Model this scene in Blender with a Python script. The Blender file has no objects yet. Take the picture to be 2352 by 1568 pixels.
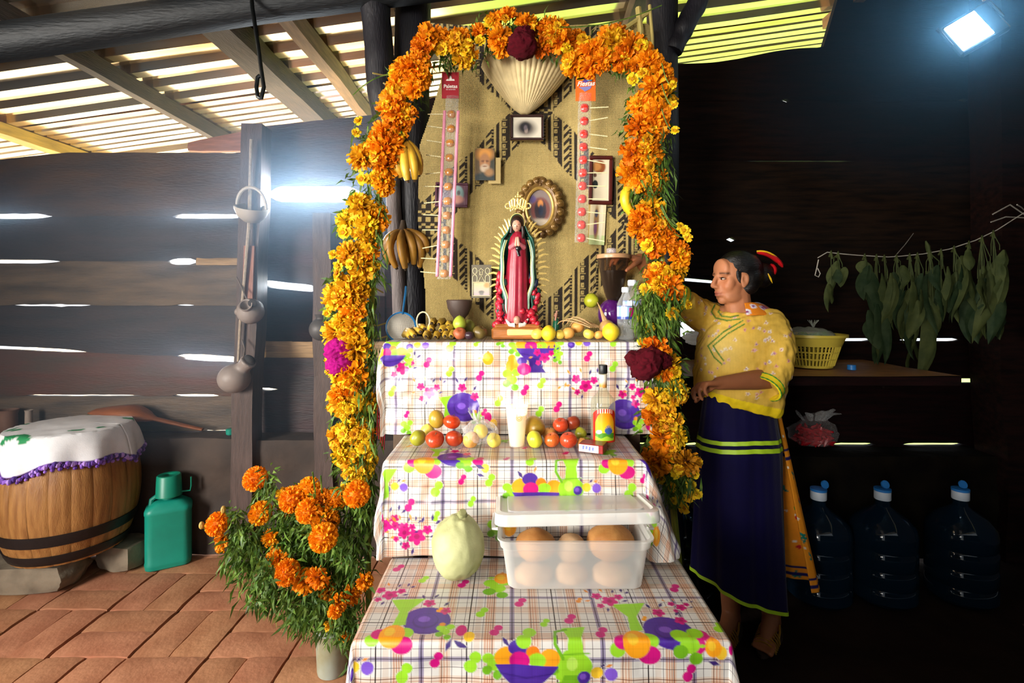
import bpy, math, random
import numpy as np
from mathutils import Vector, Matrix, noise
random.seed(11)
rng = np.random.default_rng(11)
PI = math.pi
scene = bpy.context.scene
COL = scene.collection

# ---------------------------------------------------------------- camera, world, light, exposure
F, CX, HY, CH = 1176.0, 1176.0, 690.0, 1.30      # focal length in pixels, principal column, horizon row, eye height
cam = bpy.data.objects.new('camera', bpy.data.cameras.new('camera'))
COL.objects.link(cam)
cam.location = (0, 0, CH)
cam.rotation_euler = (PI/2, 0, 0)
cam.data.lens = 18.0
cam.data.sensor_width = 36.0
cam.data.shift_y = -94.0/2352.0
cam.data.clip_start = 0.02
scene.camera = cam

world = bpy.data.worlds.new('sky')
scene.world = world
world.use_nodes = True
bg = world.node_tree.nodes['Background']
bg.inputs[0].default_value = (0.86, 0.93, 1.0, 1)
bg.inputs[1].default_value = 1.6

def add_light(kind, name, loc, energy, color=(1, 1, 1), aim=None, **kw):
    d = bpy.data.lights.new(name, kind)
    d.energy = energy; d.color = color
    for k, v in kw.items(): setattr(d, k, v)
    o = bpy.data.objects.new(name, d); COL.objects.link(o)
    o.location = loc
    if aim is not None:
        o.rotation_euler = (Vector(aim)-Vector(loc)).to_track_quat('-Z', 'Y').to_euler()
    return o

add_light('SUN', 'sun', (0, 4, 6), 26.0, (1.0, 0.95, 0.86), aim=(-3.0, 2.0, 0), angle=math.radians(1.0))
# daylight that comes in through the open doorway in the left wall
add_light('AREA', 'doorway_daylight', (-2.98, -0.15, 1.38), 92.0, (1.0, 0.965, 0.91), aim=(-0.6, 1.85, 0.85),
          shape='RECTANGLE', size=1.0, size_y=1.2, spread=math.radians(120))
# added fill lamp behind the camera, narrow beam onto mat and blouse
add_light('AREA', 'rear_fill', (-1.35, -1.42, 1.45), 10.5, (1.0, 0.94, 0.84), aim=(0.12, 1.9, 1.42),
          shape='RECTANGLE', size=0.6, size_y=1.0, spread=math.radians(46))
scene.view_settings.view_transform = 'Standard'
scene.view_settings.look = 'None'
scene.view_settings.exposure = 0.0
scene.view_settings.gamma = 1.0
scene.view_settings.use_curve_mapping = False
scene.cycles.max_bounces = 8
scene.cycles.diffuse_bounces = 2
scene.cycles.transparent_max_bounces = 24
scene.cycles.volume_bounces = 0
scene.cycles.sample_clamp_indirect = 6.0

# ---------------------------------------------------------------- helpers
def P(px, py, Y):
    return Vector(((px-CX)/F*Y, Y, CH-(py-HY)/F*Y))
def PX(px, Y): return (px-CX)/F*Y
def PZ(py, Y): return CH-(py-HY)/F*Y
def S(px, Y): return px/F*Y                      # a length of px pixels at depth Y

def C(h):
    h = h.lstrip('#')
    r = [int(h[i:i+2], 16)/255 for i in (0, 2, 4)]
    return tuple((c/12.92 if c <= 0.04045 else ((c+0.055)/1.055)**2.4) for c in r)

class MB:
    """collects simple shapes into one mesh"""
    def __init__(s): s.v = []; s.f = []; s.c = []; s.col = None
    def add(s, vs, fs, M=None, col=None):
        n = len(s.v)
        if M is not None: vs = [M @ Vector(p) for p in vs]
        s.v.extend([tuple(p) for p in vs])
        s.f.extend([tuple(i+n for i in f) for f in fs])
        if col is not None or s.col is not None:
            s.c.extend([col if col is not None else s.col]*len(vs))
        return s
    def box(s, c, d, M=None, b=0.0, col=None):
        x, y, z = d[0]/2, d[1]/2, d[2]/2
        if b <= 0:
            vs = [(sx*x, sy*y, sz*z) for sz in (-1, 1) for sy in (-1, 1) for sx in (-1, 1)]
            fs = [(0, 2, 3, 1), (4, 5, 7, 6), (0, 1, 5, 4), (2, 6, 7, 3), (0, 4, 6, 2), (1, 3, 7, 5)]
        else:
            b = min(b, x*.9, y*.9, z*.9)
            vs = []; idx = {}
            for sx in (-1, 1):
                for sy in (-1, 1):
                    for sz in (-1, 1):
                        for k in range(3):
                            p = [sx*x, sy*y, sz*z]
                            for j in range(3):
                                if j != k: p[j] -= (sx, sy, sz)[j]*b
                            idx[(sx, sy, sz, k)] = len(vs); vs.append(tuple(p))
            fs = []
            def face(l):
                a = [Vector(vs[i]) for i in l]
                n = (a[1]-a[0]).cross(a[2]-a[0])
                if n.dot(sum(a, Vector())/len(a)) < 0: l = l[::-1]
                fs.append(tuple(l))
            R = (-1, 1)
            for k in range(3):
                o = [j for j in range(3) if j != k]
                for sk in R:
                    l = []
                    for (p, q) in ((-1, -1), (1, -1), (1, 1), (-1, 1)):
                        t = [0, 0, 0]; t[k] = sk; t[o[0]] = p; t[o[1]] = q
                        l.append(idx[(*t, k)])
                    face(l)
                for p in R:
                    for q in R:
                        t1 = [0, 0, 0]; t2 = [0, 0, 0]
                        t1[k], t2[k] = -1, 1
                        for t in (t1, t2): t[o[0]] = p; t[o[1]] = q
                        face([idx[(*t1, o[0])], idx[(*t2, o[0])], idx[(*t2, o[1])], idx[(*t1, o[1])]])
            for sx in R:
                for sy in R:
                    for sz in R: face([idx[(sx, sy, sz, k)] for k in range(3)])
        T = Matrix.Translation(Vector(c))
        return s.add(vs, fs, (M @ T) if M is not None else T, col)
    def lathe(s, prof, n=24, M=None, cap=True, col=None, fn=None):
        vs = []; fs = []; m = len(prof)
        for i in range(n):
            a = 2*PI*i/n
            for j, (r, z) in enumerate(prof):
                k = fn(a, j) if fn else 1.0
                vs.append((r*k*math.cos(a), r*k*math.sin(a), z))
        for i in range(n):
            i2 = (i+1) % n
            for j in range(m-1):
                fs.append((i*m+j, i2*m+j, i2*m+j+1, i*m+j+1))
        if cap:
            fs.append(tuple(i*m for i in range(n))[::-1]); fs.append(tuple(i*m+m-1 for i in range(n)))
        return s.add(vs, fs, M, col)
    def tube(s, pts, r, n=8, cap=True, col=None, M=None, flat=1.0, up=None):
        pts = [Vector(p) for p in pts]
        m = len(pts)
        if not hasattr(r, '__len__'): r = [r]*m
        vs = []; fs = []
        prev = None
        for i, p in enumerate(pts):
            t = (pts[min(i+1, m-1)]-pts[max(i-1, 0)])
            if t.length < 1e-9: t = Vector((0, 0, 1))
            t.normalize()
            if prev is None:
                a = Vector(up) if up is not None else (Vector((0, 0, 1)) if abs(t.z) < .9 else Vector((1, 0, 0)))
                u = t.cross(a).normalized()
            else:
                u = (prev - t*prev.dot(t))
                u = u.normalized() if u.length > 1e-6 else t.orthogonal().normalized()
            prev = u; w = t.cross(u)
            for k in range(n):
                a = 2*PI*k/n
                vs.append(p + (u*math.cos(a) + w*math.sin(a)*flat)*r[i])
        for i in range(m-1):
            for k in range(n):
                k2 = (k+1) % n
                fs.append((i*n+k, i*n+k2, (i+1)*n+k2, (i+1)*n+k))
        if cap:
            fs.append(tuple(range(n))[::-1]); fs.append(tuple((m-1)*n+k for k in range(n)))
        return s.add(vs, fs, M, col)
    def ell(s, c, r, nu=16, nv=10, M=None, col=None, fn=None):
        if not hasattr(r, '__len__'): r = (r, r, r)
        vs = [(0, 0, -1)]; fs = []
        for j in range(1, nv):
            t = -PI/2+PI*j/nv
            for i in range(nu):
                a = 2*PI*i/nu
                vs.append((math.cos(t)*math.cos(a), math.cos(t)*math.sin(a), math.sin(t)))
        vs.append((0, 0, 1))
        for i in range(nu):
            fs.append((0, 1+(i+1) % nu, 1+i))
            for j in range(nv-2):
                a = 1+j*nu
                fs.append((a+i, a+(i+1) % nu, a+nu+(i+1) % nu, a+nu+i))
            fs.append((1+(nv-2)*nu+i, 1+(nv-2)*nu+(i+1) % nu, len(vs)-1))
        if fn: vs = [tuple(Vector(p)*fn(Vector(p))) for p in vs]
        vs = [(p[0]*r[0], p[1]*r[1], p[2]*r[2]) for p in vs]
        T = Matrix.Translation(Vector(c))
        return s.add(vs, fs, T @ M if M is not None else T, col)
    def prism(s, outl, t, M=None, col=None):
        """outline in XZ, thickness t along Y (front face at y=-t/2)"""
        n = len(outl)
        vs = [(x, -t/2, z) for x, z in outl]+[(x, t/2, z) for x, z in outl]
        fs = [tuple(range(n)), tuple(range(n, 2*n))[::-1]]
        fs += [(i, i+n, (i+1) % n+n, (i+1) % n) for i in range(n)]
        return s.add(vs, fs, M, col)
    def grid(s, fn, nu, nv, col=None, M=None):
        vs = [fn(i/nu, j/nv) for j in range(nv+1) for i in range(nu+1)]
        fs = [(j*(nu+1)+i, j*(nu+1)+i+1, (j+1)*(nu+1)+i+1, (j+1)*(nu+1)+i) for j in range(nv) for i in range(nu)]
        return s.add(vs, fs, M, col)
    def cap(s, p, rp, q, rq, n=14, nv=8):
        """tapered capsule"""
        s.ell(p, rp, n, nv); s.ell(q, rq, n, nv); s.tube([p, q], [rp, rq], n)
        return s

def mesh_of(name, vs, fs, smooth=True, col=None, uv=None, angle=None):
    me = bpy.data.meshes.new(name)
    me.from_pydata(vs if isinstance(vs, list) else vs.tolist(), [], fs if isinstance(fs, list) else fs.tolist())
    if smooth: me.shade_smooth()
    if col is not None:
        a = me.color_attributes.new('Col', 'FLOAT_COLOR', 'POINT')
        c = np.ones((len(me.vertices), 4), np.float32); c[:, :3] = np.asarray(col, np.float32)[:, :3]
        a.data.foreach_set('color', c.ravel())
    if uv is not None:
        l = me.uv_layers.new(name='UVMap')
        vi = np.empty(len(me.loops), np.int32); me.loops.foreach_get('vertex_index', vi)
        l.data.foreach_set('uv', np.asarray(uv, np.float32)[vi].ravel())
    me.update()
    if smooth and angle: me.set_sharp_from_angle(angle=math.radians(angle))
    return me

def link(name, me, material=None, parent=None):
    o = bpy.data.objects.new(name, me); COL.objects.link(o)
    if material is not None and len(me.materials) == 0: me.materials.append(material)
    if parent is not None: o.parent = parent
    return o

def obj(name, mb, material, parent=None, smooth=True, world=True, angle=40, loc=None):
    """ONE mesh object; coordinates are in the room unless world=False (then local to the parent)"""
    vs = mb.v
    off = None
    if parent is not None and world:
        off = Vector(parent.location)
        if parent.parent is not None: off = off + Vector(parent.parent.location)
        vs = [(p[0]-off[0], p[1]-off[1], p[2]-off[2]) for p in vs]
    me = mesh_of(name, vs, mb.f, smooth, mb.c if mb.c else None, angle=angle)
    o = link(name, me, material, parent)
    if loc is not None: o.location = loc
    return o

def tag(o, label=None, cat=None, group=None, kind=None):
    if label: o['label'] = label
    if cat: o['category'] = cat
    if group: o['group'] = group
    if kind: o['kind'] = kind
    return o

def thing(name, label, cat, loc=(0, 0, 0), group=None, kind=None):
    o = bpy.data.objects.new(name, None); COL.objects.link(o)
    o.location = loc; o.empty_display_size = .05
    return tag(o, label, cat, group, kind)

def copy_tree(o, parent=None):
    c = o.copy(); COL.objects.link(c)
    if parent is not None: c.parent = parent
    for ch in list(o.children): copy_tree(ch, c)
    return c

def tri_arrays(mb): return np.array(mb.v, np.float64), mb.f

def melt(name, mb, voxel, smooth=4, fac=.5):
    """fuses overlapping shapes into one continuous skin; returns vertex and face arrays"""
    me = mesh_of(name, mb.v, mb.f, False)
    o = link(name, me)
    m = o.modifiers.new('r', 'REMESH'); m.mode = 'VOXEL'; m.voxel_size = voxel
    if smooth:
        m = o.modifiers.new('s', 'SMOOTH'); m.factor = fac; m.iterations = smooth
    dg = bpy.context.evaluated_depsgraph_get(); dg.update()
    ev = o.evaluated_get(dg).to_mesh()
    v = np.empty(len(ev.vertices)*3); ev.vertices.foreach_get('co', v)
    f = [tuple(p.vertices) for p in ev.polygons]
    nr = np.empty(len(ev.vertices)*3); ev.vertices.foreach_get('normal', nr)
    o.evaluated_get(dg).to_mesh_clear()
    bpy.data.objects.remove(o); bpy.data.meshes.remove(me)
    return v.reshape(-1, 3), f, nr.reshape(-1, 3)

def rotm(axis, deg): return Matrix.Rotation(math.radians(deg), 4, axis)
def TR(p): return Matrix.Translation(Vector(p))
def aim_z(d, up=Vector((0, 1, 0))):
    """rotation whose +Z looks along d"""
    return Vector(d).to_track_quat('Z', 'Y').to_matrix().to_4x4()

# ---------------------------------------------------------------- materials
MATS = {}
def mat(name, base=(.5, .5, .5), rough=.55, var=.12, scale=14.0, bump=.12, bscale=60.0, metal=0.0, spec=.5, attr=False,
        obj_var=0.0, emit=None, estr=0.0, coat=0.0, sss=0.0, stretch=(1, 1, 1), col2=None, trans=0.0, translucent=0.0):
    if name in MATS: return MATS[name]
    m = bpy.data.materials.new(name); m.use_nodes = True
    nt = m.node_tree; N = nt.nodes; L = nt.links
    b = N['Principled BSDF']
    b.inputs['Roughness'].default_value = rough
    b.inputs['Metallic'].default_value = metal
    b.inputs['Specular IOR Level'].default_value = spec
    b.inputs['Coat Weight'].default_value = coat
    b.inputs['Coat Roughness'].default_value = .12
    if sss:
        b.inputs['Subsurface Weight'].default_value = sss
        b.inputs['Subsurface Radius'].default_value = (.012, .006, .004)
        b.inputs['Subsurface Scale'].default_value = .6
    if trans: b.inputs['Transmission Weight'].default_value = trans
    tc = N.new('ShaderNodeTexCoord'); mp = N.new('ShaderNodeMapping')
    mp.inputs['Scale'].default_value = stretch
    L.new(tc.outputs['Object'], mp.inputs[0])
    if attr:
        a = N.new('ShaderNodeAttribute'); a.attribute_name = 'Col'; src = a.outputs['Color']
    else:
        rgb = N.new('ShaderNodeRGB'); rgb.outputs[0].default_value = (*base, 1); src = rgb.outputs[0]
    if var > 0 or col2 is not None:
        no = N.new('ShaderNodeTexNoise'); no.inputs['Scale'].default_value = scale; no.inputs['Detail'].default_value = 5
        L.new(mp.outputs[0], no.inputs['Vector'])
        if col2 is not None:
            mx = N.new('ShaderNodeMix'); mx.data_type = 'RGBA'
            rp = N.new('ShaderNodeMapRange'); rp.inputs[1].default_value = .36; rp.inputs[2].default_value = .66
            L.new(no.outputs['Fac'], rp.inputs[0]); L.new(rp.outputs[0], mx.inputs[0])
            L.new(src, mx.inputs[6]); mx.inputs[7].default_value = (*col2, 1); src = mx.outputs[2]
        else:
            rp = N.new('ShaderNodeMapRange'); rp.inputs[1].default_value = .3; rp.inputs[2].default_value = .7
            rp.inputs[3].default_value = 1-var; rp.inputs[4].default_value = 1+var
            L.new(no.outputs['Fac'], rp.inputs[0])
            mx = N.new('ShaderNodeMix'); mx.data_type = 'RGBA'; mx.blend_type = 'MULTIPLY'; mx.inputs[0].default_value = 1
            cb = N.new('ShaderNodeCombineColor')
            for i in range(3): L.new(rp.outputs[0], cb.inputs[i])
            L.new(src, mx.inputs[6]); L.new(cb.outputs[0], mx.inputs[7]); src = mx.outputs[2]
    if obj_var > 0:
        oi = N.new('ShaderNodeObjectInfo'); hs = N.new('ShaderNodeHueSaturation')
        r1 = N.new('ShaderNodeMapRange'); r1.inputs[3].default_value = .5-obj_var*.12; r1.inputs[4].default_value = .5+obj_var*.12
        r2 = N.new('ShaderNodeMapRange'); r2.inputs[3].default_value = 1-obj_var; r2.inputs[4].default_value = 1+obj_var*.5
        L.new(oi.outputs['Random'], r1.inputs[0])
        mt = N.new('ShaderNodeMath'); mt.operation = 'FRACT'; mm = N.new('ShaderNodeMath'); mm.operation = 'MULTIPLY'; mm.inputs[1].default_value = 7.31
        L.new(oi.outputs['Random'], mm.inputs[0]); L.new(mm.outputs[0], mt.inputs[0]); L.new(mt.outputs[0], r2.inputs[0])
        L.new(r1.outputs[0], hs.inputs['Hue']); L.new(r2.outputs[0], hs.inputs['Value']); L.new(src, hs.inputs['Color']); src = hs.outputs[0]
    L.new(src, b.inputs['Base Color'])
    if bump > 0:
        n2 = N.new('ShaderNodeTexNoise'); n2.inputs['Scale'].default_value = bscale; n2.inputs['Detail'].default_value = 4
        L.new(mp.outputs[0], n2.inputs['Vector'])
        bp = N.new('ShaderNodeBump'); bp.inputs['Strength'].default_value = bump; bp.inputs['Distance'].default_value = .006
        L.new(n2.outputs['Fac'], bp.inputs['Height']); L.new(bp.outputs[0], b.inputs['Normal'])
    if emit is not None:
        b.inputs['Emission Color'].default_value = (*emit, 1); b.inputs['Emission Strength'].default_value = estr
    if translucent > 0:
        tl = N.new('ShaderNodeBsdfTranslucent'); ms = N.new('ShaderNodeMixShader'); ms.inputs[0].default_value = translucent
        L.new(src, tl.inputs[0]); L.new(b.outputs[0], ms.inputs[1]); L.new(tl.outputs[0], ms.inputs[2])
        L.new(ms.outputs[0], N['Material Output'].inputs[0])
    MATS[name] = m
    return m

def clear_mat(name, tint=(1, 1, 1), solid=.12, rough=.08, body=(.9, .9, .9), gloss=.5, bump=0.0, bscale=30):
    """thin clear or milky plastic and glass: tinted see-through, mixed with a glossy body by facing angle"""
    if name in MATS: return MATS[name]
    m = bpy.data.materials.new(name); m.use_nodes = True
    nt = m.node_tree; N = nt.nodes; L = nt.links
    b = N['Principled BSDF']; b.inputs['Base Color'].default_value = (*body, 1); b.inputs['Roughness'].default_value = rough
    b.inputs['Specular IOR Level'].default_value = gloss
    t = N.new('ShaderNodeBsdfTransparent'); t.inputs[0].default_value = (*tint, 1)
    lw = N.new('ShaderNodeLayerWeight'); lw.inputs[0].default_value = .25
    mr = N.new('ShaderNodeMapRange'); mr.inputs[3].default_value = solid; mr.inputs[4].default_value = min(1, solid+.55)
    L.new(lw.outputs['Facing'], mr.inputs[0])
    mx = N.new('ShaderNodeMixShader')
    L.new(mr.outputs[0], mx.inputs[0]); L.new(t.outputs[0], mx.inputs[1]); L.new(b.outputs[0], mx.inputs[2])
    L.new(mx.outputs[0], N['Material Output'].inputs[0])
    if bump:
        tc = N.new('ShaderNodeTexCoord'); no = N.new('ShaderNodeTexNoise'); no.inputs['Scale'].default_value = bscale; no.inputs['Detail'].default_value = 3
        bp = N.new('ShaderNodeBump'); bp.inputs['Strength'].default_value = bump; bp.inputs['Distance'].default_value = .01
        L.new(tc.outputs['Object'], no.inputs['Vector']); L.new(no.outputs['Fac'], bp.inputs['Height'])
        L.new(bp.outputs[0], b.inputs['Normal']); L.new(bp.outputs[0], lw.inputs['Normal'])
    MATS[name] = m
    return m

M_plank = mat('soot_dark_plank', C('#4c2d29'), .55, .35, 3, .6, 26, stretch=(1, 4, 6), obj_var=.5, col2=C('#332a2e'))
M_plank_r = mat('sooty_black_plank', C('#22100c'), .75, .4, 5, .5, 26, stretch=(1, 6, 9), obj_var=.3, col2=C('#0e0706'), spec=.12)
M_plank_pale = mat('pale_weathered_wood', C('#a98a63'), .6, .3, 8, .4, 40, stretch=(1, 6, 12))
M_post = mat('weathered_post', C('#51403a'), .6, .3, 7, .5, 40, stretch=(8, 8, 1))
M_post_dark = mat('sooty_round_post', C('#131118'), .5, .3, 7, .5, 30, stretch=(6, 6, 1))
M_post_grey = mat('grey_weathered_pole', C('#6a5f5d'), .6, .3, 9, .5, 40, stretch=(8, 8, 1))
M_beam = mat('blackened_beam', C('#0d1216'), .6, .4, 6, .5, 22, stretch=(1, 6, 6))
M_raft = mat('sawn_rafter', C('#8d6a48'), .6, .3, 8, .4, 40, stretch=(7, 1, 7))
M_raft_dark = mat('sooty_rafter', C('#46352a'), .6, .4, 8, .5, 30, stretch=(7, 1, 7))
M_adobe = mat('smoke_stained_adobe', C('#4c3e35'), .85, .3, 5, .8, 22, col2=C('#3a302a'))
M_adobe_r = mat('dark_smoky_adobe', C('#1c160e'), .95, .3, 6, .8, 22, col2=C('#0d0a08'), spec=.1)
M_brick = mat('clay_floor_brick', C('#c08660'), .72, .18, 7, .45, 45, obj_var=.07, col2=C('#a96f4c'))
M_joint = mat('earth_joint', C('#3a2418'), .95, .2, 12, .6, 60)
M_roof = mat('galvanised_roof_sheet', C('#e0d6c4'), .16, .18, 2.2, .12, 6, metal=.85, col2=C('#c9a878'), stretch=(.5, 3, 1))
M_ground_l = mat('bare_bright_earth', C('#d8c8ab'), .95, .1, 3, .3, 8)
M_ground_r = mat('grassy_ground', C('#6d8a34'), .95, .2, 4, .4, 20)
M_haze = bpy.data.materials.new('smoke_haze'); M_haze.use_nodes = True
_n = M_haze.node_tree; _n.nodes.remove(_n.nodes['Principled BSDF']); _v = _n.nodes.new('ShaderNodeVolumeScatter')
_v.inputs['Color'].default_value = (.55, .76, 1, 1); _v.inputs['Density'].default_value = .22; _v.inputs['Anisotropy'].default_value = .45
_n.links.new(_v.outputs[0], _n.nodes['Material Output'].inputs['Volume'])
M_haze2 = M_haze.copy(); M_haze2.name = 'lamp_halo'; _v = [n for n in M_haze2.node_tree.nodes if n.type == 'VOLUME_SCATTER'][0]; _v.inputs['Color'].default_value = (.30, .66, 1, 1); _v.inputs['Density'].default_value = .30  # haze added around the floodlight to form its blue halo
_N = M_haze2.node_tree.nodes; _L = M_haze2.node_tree.links
_tc = _N.new('ShaderNodeTexCoord'); _mp = _N.new('ShaderNodeMapping'); _mp.inputs['Location'].default_value = (-1.80/.95, -2.08/.62, -2.30/.62); _mp.inputs['Scale'].default_value = (1/.95, 1/.62, 1/.62)
_vl = _N.new('ShaderNodeVectorMath'); _vl.operation = 'LENGTH'; _mr = _N.new('ShaderNodeMapRange'); _mr.inputs[1].default_value = .1; _mr.inputs[2].default_value = 1; _mr.inputs[3].default_value = .55; _mr.inputs[4].default_value = 0
_L.new(_tc.outputs['Object'], _mp.inputs[0]); _L.new(_mp.outputs[0], _vl.inputs[0]); _L.new(_vl.outputs['Value'], _mr.inputs[0]); _L.new(_mr.outputs[0], _v.inputs['Density'])
M_dark = mat('outer_wall', C('#2a211c'), .9, .2, 4, .2, 10)
# ---------------------------------------------------------------- the room
YW = 2.75                                         # inside face of the plank wall
def roof_z(x): return 2.7126+0.139*x

def bump(x, segs):
    h = 0.0
    for a, b, t in segs:
        if a < x < b:
            u = (x-a)/(b-a); h += t*min(1.0, 7*min(u, 1-u))**.6
    return h

M_plank_g = mat('grey_beige_plank', C('#6b5a4a'), .6, .35, 3, .6, 26, stretch=(1, 4, 6), col2=C('#453c36')); M_plank_b = mat('blue_grey_plank', C('#3c3438'), .6, .35, 3, .6, 26, stretch=(1, 4, 6), col2=C('#2a2c34')); M_plank_w = mat('red_brown_plank', C('#5c362a'), .6, .35, 3, .6, 26, stretch=(1, 4, 6), col2=C('#4a3a30'))
wall_back = thing('wall_back', None, None, (0, YW, 0), kind='structure')

def plank(x0, x1, ytop, ybot, Y, material, seed, n=None, th=.032, parent=wall_back, rough=2.2, name='plank'):
    """board between two edge curves given as rows on the wall plane"""
    n = n or max(6, int((x1-x0)/14))
    vs = []; fs = []
    tilt = (noise.noise(Vector((seed*3.1, 1.7, 0))))*.012
    for i in range(n+1):
        x = x0+(x1-x0)*i/n
        jt = noise.noise(Vector((x*.018, seed*5.3, 2)))*rough; jb = noise.noise(Vector((x*.018, seed*5.3, 9)))*rough
        a, b = ytop(x)+abs(jt), ybot(x)-abs(jb)
        if b-a < 1.5: m_ = (a+b)/2; a, b = m_-.75, m_+.75
        bow = noise.noise(Vector((x*.006, seed*2.1, 5)))*.006
        for (y, d) in ((a, 0), ((a+b)/2, -.004), (b, 0), (b, th), (a, th)):
            p = P(x, y, Y); p.y = Y+d+bow+tilt*(1 if y < (a+b)/2 else -1)
            vs.append(p)
    for i in range(n):
        for k in range(5):
            fs.append((i*5+k, (i+1)*5+k, (i+1)*5+(k+1) % 5, i*5+(k+1) % 5))
    fs.append((4, 3, 2, 1, 0)); fs.append(tuple(n*5+k for k in range(5)))
    mb = MB(); mb.add(vs, fs)
    return obj(name, mb, material, parent, smooth=False)

def plank_section(x0, x1, bounds, material, seed, special={}, rough=2.2):
    """bounds: list of (curve, gap segments) from the top edge to the bottom edge"""
    for i in range(len(bounds)-1):
        (c0, s0), (c1, s1) = bounds[i], bounds[i+1]
        m = special.get(i, material)
        plank(x0, x1, lambda x: c0(x)+bump(x, s0)/2-1.0, lambda x: c1(x)-bump(x, s1)/2+1.0, YW+.006*(i % 2), m, seed+i, rough=rough)

lin = lambda xa, ya, xb, yb: (lambda x: ya+(yb-ya)*(x-xa)/(xb-xa))
flat = lambda y: (lambda x: y)
plank_section(-420, 590, [
    (lambda x: 351+max(0, 150-x)*.11, []),
    (flat(497), [(-160, 121, 13), (393, 566, 12)]),
    (flat(600), [(-160, 137, 10), (388, 452, 15), (452, 548, 6)]),
    (flat(701), [(24, 212, 5), (120, 150, 3), (405, 440, 4)]),
    (lin(0, 798, 560, 826), [(-160, 202, 10), (404, 560, 15)]),
    (flat(908), [(48, 332, 6), (395, 502, 8)]),
    (flat(991), [(462, 540, 7)]),
    (flat(1012), [])], M_plank, 10, {1: M_plank_b, 2: M_plank_g, 3: M_plank_b, 4: M_plank_w, 5: M_plank_g})
plank(452, 546, flat(592), flat(609), YW-.012, M_plank_pale, 77, th=.02, rough=4)
plank_section(590, 884, [
    (lin(590, 292, 884, 262), []),
    (flat(446), [(614, 832, 37)]),
    (lin(605, 650, 730, 664), [(600, 733, 17)]),
    (flat(784), []),
    (flat(822), []),
    (flat(894), [(590, 634, 8)]),
    (flat(998), [(600, 620, 5), (660, 690, 4)]),
    (flat(1016), [])], M_plank, 30, {2: M_plank_r, 3: M_plank_pale})
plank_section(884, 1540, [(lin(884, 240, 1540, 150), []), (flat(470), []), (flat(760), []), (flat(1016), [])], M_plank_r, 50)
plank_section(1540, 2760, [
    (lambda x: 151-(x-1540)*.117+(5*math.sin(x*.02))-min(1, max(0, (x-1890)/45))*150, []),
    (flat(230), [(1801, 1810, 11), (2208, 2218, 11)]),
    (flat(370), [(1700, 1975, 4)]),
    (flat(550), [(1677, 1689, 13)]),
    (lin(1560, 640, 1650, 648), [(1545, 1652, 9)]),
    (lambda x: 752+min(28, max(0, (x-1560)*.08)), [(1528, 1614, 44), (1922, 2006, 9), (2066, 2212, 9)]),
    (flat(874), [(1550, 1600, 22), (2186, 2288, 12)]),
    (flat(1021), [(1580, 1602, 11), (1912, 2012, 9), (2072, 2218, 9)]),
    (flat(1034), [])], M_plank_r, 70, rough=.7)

# low adobe ledges along the back wall
def adobe(name, x0, x1, y0, y1, z1, material, parent, seed, name2=None):
    mb = MB(); nx, nz = max(4, int((x1-x0)/.05)), 14
    def front(u, v):
        x = x0+(x1-x0)*u; z = z1*v
        return (x, y0+.022*noise.noise(Vector((x*4, z*5, seed)))+.010*noise.noise(Vector((x*17, z*17, seed))), z)
    mb.grid(front, nx, nz)
    mb.grid(lambda u, v: (x0+(x1-x0)*u, y0+(y1-y0)*v+(1-min(1, v*8))*(front(u, 1)[1]-y0), z1+.006*noise.noise(Vector((u*9, v*4, seed)))*min(1, v*8)), nx, 8)
    for s, x in ((0, x0), (1, x1)):
        mb.grid(lambda u, v: (x, y1+(y0-y1)*u, z1*v) if s == 0 else (x, y0+(y1-y0)*u, z1*v), 2, 6)
    return obj(name, mb, material, parent, angle=50)
ledge_l = tag(thing('trim_1', 'low smoke-stained adobe ledge under the plank wall on the barrel side', None, (0, 2.6, 0)), kind='structure')
adobe('adobe_block', -2.95, -1.365, 2.625, 2.80, .592, M_adobe, ledge_l, 3)
adobe('adobe_block', -1.355, -.30, 2.60, 2.80, .590, M_adobe, ledge_l, 8)
ledge_r = tag(thing('trim_2', 'dark low adobe ledge behind the water jugs', None, (1.6, 2.6, 0)), kind='structure')
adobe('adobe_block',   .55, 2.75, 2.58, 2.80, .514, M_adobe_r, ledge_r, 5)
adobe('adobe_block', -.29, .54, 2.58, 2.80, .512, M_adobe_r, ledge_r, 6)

# other walls (outside the picture), with the left daylight doorway and an added opening behind the fill lamp
def wall_with_door(name, a0, a1, door, dz, top, place):
    mb = MB()
    for (p, q, z0, z1) in ((a0, door[0], 0, top), (door[1], a1, 0, top), (door[0], door[1], dz, top)):
        c, d = place((p+q)/2, q-p); mb.box((c[0], c[1], (z0+z1)/2), (d[0], d[1], z1-z0))
    o = obj(name, mb, M_dark, None, smooth=False); tag(o, kind='structure')
wall_with_door('wall_left', -1.6, 2.86, (-.72, .42), 2.0, 2.26, lambda a, l: ((-3.02, a), (.06, l)))
wall_with_door('wall_front', -3.05, 2.98, (-1.4, -.5), 2.1, 2.28, lambda a, l: ((a, -1.6), (l, .06)))
mb = MB(); mb.box((2.95, .6, 1.5), (.06, 4.5, 3.0)); tag(obj('wall_right', mb, M_dark, None, smooth=False), kind='structure')

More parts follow.
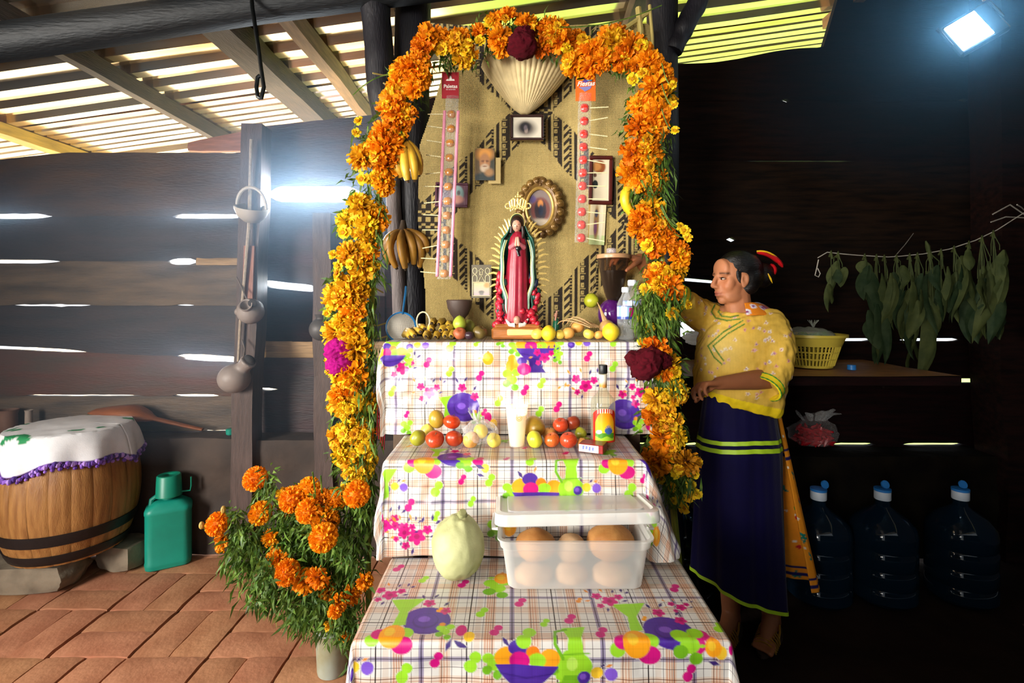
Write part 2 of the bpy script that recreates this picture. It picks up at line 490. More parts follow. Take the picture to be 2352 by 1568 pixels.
# floor: clay bricks in basket weave on an earth bed
floor = thing('floor', None, None, (0, 1.6, 0), kind='structure')
mb = MB(); mb.box((0, .6, -.045), (6.1, 4.5, .05)); obj('earth_bed', mb, M_joint, floor, smooth=False)
mb = MB(); mb.grid(lambda u, v: (.55+2.45*u, -1.6+4.4*v, -.014+.010*noise.noise(Vector((u*7, v*14, 2)))+.004*noise.noise(Vector((u*40, v*80, 2)))), 40, 60); obj('shade_floor', mb, mat('floor_shade_dark', C('#20140e'), .95, .25, 8, .6, 40, spec=.1), floor)  # dark sheet in place of bricks, the right side's shade put into its colour
meshes = []
for k in range(5):
    mb = MB(); r = random.Random(k)
    n, m_ = 8, 5
    L_, W_ = .286, .139
    def br(u, v, k=k):
        x = (u-.5)*L_; y = (v-.5)*W_
        e = min(u, 1-u)*L_; f = min(v, 1-v)*W_
        z = -.004*max(0, 1-e/.012)**2-.004*max(0, 1-f/.012)**2
        z += .0028*noise.noise(Vector((x*14, y*14, k*3.3)))
        return (x+.002*noise.noise(Vector((y*30, k, 1))), y+.002*noise.noise(Vector((x*20, k, 7))), z)
    mb.grid(br, n, m_)
    b0 = [br(i/n, 0) for i in range(n+1)]+[br(1, j/m_) for j in range(1, m_+1)]+[br(1-i/n, 1) for i in range(1, n+1)]+[br(0, 1-j/m_) for j in range(1, m_)]
    q = len(b0); mb.add(b0+[(p[0], p[1], -.03) for p in b0], [(i, i+q, (i+1) % q+q, (i+1) % q) for i in range(q)])
    me = mesh_of('floor_brick', mb.v, mb.f, True, angle=50); me.materials.append(M_brick); meshes.append(me)
cx, cy = .2955, .2870
for i in range(-8, 10):
    for j in range(-3, 4):
        X0, Y0 = -1.411+(i+.5)*cx, 1.876+(j+.5)*cy
        if abs(X0) > Y0+1.0 or Y0 > 2.72: continue
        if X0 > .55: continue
        for k in (-1, 1):
            o = link('brick', random.choice(meshes), None, floor)
            depthwise = (i+j) % 2 == 0
            rx = random.gauss(0, .006)
            if depthwise: loc = (X0+k*cx/4, Y0, 0); rz = PI/2
            else: loc = (X0, Y0+k*cy/4, 0); rz = 0
            if random.random() < .5: rz += PI
            o.location = (loc[0]+random.gauss(0, .0015), loc[1]-1.6+random.gauss(0, .0015), random.gauss(-.001, .0016))
            o.rotation_euler = (rx, random.gauss(0, .006), rz+random.gauss(0, .008))

# outdoors: bright earth and grass beyond the wall
for nm, xa, xb, m in (('ground_earth', -14, -.2, M_ground_l), ('ground_grass', -.2, 14, M_ground_r)):
    mb = MB(); mb.grid(lambda u, v: (xa+(xb-xa)*u, 2.84+14*v, -.06+.05*noise.noise(Vector((u*9, v*9, xa)))), 20, 20)
    tag(obj(nm, mb, m, None), kind='structure')
mb = MB(); mb.grid(lambda u, v: (-14+10.9*u, -9+11.84*v, -.06), 4, 4); tag(obj('ground_yard', mb, M_ground_l, None), kind='structure')

# roof: ribbed metal sheets on rafters and a heavy beam
ceiling = thing('ceiling', None, None, (0, 2.0, 2.7), kind='structure')
def roof_profile(y):
    t = (y/.168) % 1.0
    h = .030
    if t < .34: return 0
    if t < .50: return h*(t-.34)/.16
    if t < .84: return h
    return h*(1-(t-.84)/.16)
for r_, y0 in enumerate([-1.62, -.78, .06, .90, 1.74, 2.58, 3.0]):
    for (xa, xb, dz) in ((-4.3, -.55, 0.0), (-.75, 3.3, .012)):
        mb = MB(); ts = []
        y = 0.0
        br_ = [0, .34*.168, .5*.168, .84*.168]
        for k in range(6):
            for t in br_:
                ts.append(k*.168+t)
        ts = [t for t in ts if t <= .90]
        nx = 14
        vs = []
        for t in ts:
            for i in range(nx+1):
                x = xa+(xb-xa)*i/nx
                z = roof_z(x)+dz+roof_profile(t+1e-6)+.006*noise.noise(Vector((x*1.3, (y0+t)*1.6, r_)))
                vs.append((x, y0+t, z))
        fs = [(j*(nx+1)+i, j*(nx+1)+i+1, (j+1)*(nx+1)+i+1, (j+1)*(nx+1)+i) for j in range(len(ts)-1) for i in range(nx)]
        mb.add(vs, fs)
        obj('roof_sheet', mb, M_roof, ceiling, smooth=False)
def rafter(name, x, y0, y1, w, h, m, seed, drop=.0):
    mb = MB()
    n = 14
    rows = []
    for i in range(n+1):
        y = y0+(y1-y0)*i/n
        dx = .012*noise.noise(Vector((y*2, seed, 0))); ww = w/2*(1+.12*noise.noise(Vector((y*5, seed, 3)))); hh = h*(1+.1*noise.noise(Vector((y*5, seed, 6))))
        zt = roof_z(x)-.012-drop
        rows.append([(x+dx-ww, y, zt), (x+dx+ww, y, zt+.139*w), (x+dx+ww*.92, y, zt-hh), (x+dx-ww*.92, y, zt-hh)])
    vs = [p for r in rows for p in r]
    fs = [(i*4+k, (i+1)*4+k, (i+1)*4+(k+1) % 4, i*4+(k+1) % 4) for i in range(n) for k in range(4)]+[(0, 1, 2, 3), (n*4+3, n*4+2, n*4+1, n*4)]
    mb.add(vs, fs); return obj(name, mb, m, ceiling, smooth=False)
M_raft_y = mat('yellow_new_rafter', C('#b8953f'), .6, .25, 8, .3, 40, stretch=(7, 1, 7))
rafter('rafter', -2.93, 1.0, 3.72, .10, .05, M_raft_y, 1)
rafter('rafter', -1.95, 1.0, 3.72, .052, .075, M_raft_dark, 2)
rafter('rafter', -1.27, 1.0, 3.72, .150, .075, M_raft_dark, 3)
rafter('rafter', -.965, 1.0, 3.72, .070, .075, M_raft, 4)
rafter('rafter', 1.86, 1.0, 3.02, .060, .06, M_raft, 5)
rafter('rafter', .62, 1.0, 3.2, .08, .08, M_raft_dark, 6)
def log_beam(name, p, q, r, m, seed, parent=ceiling, n=20, sq=False):
    p, q = Vector(p), Vector(q); pts = []; rr = []
    for i in range(n+1):
        t = i/n; a = p.lerp(q, t)
        a += Vector((noise.noise(Vector((t*3, seed, 0))), noise.noise(Vector((t*3, seed, 4))), noise.noise(Vector((t*3, seed, 8)))))*r*.22
        pts.append(a); rr.append(r*(1+.10*noise.noise(Vector((t*7, seed, 11)))))
    mb = MB(); mb.tube(pts, rr, 10 if not sq else 4)
    return obj(name, mb, m, parent)
log_beam('beam', (-3.0, 1.90, roof_z(-3.0)-.188), (2.9, 1.90, roof_z(2.9)-.188), .066, M_beam, 2)
plank(432, 600, lambda x: 326-(x-432)*.20, lambda x: 347, 2.86, mat('pinkish_board', C('#9c6a5a'), .65, .25, 8, .4, 40, stretch=(1, 6, 9)), 91, rough=3, parent=ceiling)

# posts
def post(name, p, q, r, m, label, seed, sq=False, rot=0):
    mb = MB(); p, q = Vector(p), Vector(q); n = 26; pts = []; rr = []
    for i in range(n+1):
        t = i/n; a = p.lerp(q, t)+Vector((noise.noise(Vector((t*4, seed, 0))), noise.noise(Vector((t*4, seed, 4))), 0))*r*.28
        pts.append(a); rr.append(r*(1+.09*noise.noise(Vector((t*8, seed, 11)))))
    if sq: mb.tube(pts, [x*1.28 for x in rr], 4, up=(math.cos(.785), math.sin(.785), 0))
    else: mb.tube(pts, rr, 12)
    o = obj(name, mb, m, None, smooth=not sq); tag(o, label, kind='structure')
    return o
post('wooden_post', P(560, 1290, 2.60)*1 + Vector((.0, 0, 0)), P(590, 292, 2.62), .058, M_post, 'square weathered post hung with clay jugs on the left wall', 3, True)
post('wooden_post', P(752, 1290, 2.62), P(746, 492, 2.62), .050, M_post, 'brown post behind the left side of the flower arch', 5, True)
post('wooden_post', (-.405, 2.06, 0), (-.40, 2.06, roof_z(-.4)-.03), .072, M_post_dark, 'thick soot-black round post left of the palm mat', 6)
post('wooden_post', P(946, 1240, 2.0), P(898, 330, 2.0), .030, M_post_grey, 'thin grey weathered pole leaning beside the thick black post', 9)
post('wooden_post', P(870, 140, 1.93)+Vector((.03, 0, -.3)), P(855, -60, 1.93), .055, M_post_dark, 'slanting black brace at the head of the left black post', 12)
post('wooden_post', (.625, 2.06, 0), (.60, 2.06, roof_z(.6)-.03), .062, M_post_dark, 'soot-black round post right of the palm mat', 7)
post('wooden_post', P(1543, 118, 2.02), P(1625, -40, 2.02), .04, M_post_dark, 'black diagonal brace above the right side of the flower arch', 8)
post('wooden_post', (2.53, 2.62, 0), (2.50, 2.62, roof_z(2.5)-.03), .10, M_plank_r, 'dark brown corner post beside the drying leaves', 13, True)
# broken reddish board nailed behind the jug post
mb = MB(); mb.box(P(549, 655, 2.555), (.052, .016, .30), rotm('Y', 2)); tag(obj('board_scrap', mb, mat('reddish_board', C('#8b5a48'), .6, .25, 9, .4, 40, stretch=(8, 8, 1)), None, smooth=False), 'reddish board scrap nailed beside the jug post', 'board')

# shelf board on the right wall
mb = MB()
def shelf_top(u, v):
    x = .68+1.19*u; y = 2.13+.60*v
    return (x, y, .985+.003*noise.noise(Vector((x*3, y*8, 2))))
mb.grid(shelf_top, 30, 8)
m2 = MB(); m2.box((1.275, 2.43, .964), (1.19, .60, .036))
M_shelf = mat('worn_brown_shelf', C('#a87648'), .5, .3, 6, .4, 30, stretch=(1, 9, 9), col2=C('#7a5232'))
sh = thing('wall_shelf', 'wide worn brown shelf board behind the woman under the drying leaves', 'shelf', (1.58, 2.43, .95))
obj('shelf_board', mb, M_shelf, sh, smooth=False); obj('shelf_underside', m2, M_plank_r, sh, smooth=False)
for x in (.8, 1.3, 1.80):
    mb = MB(); mb.box((x, 2.60, .91), (.05, .30, .07), b=.006); obj('bracket', mb, M_plank_r, sh, smooth=False)
# ---------------------------------------------------------------- printed cloth and woven mat (print painted as pigment)
class Paint:
    def __init__(s, u, v, base):
        s.u = u.ravel(); s.v = v.ravel(); s.c = np.tile(np.array(base, float), (s.u.size, 1)); s.aa = .0016
    def blend(s, idx, d, col):
        a = np.clip(.5-d/s.aa, 0, 1)[:, None]
        s.c[idx] = s.c[idx]*(1-a)+np.array(col)*a
    def near(s, u, v, r): return np.nonzero((np.abs(s.u-u) < r) & (np.abs(s.v-v) < r))[0]
    def ell(s, u, v, ru, rv, col, rot=0.0):
        i = s.near(u, v, max(ru, rv)*1.15+.003)
        if not i.size: return
        x = s.u[i]-u; y = s.v[i]-v; c, sn = math.cos(rot), math.sin(rot)
        X = x*c+y*sn; Y = -x*sn+y*c
        s.blend(i, (np.sqrt((X/ru)**2+(Y/rv)**2)-1)*min(ru, rv), col)
    def poly(s, pts, col):
        p = np.array(pts); i = np.nonzero((s.u > p[:, 0].min()-.002) & (s.u < p[:, 0].max()+.002) & (s.v > p[:, 1].min()-.002) & (s.v < p[:, 1].max()+.002))[0]
        if not i.size: return
        x, y = s.u[i], s.v[i]; ins = np.zeros(i.size, bool); d = np.full(i.size, 9.0)
        for k in range(len(p)):
            (xa, ya), (xb, yb) = p[k-1], p[k]
            c = ((ya > y) != (yb > y)) & (x < (xb-xa)*(y-ya)/((yb-ya) if yb != ya else 1e-9)+xa); ins ^= c
            t = np.clip(((x-xa)*(xb-xa)+(y-ya)*(yb-ya))/max(1e-12, (xb-xa)**2+(yb-ya)**2), 0, 1)
            d = np.minimum(d, np.hypot(x-xa-t*(xb-xa), y-ya-t*(yb-ya)))
        s.blend(i, np.where(ins, -d, d), col)
    def line(s, pts, w, col):
        for a, b in zip(pts[:-1], pts[1:]):
            m = ((a[0]+b[0])/2, (a[1]+b[1])/2); i = s.near(*m, math.dist(a, b)/2+w+.003)
            if not i.size: continue
            x, y = s.u[i], s.v[i]
            t = np.clip(((x-a[0])*(b[0]-a[0])+(y-a[1])*(b[1]-a[1]))/max(1e-12, math.dist(a, b)**2), 0, 1)
            s.blend(i, np.hypot(x-a[0]-t*(b[0]-a[0]), y-a[1]-t*(b[1]-a[1]))-w/2, col)

PURP, PURP2, PURP3 = C('#4b2a96'), C('#3a1e7d'), C('#7a52c4')
LIME, LIME2 = C('#97d42b'), C('#6fae1e')
MAG, MAG2 = C('#c9147a'), C('#a00f5e')
ORA, ORA2, YEL = C('#f2a01c'), C('#e07c10'), C('#f0c232')
LEAFP, LEAFO, GREEN = C('#3d2770'), C('#dd8a33'), C('#4fae2a')
def m_leaf(p, u, v, a, l, col):
    c, s_ = math.cos(a), math.sin(a)
    p.poly([(u, v), (u+c*l*.5-s_*l*.2, v+s_*l*.5+c*l*.2), (u+c*l, v+s_*l), (u+c*l*.5+s_*l*.2, v+s_*l*.5-c*l*.2)], col)
def m_flower(p, u, v, r, col=MAG):
    for k in range(5):
        a = k*2*PI/5+.3; p.ell(u+math.cos(a)*r*.58, v+math.sin(a)*r*.58, r*.5, r*.42, col, a)
    p.ell(u, v, r*.35, r*.35, MAG2)
def m_bloom(p, u, v, k=1.0):
    m_flower(p, u, v, .020*k); m_flower(p, u-.030*k, v-.022*k, .014*k); m_flower(p, u+.026*k, v-.018*k, .012*k); m_flower(p, u-.026*k, v+.020*k, .010*k)
    for (du, dv, a, c) in ((.012, -.034, -1.2, LEAFP), (.030, .002, -.3, LEAFP), (-.008, .026, 1.8, LEAFP), (-.048, -.036, -2.2, LEAFO), (-.046, -.004, 2.9, LEAFO), (.044, -.032, -.6, LEAFP), (.038, -.038, -1.5, LEAFP), (-.012, -.040, -1.9, LEAFO)):
        m_leaf(p, u+du*k, v+dv*k, a, .020*k, c)
def m_grape(p, u, v, k=1.0):
    for (du, dv, r) in ((-.014, -.008, .013), (.010, -.012, .012), (-.002, .008, .014), (-.016, .018, .011), (.006, .028, .010)): p.ell(u+du*k, v+dv*k, r*k, r*k*.9, LIME2 if r < .012 else LIME)
def m_dots(p, u, v, col, k=1.0): p.ell(u-.004*k, v+.007*k, .0105*k, .0105*k, col); p.ell(u+.004*k, v-.008*k, .0095*k, .0095*k, col)
def m_berries(p, u, v, k=1.0):
    p.ell(u-.024*k, v+.004, .012*k, .012*k, PURP); p.ell(u, v-.004, .0115*k, .0115*k, YEL); p.ell(u+.026*k, v-.002, .012*k, .012*k, PURP3); p.ell(u-.026*k, v+.002, .006*k, .006*k, PURP3)
    m_leaf(p, u+.006, v-.014, -.8, .016, LEAFP); m_leaf(p, u+.016, v-.016, -.4, .018, LEAFO)
def m_hat(p, u, v, k=1.0):
    p.ell(u, v, .052*k, .046*k, PURP, .25); p.ell(u+.002*k, v, .050*k, .043*k, PURP2, .25); p.ell(u, v-.002*k, .051*k, .043*k, PURP, .25); p.ell(u-.002*k, v+.002*k, .028*k, .026*k, PURP2); p.ell(u-.002*k, v-.001*k, .025*k, .022*k, PURP); p.ell(u-.006*k, v-.004*k, .013*k, .010*k, PURP3)
    m_flower(p, u+.036*k, v-.034*k, .013*k); m_grape(p, u+.046*k, v+.032*k, .8*k); p.ell(u+.036*k, v+.014*k, .007*k, .006*k, LEAFO); m_flower(p, u-.004*k, v-.062*k, .014*k); m_leaf(p, u+.03*k, v-.05*k, -1.0, .022*k, LEAFP); m_leaf(p, u-.016*k, v-.076*k, -2.0, .022*k, LEAFP); m_leaf(p, u+.002*k, v-.08*k, -1.0, .022*k, LEAFP)
    p.ell(u+.078*k, v+.034*k, .012*k, .018*k, MAG); m_leaf(p, u+.068*k, v+.068*k, .3, .028*k, LEAFP); p.ell(u+.096*k, v+.052*k, .012*k, .014*k, YEL)
def m_glass(p, u, v, k=1.0): p.poly([(u-.026*k, v-.02*k), (u+.03*k, v-.024*k), (u+.008*k, v+.012*k), (u+.01*k, v+.045*k), (u-.01*k, v+.05*k), (u-.006*k, v+.012*k)], LIME)
def m_cluster(p, u, v, k=1.0):
    p.ell(u-.034*k, v+.012*k, .014*k, .013*k, LIME); p.ell(u-.024*k, v-.002*k, .016*k, .014*k, MAG); p.ell(u+.022*k, v-.004*k, .018*k, .016*k, LIME); p.ell(u+.022*k, v+.022*k, .020*k, .017*k, MAG); p.ell(u, v, .024*k, .028*k, ORA); p.ell(u-.006*k, v-.008*k, .010*k, .012*k, YEL)
def m_pitcher(p, u, v, k=1.0):
    p.ell(u, v+.030*k, .030*k, .026*k, LIME); p.poly([(u-.016*k, v+.02*k), (u-.012*k, v-.02*k), (u-.022*k, v-.046*k), (u+.022*k, v-.050*k), (u+.012*k, v-.02*k), (u+.016*k, v+.02*k)], LIME); p.poly([(u-.02*k, v+.044*k), (u+.02*k, v+.044*k), (u+.026*k, v+.064*k), (u-.026*k, v+.064*k)], LIME2)
    p.line([(u-.014*k, v-.042*k), (u-.034*k, v-.036*k), (u-.036*k, v-.01*k), (u-.022*k, v+.014*k)], .006*k, LIME2); p.ell(u-.006*k, v+.024*k, .010*k, .012*k, C('#b9e65a')); p.line([(u-.024*k, v+.008*k), (u+.024*k, v+.006*k)], .003, LIME2)
def m_bowl(p, u, v, k=1.0, foot=False):
    m_grape(p, u-.062*k, v-.006*k, .9*k); m_grape(p, u+.070*k, v-.008*k, .95*k); m_grape(p, u+.074*k, v+.026*k, .7*k)
    p.ell(u-.040*k, v-.014*k, .022*k, .022*k, ORA); p.ell(u+.044*k, v-.014*k, .020*k, .018*k, ORA); p.ell(u-.016*k, v-.034*k, .020*k, .016*k, PURP); p.ell(u+.012*k, v-.022*k, .014*k, .016*k, ORA2); p.ell(u+.020*k, v-.010*k, .017*k, .014*k, LIME); p.ell(u-.014*k, v-.008*k, .020*k, .018*k, MAG)
    p.poly([(u-.062*k, v)]+[(u-.062*k+.124*k*t, v+.046*k*math.sin(PI*t)**.8) for t in np.linspace(0, 1, 14)]+[(u+.062*k, v)], PURP)
    p.line([(u-.050*k, v+.016*k), (u, v+.026*k), (u+.050*k, v+.016*k)], .003, PURP2)
    if foot: p.poly([(u-.022*k, v+.03*k), (u+.022*k, v+.03*k), (u+.020*k, v+.06*k), (u+.034*k, v+.078*k), (u-.034*k, v+.078*k), (u-.020*k, v+.06*k)], PURP2)
    m_leaf(p, u-.034*k, v-.036*k, -2.2, .024*k, LEAFP); m_leaf(p, u-.006*k, v-.050*k, -1.2, .018*k, LEAFO)
def m_orange(p, u, v, k=1.0): p.ell(u, v, .021*k, .024*k, ORA); p.ell(u-.004*k, v-.004*k, .010*k, .012*k, YEL); m_leaf(p, u-.016*k, v-.004, 3.0, .024*k, LIME); p.ell(u, v-.024*k, .004, .004, LEAFO)
def m_pears(p, u, v, k=1.0):
    p.ell(u-.020*k, v-.004*k, .022*k, .024*k, ORA); p.ell(u-.022*k, v-.026*k, .013*k, .015*k, ORA); m_grape(p, u-.02*k, v+.030*k, 1.2*k); p.ell(u+.010*k, v-.020*k, .016*k, .013*k, PURP); p.ell(u+.016*k, v+.006*k, .022*k, .019*k, MAG)
    m_bloom(p, u+.082*k, v-.030*k, .8*k)

def cloth_material():
    m = bpy.data.materials.new('printed_oilcloth'); m.use_nodes = True
    nt = m.node_tree; N = nt.nodes; L = nt.links; b = N['Principled BSDF']
    b.inputs['Roughness'].default_value = .33; b.inputs['Specular IOR Level'].default_value = .55
    at = N.new('ShaderNodeAttribute'); at.attribute_name = 'Col'
    uv = N.new('ShaderNodeUVMap'); uv.uv_map = 'UVMap'; sx = N.new('ShaderNodeSeparateXYZ'); L.new(uv.outputs[0], sx.inputs[0])
    def M(op, a, b_=None):
        n = N.new('ShaderNodeMath'); n.operation = op
        for k, x in enumerate((a, b_)):
            if x is None: continue
            if isinstance(x, (int, float)): n.inputs[k].default_value = x
            else: L.new(x, n.inputs[k])
        return n.outputs[0]
    def stripe(c, per, off, half):     # 1 on a line of half-width half, repeating every per
        t = M('FRACT', M('DIVIDE', M('ADD', c, 40*per-off), per))
        d = M('MULTIPLY', M('ABSOLUTE', M('SUBTRACT', t, .5)), per)
        return M('LESS_THAN', d, half)
    src = at.outputs['Color']
    keep = at.outputs['Alpha']
    def mul(fac, col, strength):
        nonlocal src
        mx = N.new('ShaderNodeMix'); mx.data_type = 'RGBA'; mx.blend_type = 'MULTIPLY'
        L.new(M('MULTIPLY', M('MULTIPLY', fac, strength), keep), mx.inputs[0]); L.new(src, mx.inputs[6]); mx.inputs[7].default_value = (*col, 1); src = mx.outputs[2]
    U, V = sx.outputs[0], sx.outputs[1]
    for c, hv in ((U, 1.0), (V, .8)):
        for off in (.045, .139): mul(stripe(c, .184, off, .0115), C('#f2c9a6'), .48*hv)
        mul(stripe(c, .184, .020, .0060), C('#e8c3a8'), .3*hv)
        for k in range(4): mul(stripe(c, .184, .037+k*.005, .0009), C('#d98a50'), .7*hv)
        for k in range(3): mul(stripe(c, .184, .132+k*.006, .0009), C('#d98a50'), .6*hv)
        mul(stripe(c, .184, .092, .0052), C('#9c8fc0'), .8*hv)
        mul(stripe(c, .184, .092, .0014), C('#6a5a98'), .6*hv)
        mul(stripe(c, .0204, .0102, .0007), C('#4a3540'), .68)
        mul(stripe(c, .184, .184, .0014), C('#2c1a24'), .9)
    L.new(src, b.inputs['Base Color'])
    return m
M_cloth = cloth_material()

def fold(x, y, s): return noise.noise(Vector((x, y, s)))
def draped(name, label, xl, xr, yb, yf, zt, drop, sl, sr, fl, fr, ff, motifs, seed, wr=.006, step=.0024, fine=None):
    top = yb-yf
    us = np.arange(xl-sl, xr+sr+1e-6, step)
    fine = fine or (top+drop)
    vs_ = np.concatenate([np.arange(0, min(fine, top+drop), step), np.arange(min(fine, top+drop), top+drop+1e-6, .012)])
    U, V = np.meshgrid(us, vs_)
    p = Paint(U, V, C('#d8d4ce'))
    keep0 = p.c.copy()
    for fn, u, v, *a in motifs: fn(p, u, v, *a)
    alpha = np.where(np.abs(p.c-keep0).max(1) > .04, .12, 1.0)
    d = np.maximum(xl-U, 0)+np.maximum(U-xr, 0); sg = np.where(U < xl, -1.0, 1.0)
    dv = np.maximum(V-top, 0); r = np.hypot(d, dv)
    rr = np.where(r > 1e-9, r, 1.0)
    cd, cv = d/rr, dv/rr
    flare = np.where(U < (xl+xr)/2, fl, fr)
    k = flare*cd+ff*cv+ .10*np.minimum(cd, cv)*np.minimum(1, r/.1)
    rad = .010*(1-np.exp(-r/.010))
    X = np.clip(U, xl, xr)+sg*cd*(rad+k*r); Y = np.maximum(yb-V, yf)-cv*(rad+k*r)
    Z = zt-np.maximum(0, r-.006*(1-np.exp(-r/.01)))*np.sqrt(np.maximum(0, 1-k*k))
    # folds and creases
    W = np.zeros(U.size); uf, vf = U.ravel(), V.ravel(); df, dvf = d.ravel(), dv.ravel()
    gu, gv = np.arange(us[0], us[-1]+.02, .012), np.arange(0, top+drop+.02, .012)
    G = np.array([[noise.noise(Vector((a*5+b*2.2, b*9, seed)))+.55*noise.noise(Vector((a*13-b*7, b*13+a*5, seed+4)))+.25*noise.noise(Vector((a*33+b*9, b*28, seed+8))) for a in gu] for b in gv])
    iu = np.clip((uf-gu[0])/.012, 0, len(gu)-1.001); iv = np.clip(vf/.012, 0, len(gv)-1.001)
    a0, b0 = iu.astype(int), iv.astype(int); fu, fv = iu-a0, iv-b0
    W = (G[b0, a0]*(1-fu)+G[b0, a0+1]*fu)*(1-fv)+(G[b0+1, a0]*(1-fu)+G[b0+1, a0+1]*fu)*fv
    vert = np.clip(r.ravel()/.06, 0, 1)
    amp = wr*(.30+vert)
    Xf, Yf, Zf = X.ravel(), Y.ravel(), Z.ravel()
    Yf = Yf-W*amp*cv.ravel()*vert; Xf = Xf+W*amp*cd.ravel()*sg.ravel()*vert; Zf = Zf+np.maximum(0, W)*amp*.5*(1-vert)
    co = np.stack([Xf, Yf, Zf], 1)
    nu, nv = len(us), len(vs_)
    ii = (np.arange(nv-1)[:, None]*nu+np.arange(nu-1)[None]).ravel()
    # hem: leave out what hangs lower than the hem circle at the corners
    rc = r.ravel(); lim = np.maximum(drop, max(sl, sr))+.001
    bad = (rc > lim*1.02) & (df > 0) & (dvf > 0)
    fs = np.stack([ii, ii+nu, ii+nu+1, ii+1], 1); fs = fs[~bad[fs].any(1)]
    used = np.zeros(len(co), bool); used[fs.ravel()] = True; remap = np.cumsum(used)-1
    me = bpy.data.meshes.new(name); me.from_pydata(co[used].tolist(), [], remap[fs].tolist()); me.shade_smooth()
    at = me.color_attributes.new('Col', 'FLOAT_COLOR', 'POINT'); c4 = np.concatenate([p.c, alpha[:, None]], 1)[used].astype(np.float32); at.data.foreach_set('color', c4.ravel())
    uvl = me.uv_layers.new(name='UVMap'); vi = np.empty(len(me.loops), np.int32); me.loops.foreach_get('vertex_index', vi)
    UVs = np.stack([uf+.0+seed*.0, vf], 1)[used].astype(np.float32); uvl.data.foreach_set('uv', UVs[vi].ravel())
    o = link(name, me, M_cloth); tag(o, label, 'tablecloth')
    return o

# the three shelves of the altar: top height, back, front
T1 = dict(z=1.168, yb=1.88, yf=1.635); T2 = dict(z=.872, yb=1.63, yf=1.375); T3 = dict(z=.612, yb=1.37, yf=1.045)
def on_front(T, px, py): return (PX(px, T['yf']-.012), (T['yb']-T['yf'])+T['z']-PZ(py, T['yf']-.012))
def on_top(T, px, py):
    Y = F*(CH-T['z'])/(py-HY); return (PX(px, Y), T['yb']-Y)
f1 = lambda fn, px, py, *a: (fn, *on_front(T1, px, py), *a)
f2 = lambda fn, px, py, *a: (fn, *on_front(T2, px, py), *a)
f3 = lambda fn, px, py, *a: (fn, *on_front(T3, px, py), *a)
t2 = lambda fn, px, py, *a: (fn, *on_top(T2, px, py), *a)
t3 = lambda fn, px, py, *a: (fn, *on_top(T3, px, py), *a)
mot1 = [f1(m_bowl, 1230, 804, 1.0, True), f1(m_pears, 1192, 848), f1(m_orange, 1121, 828, .85), f1(m_bloom, 924, 850), f1(m_bloom, 986, 906, .9), f1(m_glass, 1026, 930), f1(m_hat, 1064, 940, 1.0),
    f1(m_hat, 1434, 955, 1.0), f1(m_bloom, 1345, 890), f1(m_berries, 958, 798), f1(m_berries, 1330, 792), f1(m_dots, 982, 837, MAG), f1(m_dots, 1103, 868, MAG), f1(m_dots, 1206, 900, MAG), f1(m_dots, 1352, 823, MAG), f1(m_dots, 1281, 938, MAG),
    f1(m_dots, 1036, 798, LIME, 1.2), f1(m_dots, 1034, 857, LIME), f1(m_dots, 1146, 926, LIME), f1(m_dots, 1244, 884, LIME), f1(m_dots, 1240, 948, LIME), f1(m_dots, 902, 902, LIME), f1(m_dots, 1410, 846, LIME), f1(m_dots, 1412, 788, LIME), f1(m_grape, 936, 982, .8), f1(m_grape, 1152, 784, .7),
    f1(m_glass, 900, 800, 1.0), f1(m_bowl, 896, 820, .8), f1(m_bloom, 1470, 905, .8), f1(m_dots, 935, 955, MAG, .7), f1(m_dots, 1112, 952, MAG, .7), f1(m_leaf, 1300, 880, 1.8, .02, LEAFO), f1(m_leaf, 1290, 890, 2.6, .02, LEAFO), f1(m_leaf, 1310, 892, .6, .02, LEAFO), f1(m_dots, 1095, 790, LIME, .8)]
mot2 = [f2(m_bowl, 1232, 1136, 1.05), f2(m_pitcher, 1312, 1098, 1.15), f2(m_cluster, 973, 1066, 1.15), f2(m_cluster, 1420, 1070, 1.1), f2(m_berries, 906, 1126, .95), f2(m_berries, 1348, 1128, 1.0), f2(m_glass, 884, 1104, 1.1), f2(m_dots, 1062, 1106, MAG, .8), f2(m_dots, 942, 1163, MAG), f2(m_dots, 1126, 1108, LIME), f2(m_dots, 1004, 1127, LIME, 1.2),
    f2(m_dots, 1084, 1157, LIME, .8), f2(m_dots, 1003, 1187, LIME, .8), f2(m_dots, 1448, 1133, LIME, 1.2), f2(m_dots, 1221, 1059, LIME, 1.1), f2(m_bloom, 886, 1208, .95), f2(m_bloom, 958, 1236, 1.1), f2(m_bloom, 930, 1225, .8), f2(m_hat, 1040, 1040, .9), f2(m_grape, 1070, 1058, 1.0), f2(m_dots, 1098, 1056, MAG, 1.1), f2(m_leaf, 1090, 1072, .4, .03, LEAFP), f2(m_dots, 1164, 1049, MAG, .7),
    f2(m_bloom, 1520, 1160, .8), f2(m_grape, 1520, 1200, 1.4), f2(m_orange, 1552, 1210, 1.1), f2(m_dots, 1480, 1104, MAG, .8), f2(m_leaf, 1476, 1058, .6, .06, PURP), f2(m_leaf, 1466, 1052, .5, .05, PURP), f2(m_dots, 1377, 1160, MAG, .8), f2(m_orange, 1170, 1215, .9), f2(m_grape, 1140, 1215, .9),
    t2(m_dots, 1206, 1028, MAG, .7), t2(m_dots, 1300, 1040, MAG, .8), t2(m_glass, 1005, 1036, 1.0), t2(m_grape, 1160, 1012, .6), t2(m_dots, 940, 1024, LEAFO, .7), t2(m_grape, 1400, 1038, 1.0)]
